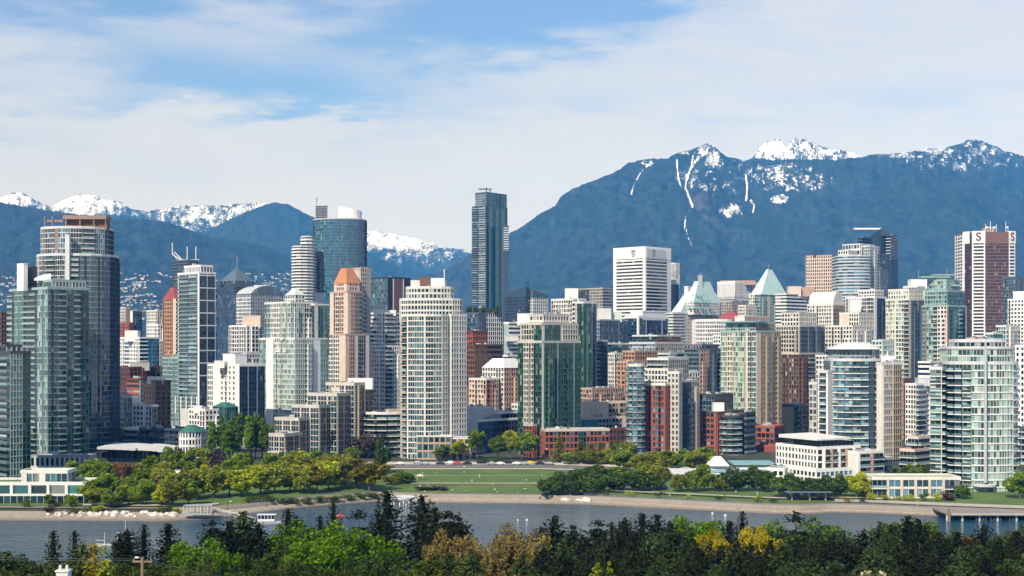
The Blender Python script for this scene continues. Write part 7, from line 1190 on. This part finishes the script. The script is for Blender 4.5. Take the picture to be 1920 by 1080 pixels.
# ---------------------------------------------------------------- people
def person_mesh(joints, edges, rad, name):
    me = bpy.data.meshes.new(name); me.from_pydata(joints, edges, []); o = bpy.data.objects.new('tmp', me); COL.objects.link(o)
    md = o.modifiers.new('s', 'SKIN'); sk = me.skin_vertices[0].data
    for i, r in enumerate(rad): sk[i].radius = (r, r)
    sk[0].use_root = True; sd = o.modifiers.new('d', 'SUBSURF'); sd.levels = 1
    dg = bpy.context.evaluated_depsgraph_get(); out = bpy.data.meshes.new_from_object(o.evaluated_get(dg)); bpy.data.objects.remove(o); out.name = name; return out
def person_parts(pose, shirt, trousers, hair):
    if pose == 'standing': J_ = [(0, 0, .92), (0, 0, 1.18), (0, 0, 1.42), (0, .0, 1.52), (0, -.02, 1.66), (.11, 0, .88), (.13, .02, .48), (.13, .1, .06), (-.11, 0, .88), (-.14, -.05, .48), (-.15, -.02, .06), (.2, 0, 1.40), (.25, .02, 1.12), (.25, -.08, .88), (-.2, 0, 1.40), (-.26, .03, 1.12), (-.25, -.06, .88), (.13, -.1, .03), (-.15, -.18, .03)]
    elif pose == 'sitting': J_ = [(0, 0, .12), (0, .06, .38), (0, .04, .62), (0, 0, .72), (0, -.03, .86), (.1, -.06, .12), (.14, -.42, .42), (.14, -.72, .06), (-.1, -.06, .12), (-.16, -.44, .38), (-.15, -.74, .06), (.19, .04, .6), (.26, -.1, .38), (.18, -.34, .40), (-.19, .04, .6), (-.27, .16, .34), (-.26, .22, .06), (.14, -.86, .04), (-.15, -.88, .04)]
    else: J_ = [(0, 0, .13), (-.27, 0, .14), (-.50, 0, .15), (-.6, 0, .17), (-.74, 0, .20), (.06, .1, .12), (.46, .13, .14), (.86, .14, .09), (.06, -.1, .12), (.44, -.14, .30), (.74, -.14, .07), (-.47, .2, .13), (-.24, .3, .1), (-.05, .34, .08), (-.47, -.2, .13), (-.6, -.36, .1), (-.8, -.3, .1), (.92, .14, .16), (.84, -.16, .1)]
    E = [(0, 1), (1, 2), (2, 3), (3, 4), (0, 5), (5, 6), (6, 7), (7, 17), (0, 8), (8, 9), (9, 10), (10, 18), (2, 11), (11, 12), (12, 13), (2, 14), (14, 15), (15, 16)]
    R_ = [.15, .14, .15, .06, .115, .10, .07, .05, .10, .07, .05, .07, .05, .04, .07, .05, .04, .045, .045]
    me = person_mesh(J_, E, R_, 'person'); me.materials.clear()
    for m_ in (shirt, trousers, 'skin', hair): me.materials.append(M[m_])
    def near(c): # clothing follows the nearest limb
        best = min(range(len(E)), key=lambda e: (Vector(c)-(Vector(J_[E[e][0]])+Vector(J_[E[e][1]]))/2).length-.3*(Vector(J_[E[e][0]])-Vector(J_[E[e][1]])).length); return best
    for f_ in me.polygons:
        e = near(f_.center); f_.material_index = 0 if e in (0, 1, 12, 13, 15, 16) else (1 if e in (4, 5, 6, 8, 9, 10) else 2)
        hd = Vector(J_[4]);
        if e == 3 and (f_.center-hd).dot(Vector((0, .5, 1)) if pose != 'lying' else Vector((-1, 0, .3))) > .03: f_.material_index = 3
        f_.use_smooth = True
    return me
plain('cloth_white', (.75, .74, .72), .8); plain('cloth_dark', (.03, .03, .04), .8); plain('cloth_red', (.5, .06, .05), .8); plain('cloth_denim', (.06, .09, .16), .8); plain('cloth_khaki', (.35, .28, .18), .8); plain('cloth_pink', (.6, .3, .3), .8); plain('hair_brown', (.05, .03, .02), .7)
PM = {}
for pose in ('standing', 'sitting', 'lying'):
    for sh_, tr_ in (('cloth_white', 'cloth_denim'), ('cloth_dark', 'cloth_khaki'), ('cloth_pink', 'cloth_white')): PM[(pose, sh_)] = person_parts(pose, sh_, tr_, 'hair_brown')
PM[('standing', 'cloth_red')] = person_parts('standing', 'cloth_red', 'cloth_dark', 'hair_brown')
pl_ = [(791, 887, 'lying', 0), (819, 888, 'sitting', 0), (870, 890, 'standing', 0), (885, 903, 'sitting', 0), (899, 896, 'standing', 2), (902, 900, 'sitting', 1), (869, 912, 'standing', 1), (787, 913, 'sitting', 0), (793, 913, 'lying', 0), (803, 912, 'sitting', 0), (925, 909, 'lying', 2), (983, 910, 'standing', 1), (987, 902, 'sitting', 0), (997, 894, 'standing', 1), (1016, 893, 'sitting', 0), (1020, 893, 'lying', 2), (1010, 911, 'standing', 0), (850, 919, 'lying', 0), (872, 921, 'lying', 0), (927, 919, 'sitting', 2), (930, 923, 'lying', 0), (972, 924, 'lying', 0), (984, 917, 'lying', 2), (1012, 929, 'standing', 0), (796, 924, 'sitting', 0), (1203, 926, 'lying', 0), (1230, 928, 'lying', 2), (1254, 929, 'lying', 0), (1308, 930, 'lying', 0), (1380, 928, 'standing', 0), (1402, 930, 'standing', 1), (1420, 930, 'standing', 2), (691, 912, 'standing', 0), (696, 905, 'sitting', 0), (745, 890, 'standing', 2), (760, 895, 'sitting', 2), (1656, 950, 'standing', 1), (1720, 948, 'standing', 2), (1150, 930, 'sitting', 1)]
SHN = ['cloth_white', 'cloth_dark', 'cloth_pink']; SW_ = ['white', 'dark', 'pink']
PPL = interp([(0, 0), (1920, 0)])
cnt = {}
for px, y, pose, s in pl_:
    zone = 'on the lawn left of its lamp post' if px < 862 else ('on the lawn right of its lamp post' if px < 1030 else ('on the right lawn strip' if px < 1500 else 'on the promenade by the row house')); cnt.setdefault((pose, s, zone), []).append((px, y))
rp = random.Random(9)
for (pose, s, zone), its in cnt.items():
    its.sort()
    for i, (px, y) in enumerate(its):
        p = at(px, y); o = link('person', PM[(pose, SHN[s])], None, (p.x, p.y, p.z+.04 if pose != 'standing' else p.z+.03), rp.uniform(0, 6.28)); k = rp.uniform(.95, 1.06); o.scale = (k, k, k)
        tag(o, f'person in {SW_[s]} {pose} {zone}'+(f', {ORD[i]} from left' if len(its) > 1 else ''), 'person', 'people in the park')
p = at(500, 943); o = link('person', PM[('standing', 'cloth_red')], None, (p.x, p.y, p.z+.03), 1.2); tag(o, 'person in red standing on the curving left promenade', 'person', 'people in the park')
p = at(788, 900); o = tag(empty('picnic_canopy', p), 'pale pink picnic canopy on the big lawn', 'canopy'); mb = MB(); mb.cone((0, 0), 2.0, .1, 1.8, 2.6, M['peach'], 8); mb.build('cloth', o)
for sx, sy in ((-1.2, -1.2), (1.2, -1.2), (1.2, 1.2), (-1.2, 1.2)): mb = MB(); mb.tube((sx, sy, 0), (sx, sy, 1.9), .05, M['metal_white'], 5); mb.build('pole', o)
# ---------------------------------------------------------------- near pole, wires, chimney
Dn = 118.0; zt = Z(1045, Dn); gz = ground_z(265, Dn); o = tag(empty('utility_pole', (X(265, Dn), Dn, gz)), 'weathered wooden utility pole rising among the near left trees', 'utility pole'); mb = MB(); mb.tube((0, 0, -.5), (.1, 0, zt-gz), .17, M['wood'], 8, .13); mb.build('pole', o); mb = MB(); mb.box(-.75, .95, -.06, .06, zt-gz-.45, zt-gz-.3, M['wood']); mb.build('crossarm', o)
for x in (-.65, .1, .85): mb = MB(); mb.cone((x, 0), .06, .05, zt-gz-.3, zt-gz-.12, M['metal_grey'], 6); mb.build('insulator', o)
mb = MB(); mb.tube((0, 0, zt-gz-.1), (-.35, -.05, zt-gz+.02), .04, M['metal_grey'], 5); mb.box(-.55, -.22, -.12, .08, zt-gz-.06, zt-gz+.06, M['metal_white']); mb.build('lamp_head', o)
for i, (pa, pb, y, lab) in enumerate(((-60, 265, (1042, 1047.5), 'thin black upper wire from the left edge to the wooden utility pole'), (-60, 265, (1047, 1051), 'thin black lower wire from the left edge to the wooden utility pole'), (265, 430, (1047.5, 1083), 'thin wire sagging right from the utility pole, upper one'), (265, 430, (1051, 1087), 'thin wire sagging right from the utility pole, lower one'))):
    q = []; D0, D1 = (Dn, Dn) if pa < 200 else (Dn, 96)
    for k in range(13): t = k/12; D = D0+(D1-D0)*t; sag = .25*4*t*(1-t); q.append(Vector((X(pa+(pb-pa)*t, D), D+.02*i, Z(y[0]+(y[1]-y[0])*t, D)-sag*.4)))
    o = tag(empty('overhead_wire', q[0]), lab, 'wire', 'overhead wires'); mb = MB()
    for a, c in zip(q[:-1], q[1:]): mb.tube(a-q[0], c-q[0], .013, M['metal_dark'], 5)
    mb.build('cable', o)
Dh = 108.0; gz = ground_z(112, Dh); zr = Z(1082, Dh); o = tag(empty('house', (X(112, Dh), Dh, gz)), 'near house of which only the white chimney with pots shows at lower left', 'house'); mb = MB(); mb.box(-4, 4, -3, 5, -1, zr-gz-2.2, M['offwhite']); mb.build('wall', o); mb = MB(); e = zr-gz
for sgn in (-1, 1): mb.poly([(-4.4, 1+sgn*4.6, e-2.5), (4.4, 1+sgn*4.6, e-2.5), (4.4, 1, e-.2), (-4.4, 1, e-.2)][::-sgn], M['slate'])
for x in (-4.4, 4.4): mb.poly([(x, -3.6, e-2.5), (x, 5.6, e-2.5), (x, 1, e-.2)], M['offwhite'])
ro = mb.build('roof', o); mb = MB(); mb.box(-.5, .45, .6, 1.5, e-1.2, e+.3, M['offwhite']); mb.box(-.58, .53, .52, 1.58, e+.3, e+.42, M['offwhite']); ch = mb.build('chimney', ro)
for x in (-.3, .25): mb = MB(); mb.cone((x, 1.05), .14, .11, e+.42, e+.8, M['offwhite'], 8); mb.build('chimney_pot', ro)
# ---------------------------------------------------------------- air
def haze():
    m = bpy.data.materials.new('haze_air'); m.use_nodes = True; nt = m.node_tree; nt.nodes.clear(); out = N_(nt, 'ShaderNodeOutputMaterial'); v = N_(nt, 'ShaderNodeVolumePrincipled')
    v.inputs['Density Attribute'].default_value = ''; v.inputs['Density'].default_value = HAZE_DENSITY; v.inputs['Color'].default_value = (*HAZE_COLOR, 1); v.inputs['Absorption Color'].default_value = (1, 1, 1, 1); v.inputs['Anisotropy'].default_value = -0.4
    nt.links.new(v.outputs[0], out.inputs['Volume']); mb = MB(); mb.prism([(-11000, -3400), (11000, -3400), (11000, 14000), (-11000, 14000)], -9, 1800, m, bottom=True)
    tag(mb.build('haze'), 'thin blue air between the city and the mountains', 'haze', kind='stuff')
HAZE_DENSITY = 6.0e-5; HAZE_COLOR = (.06, .36, 1.0)
haze()
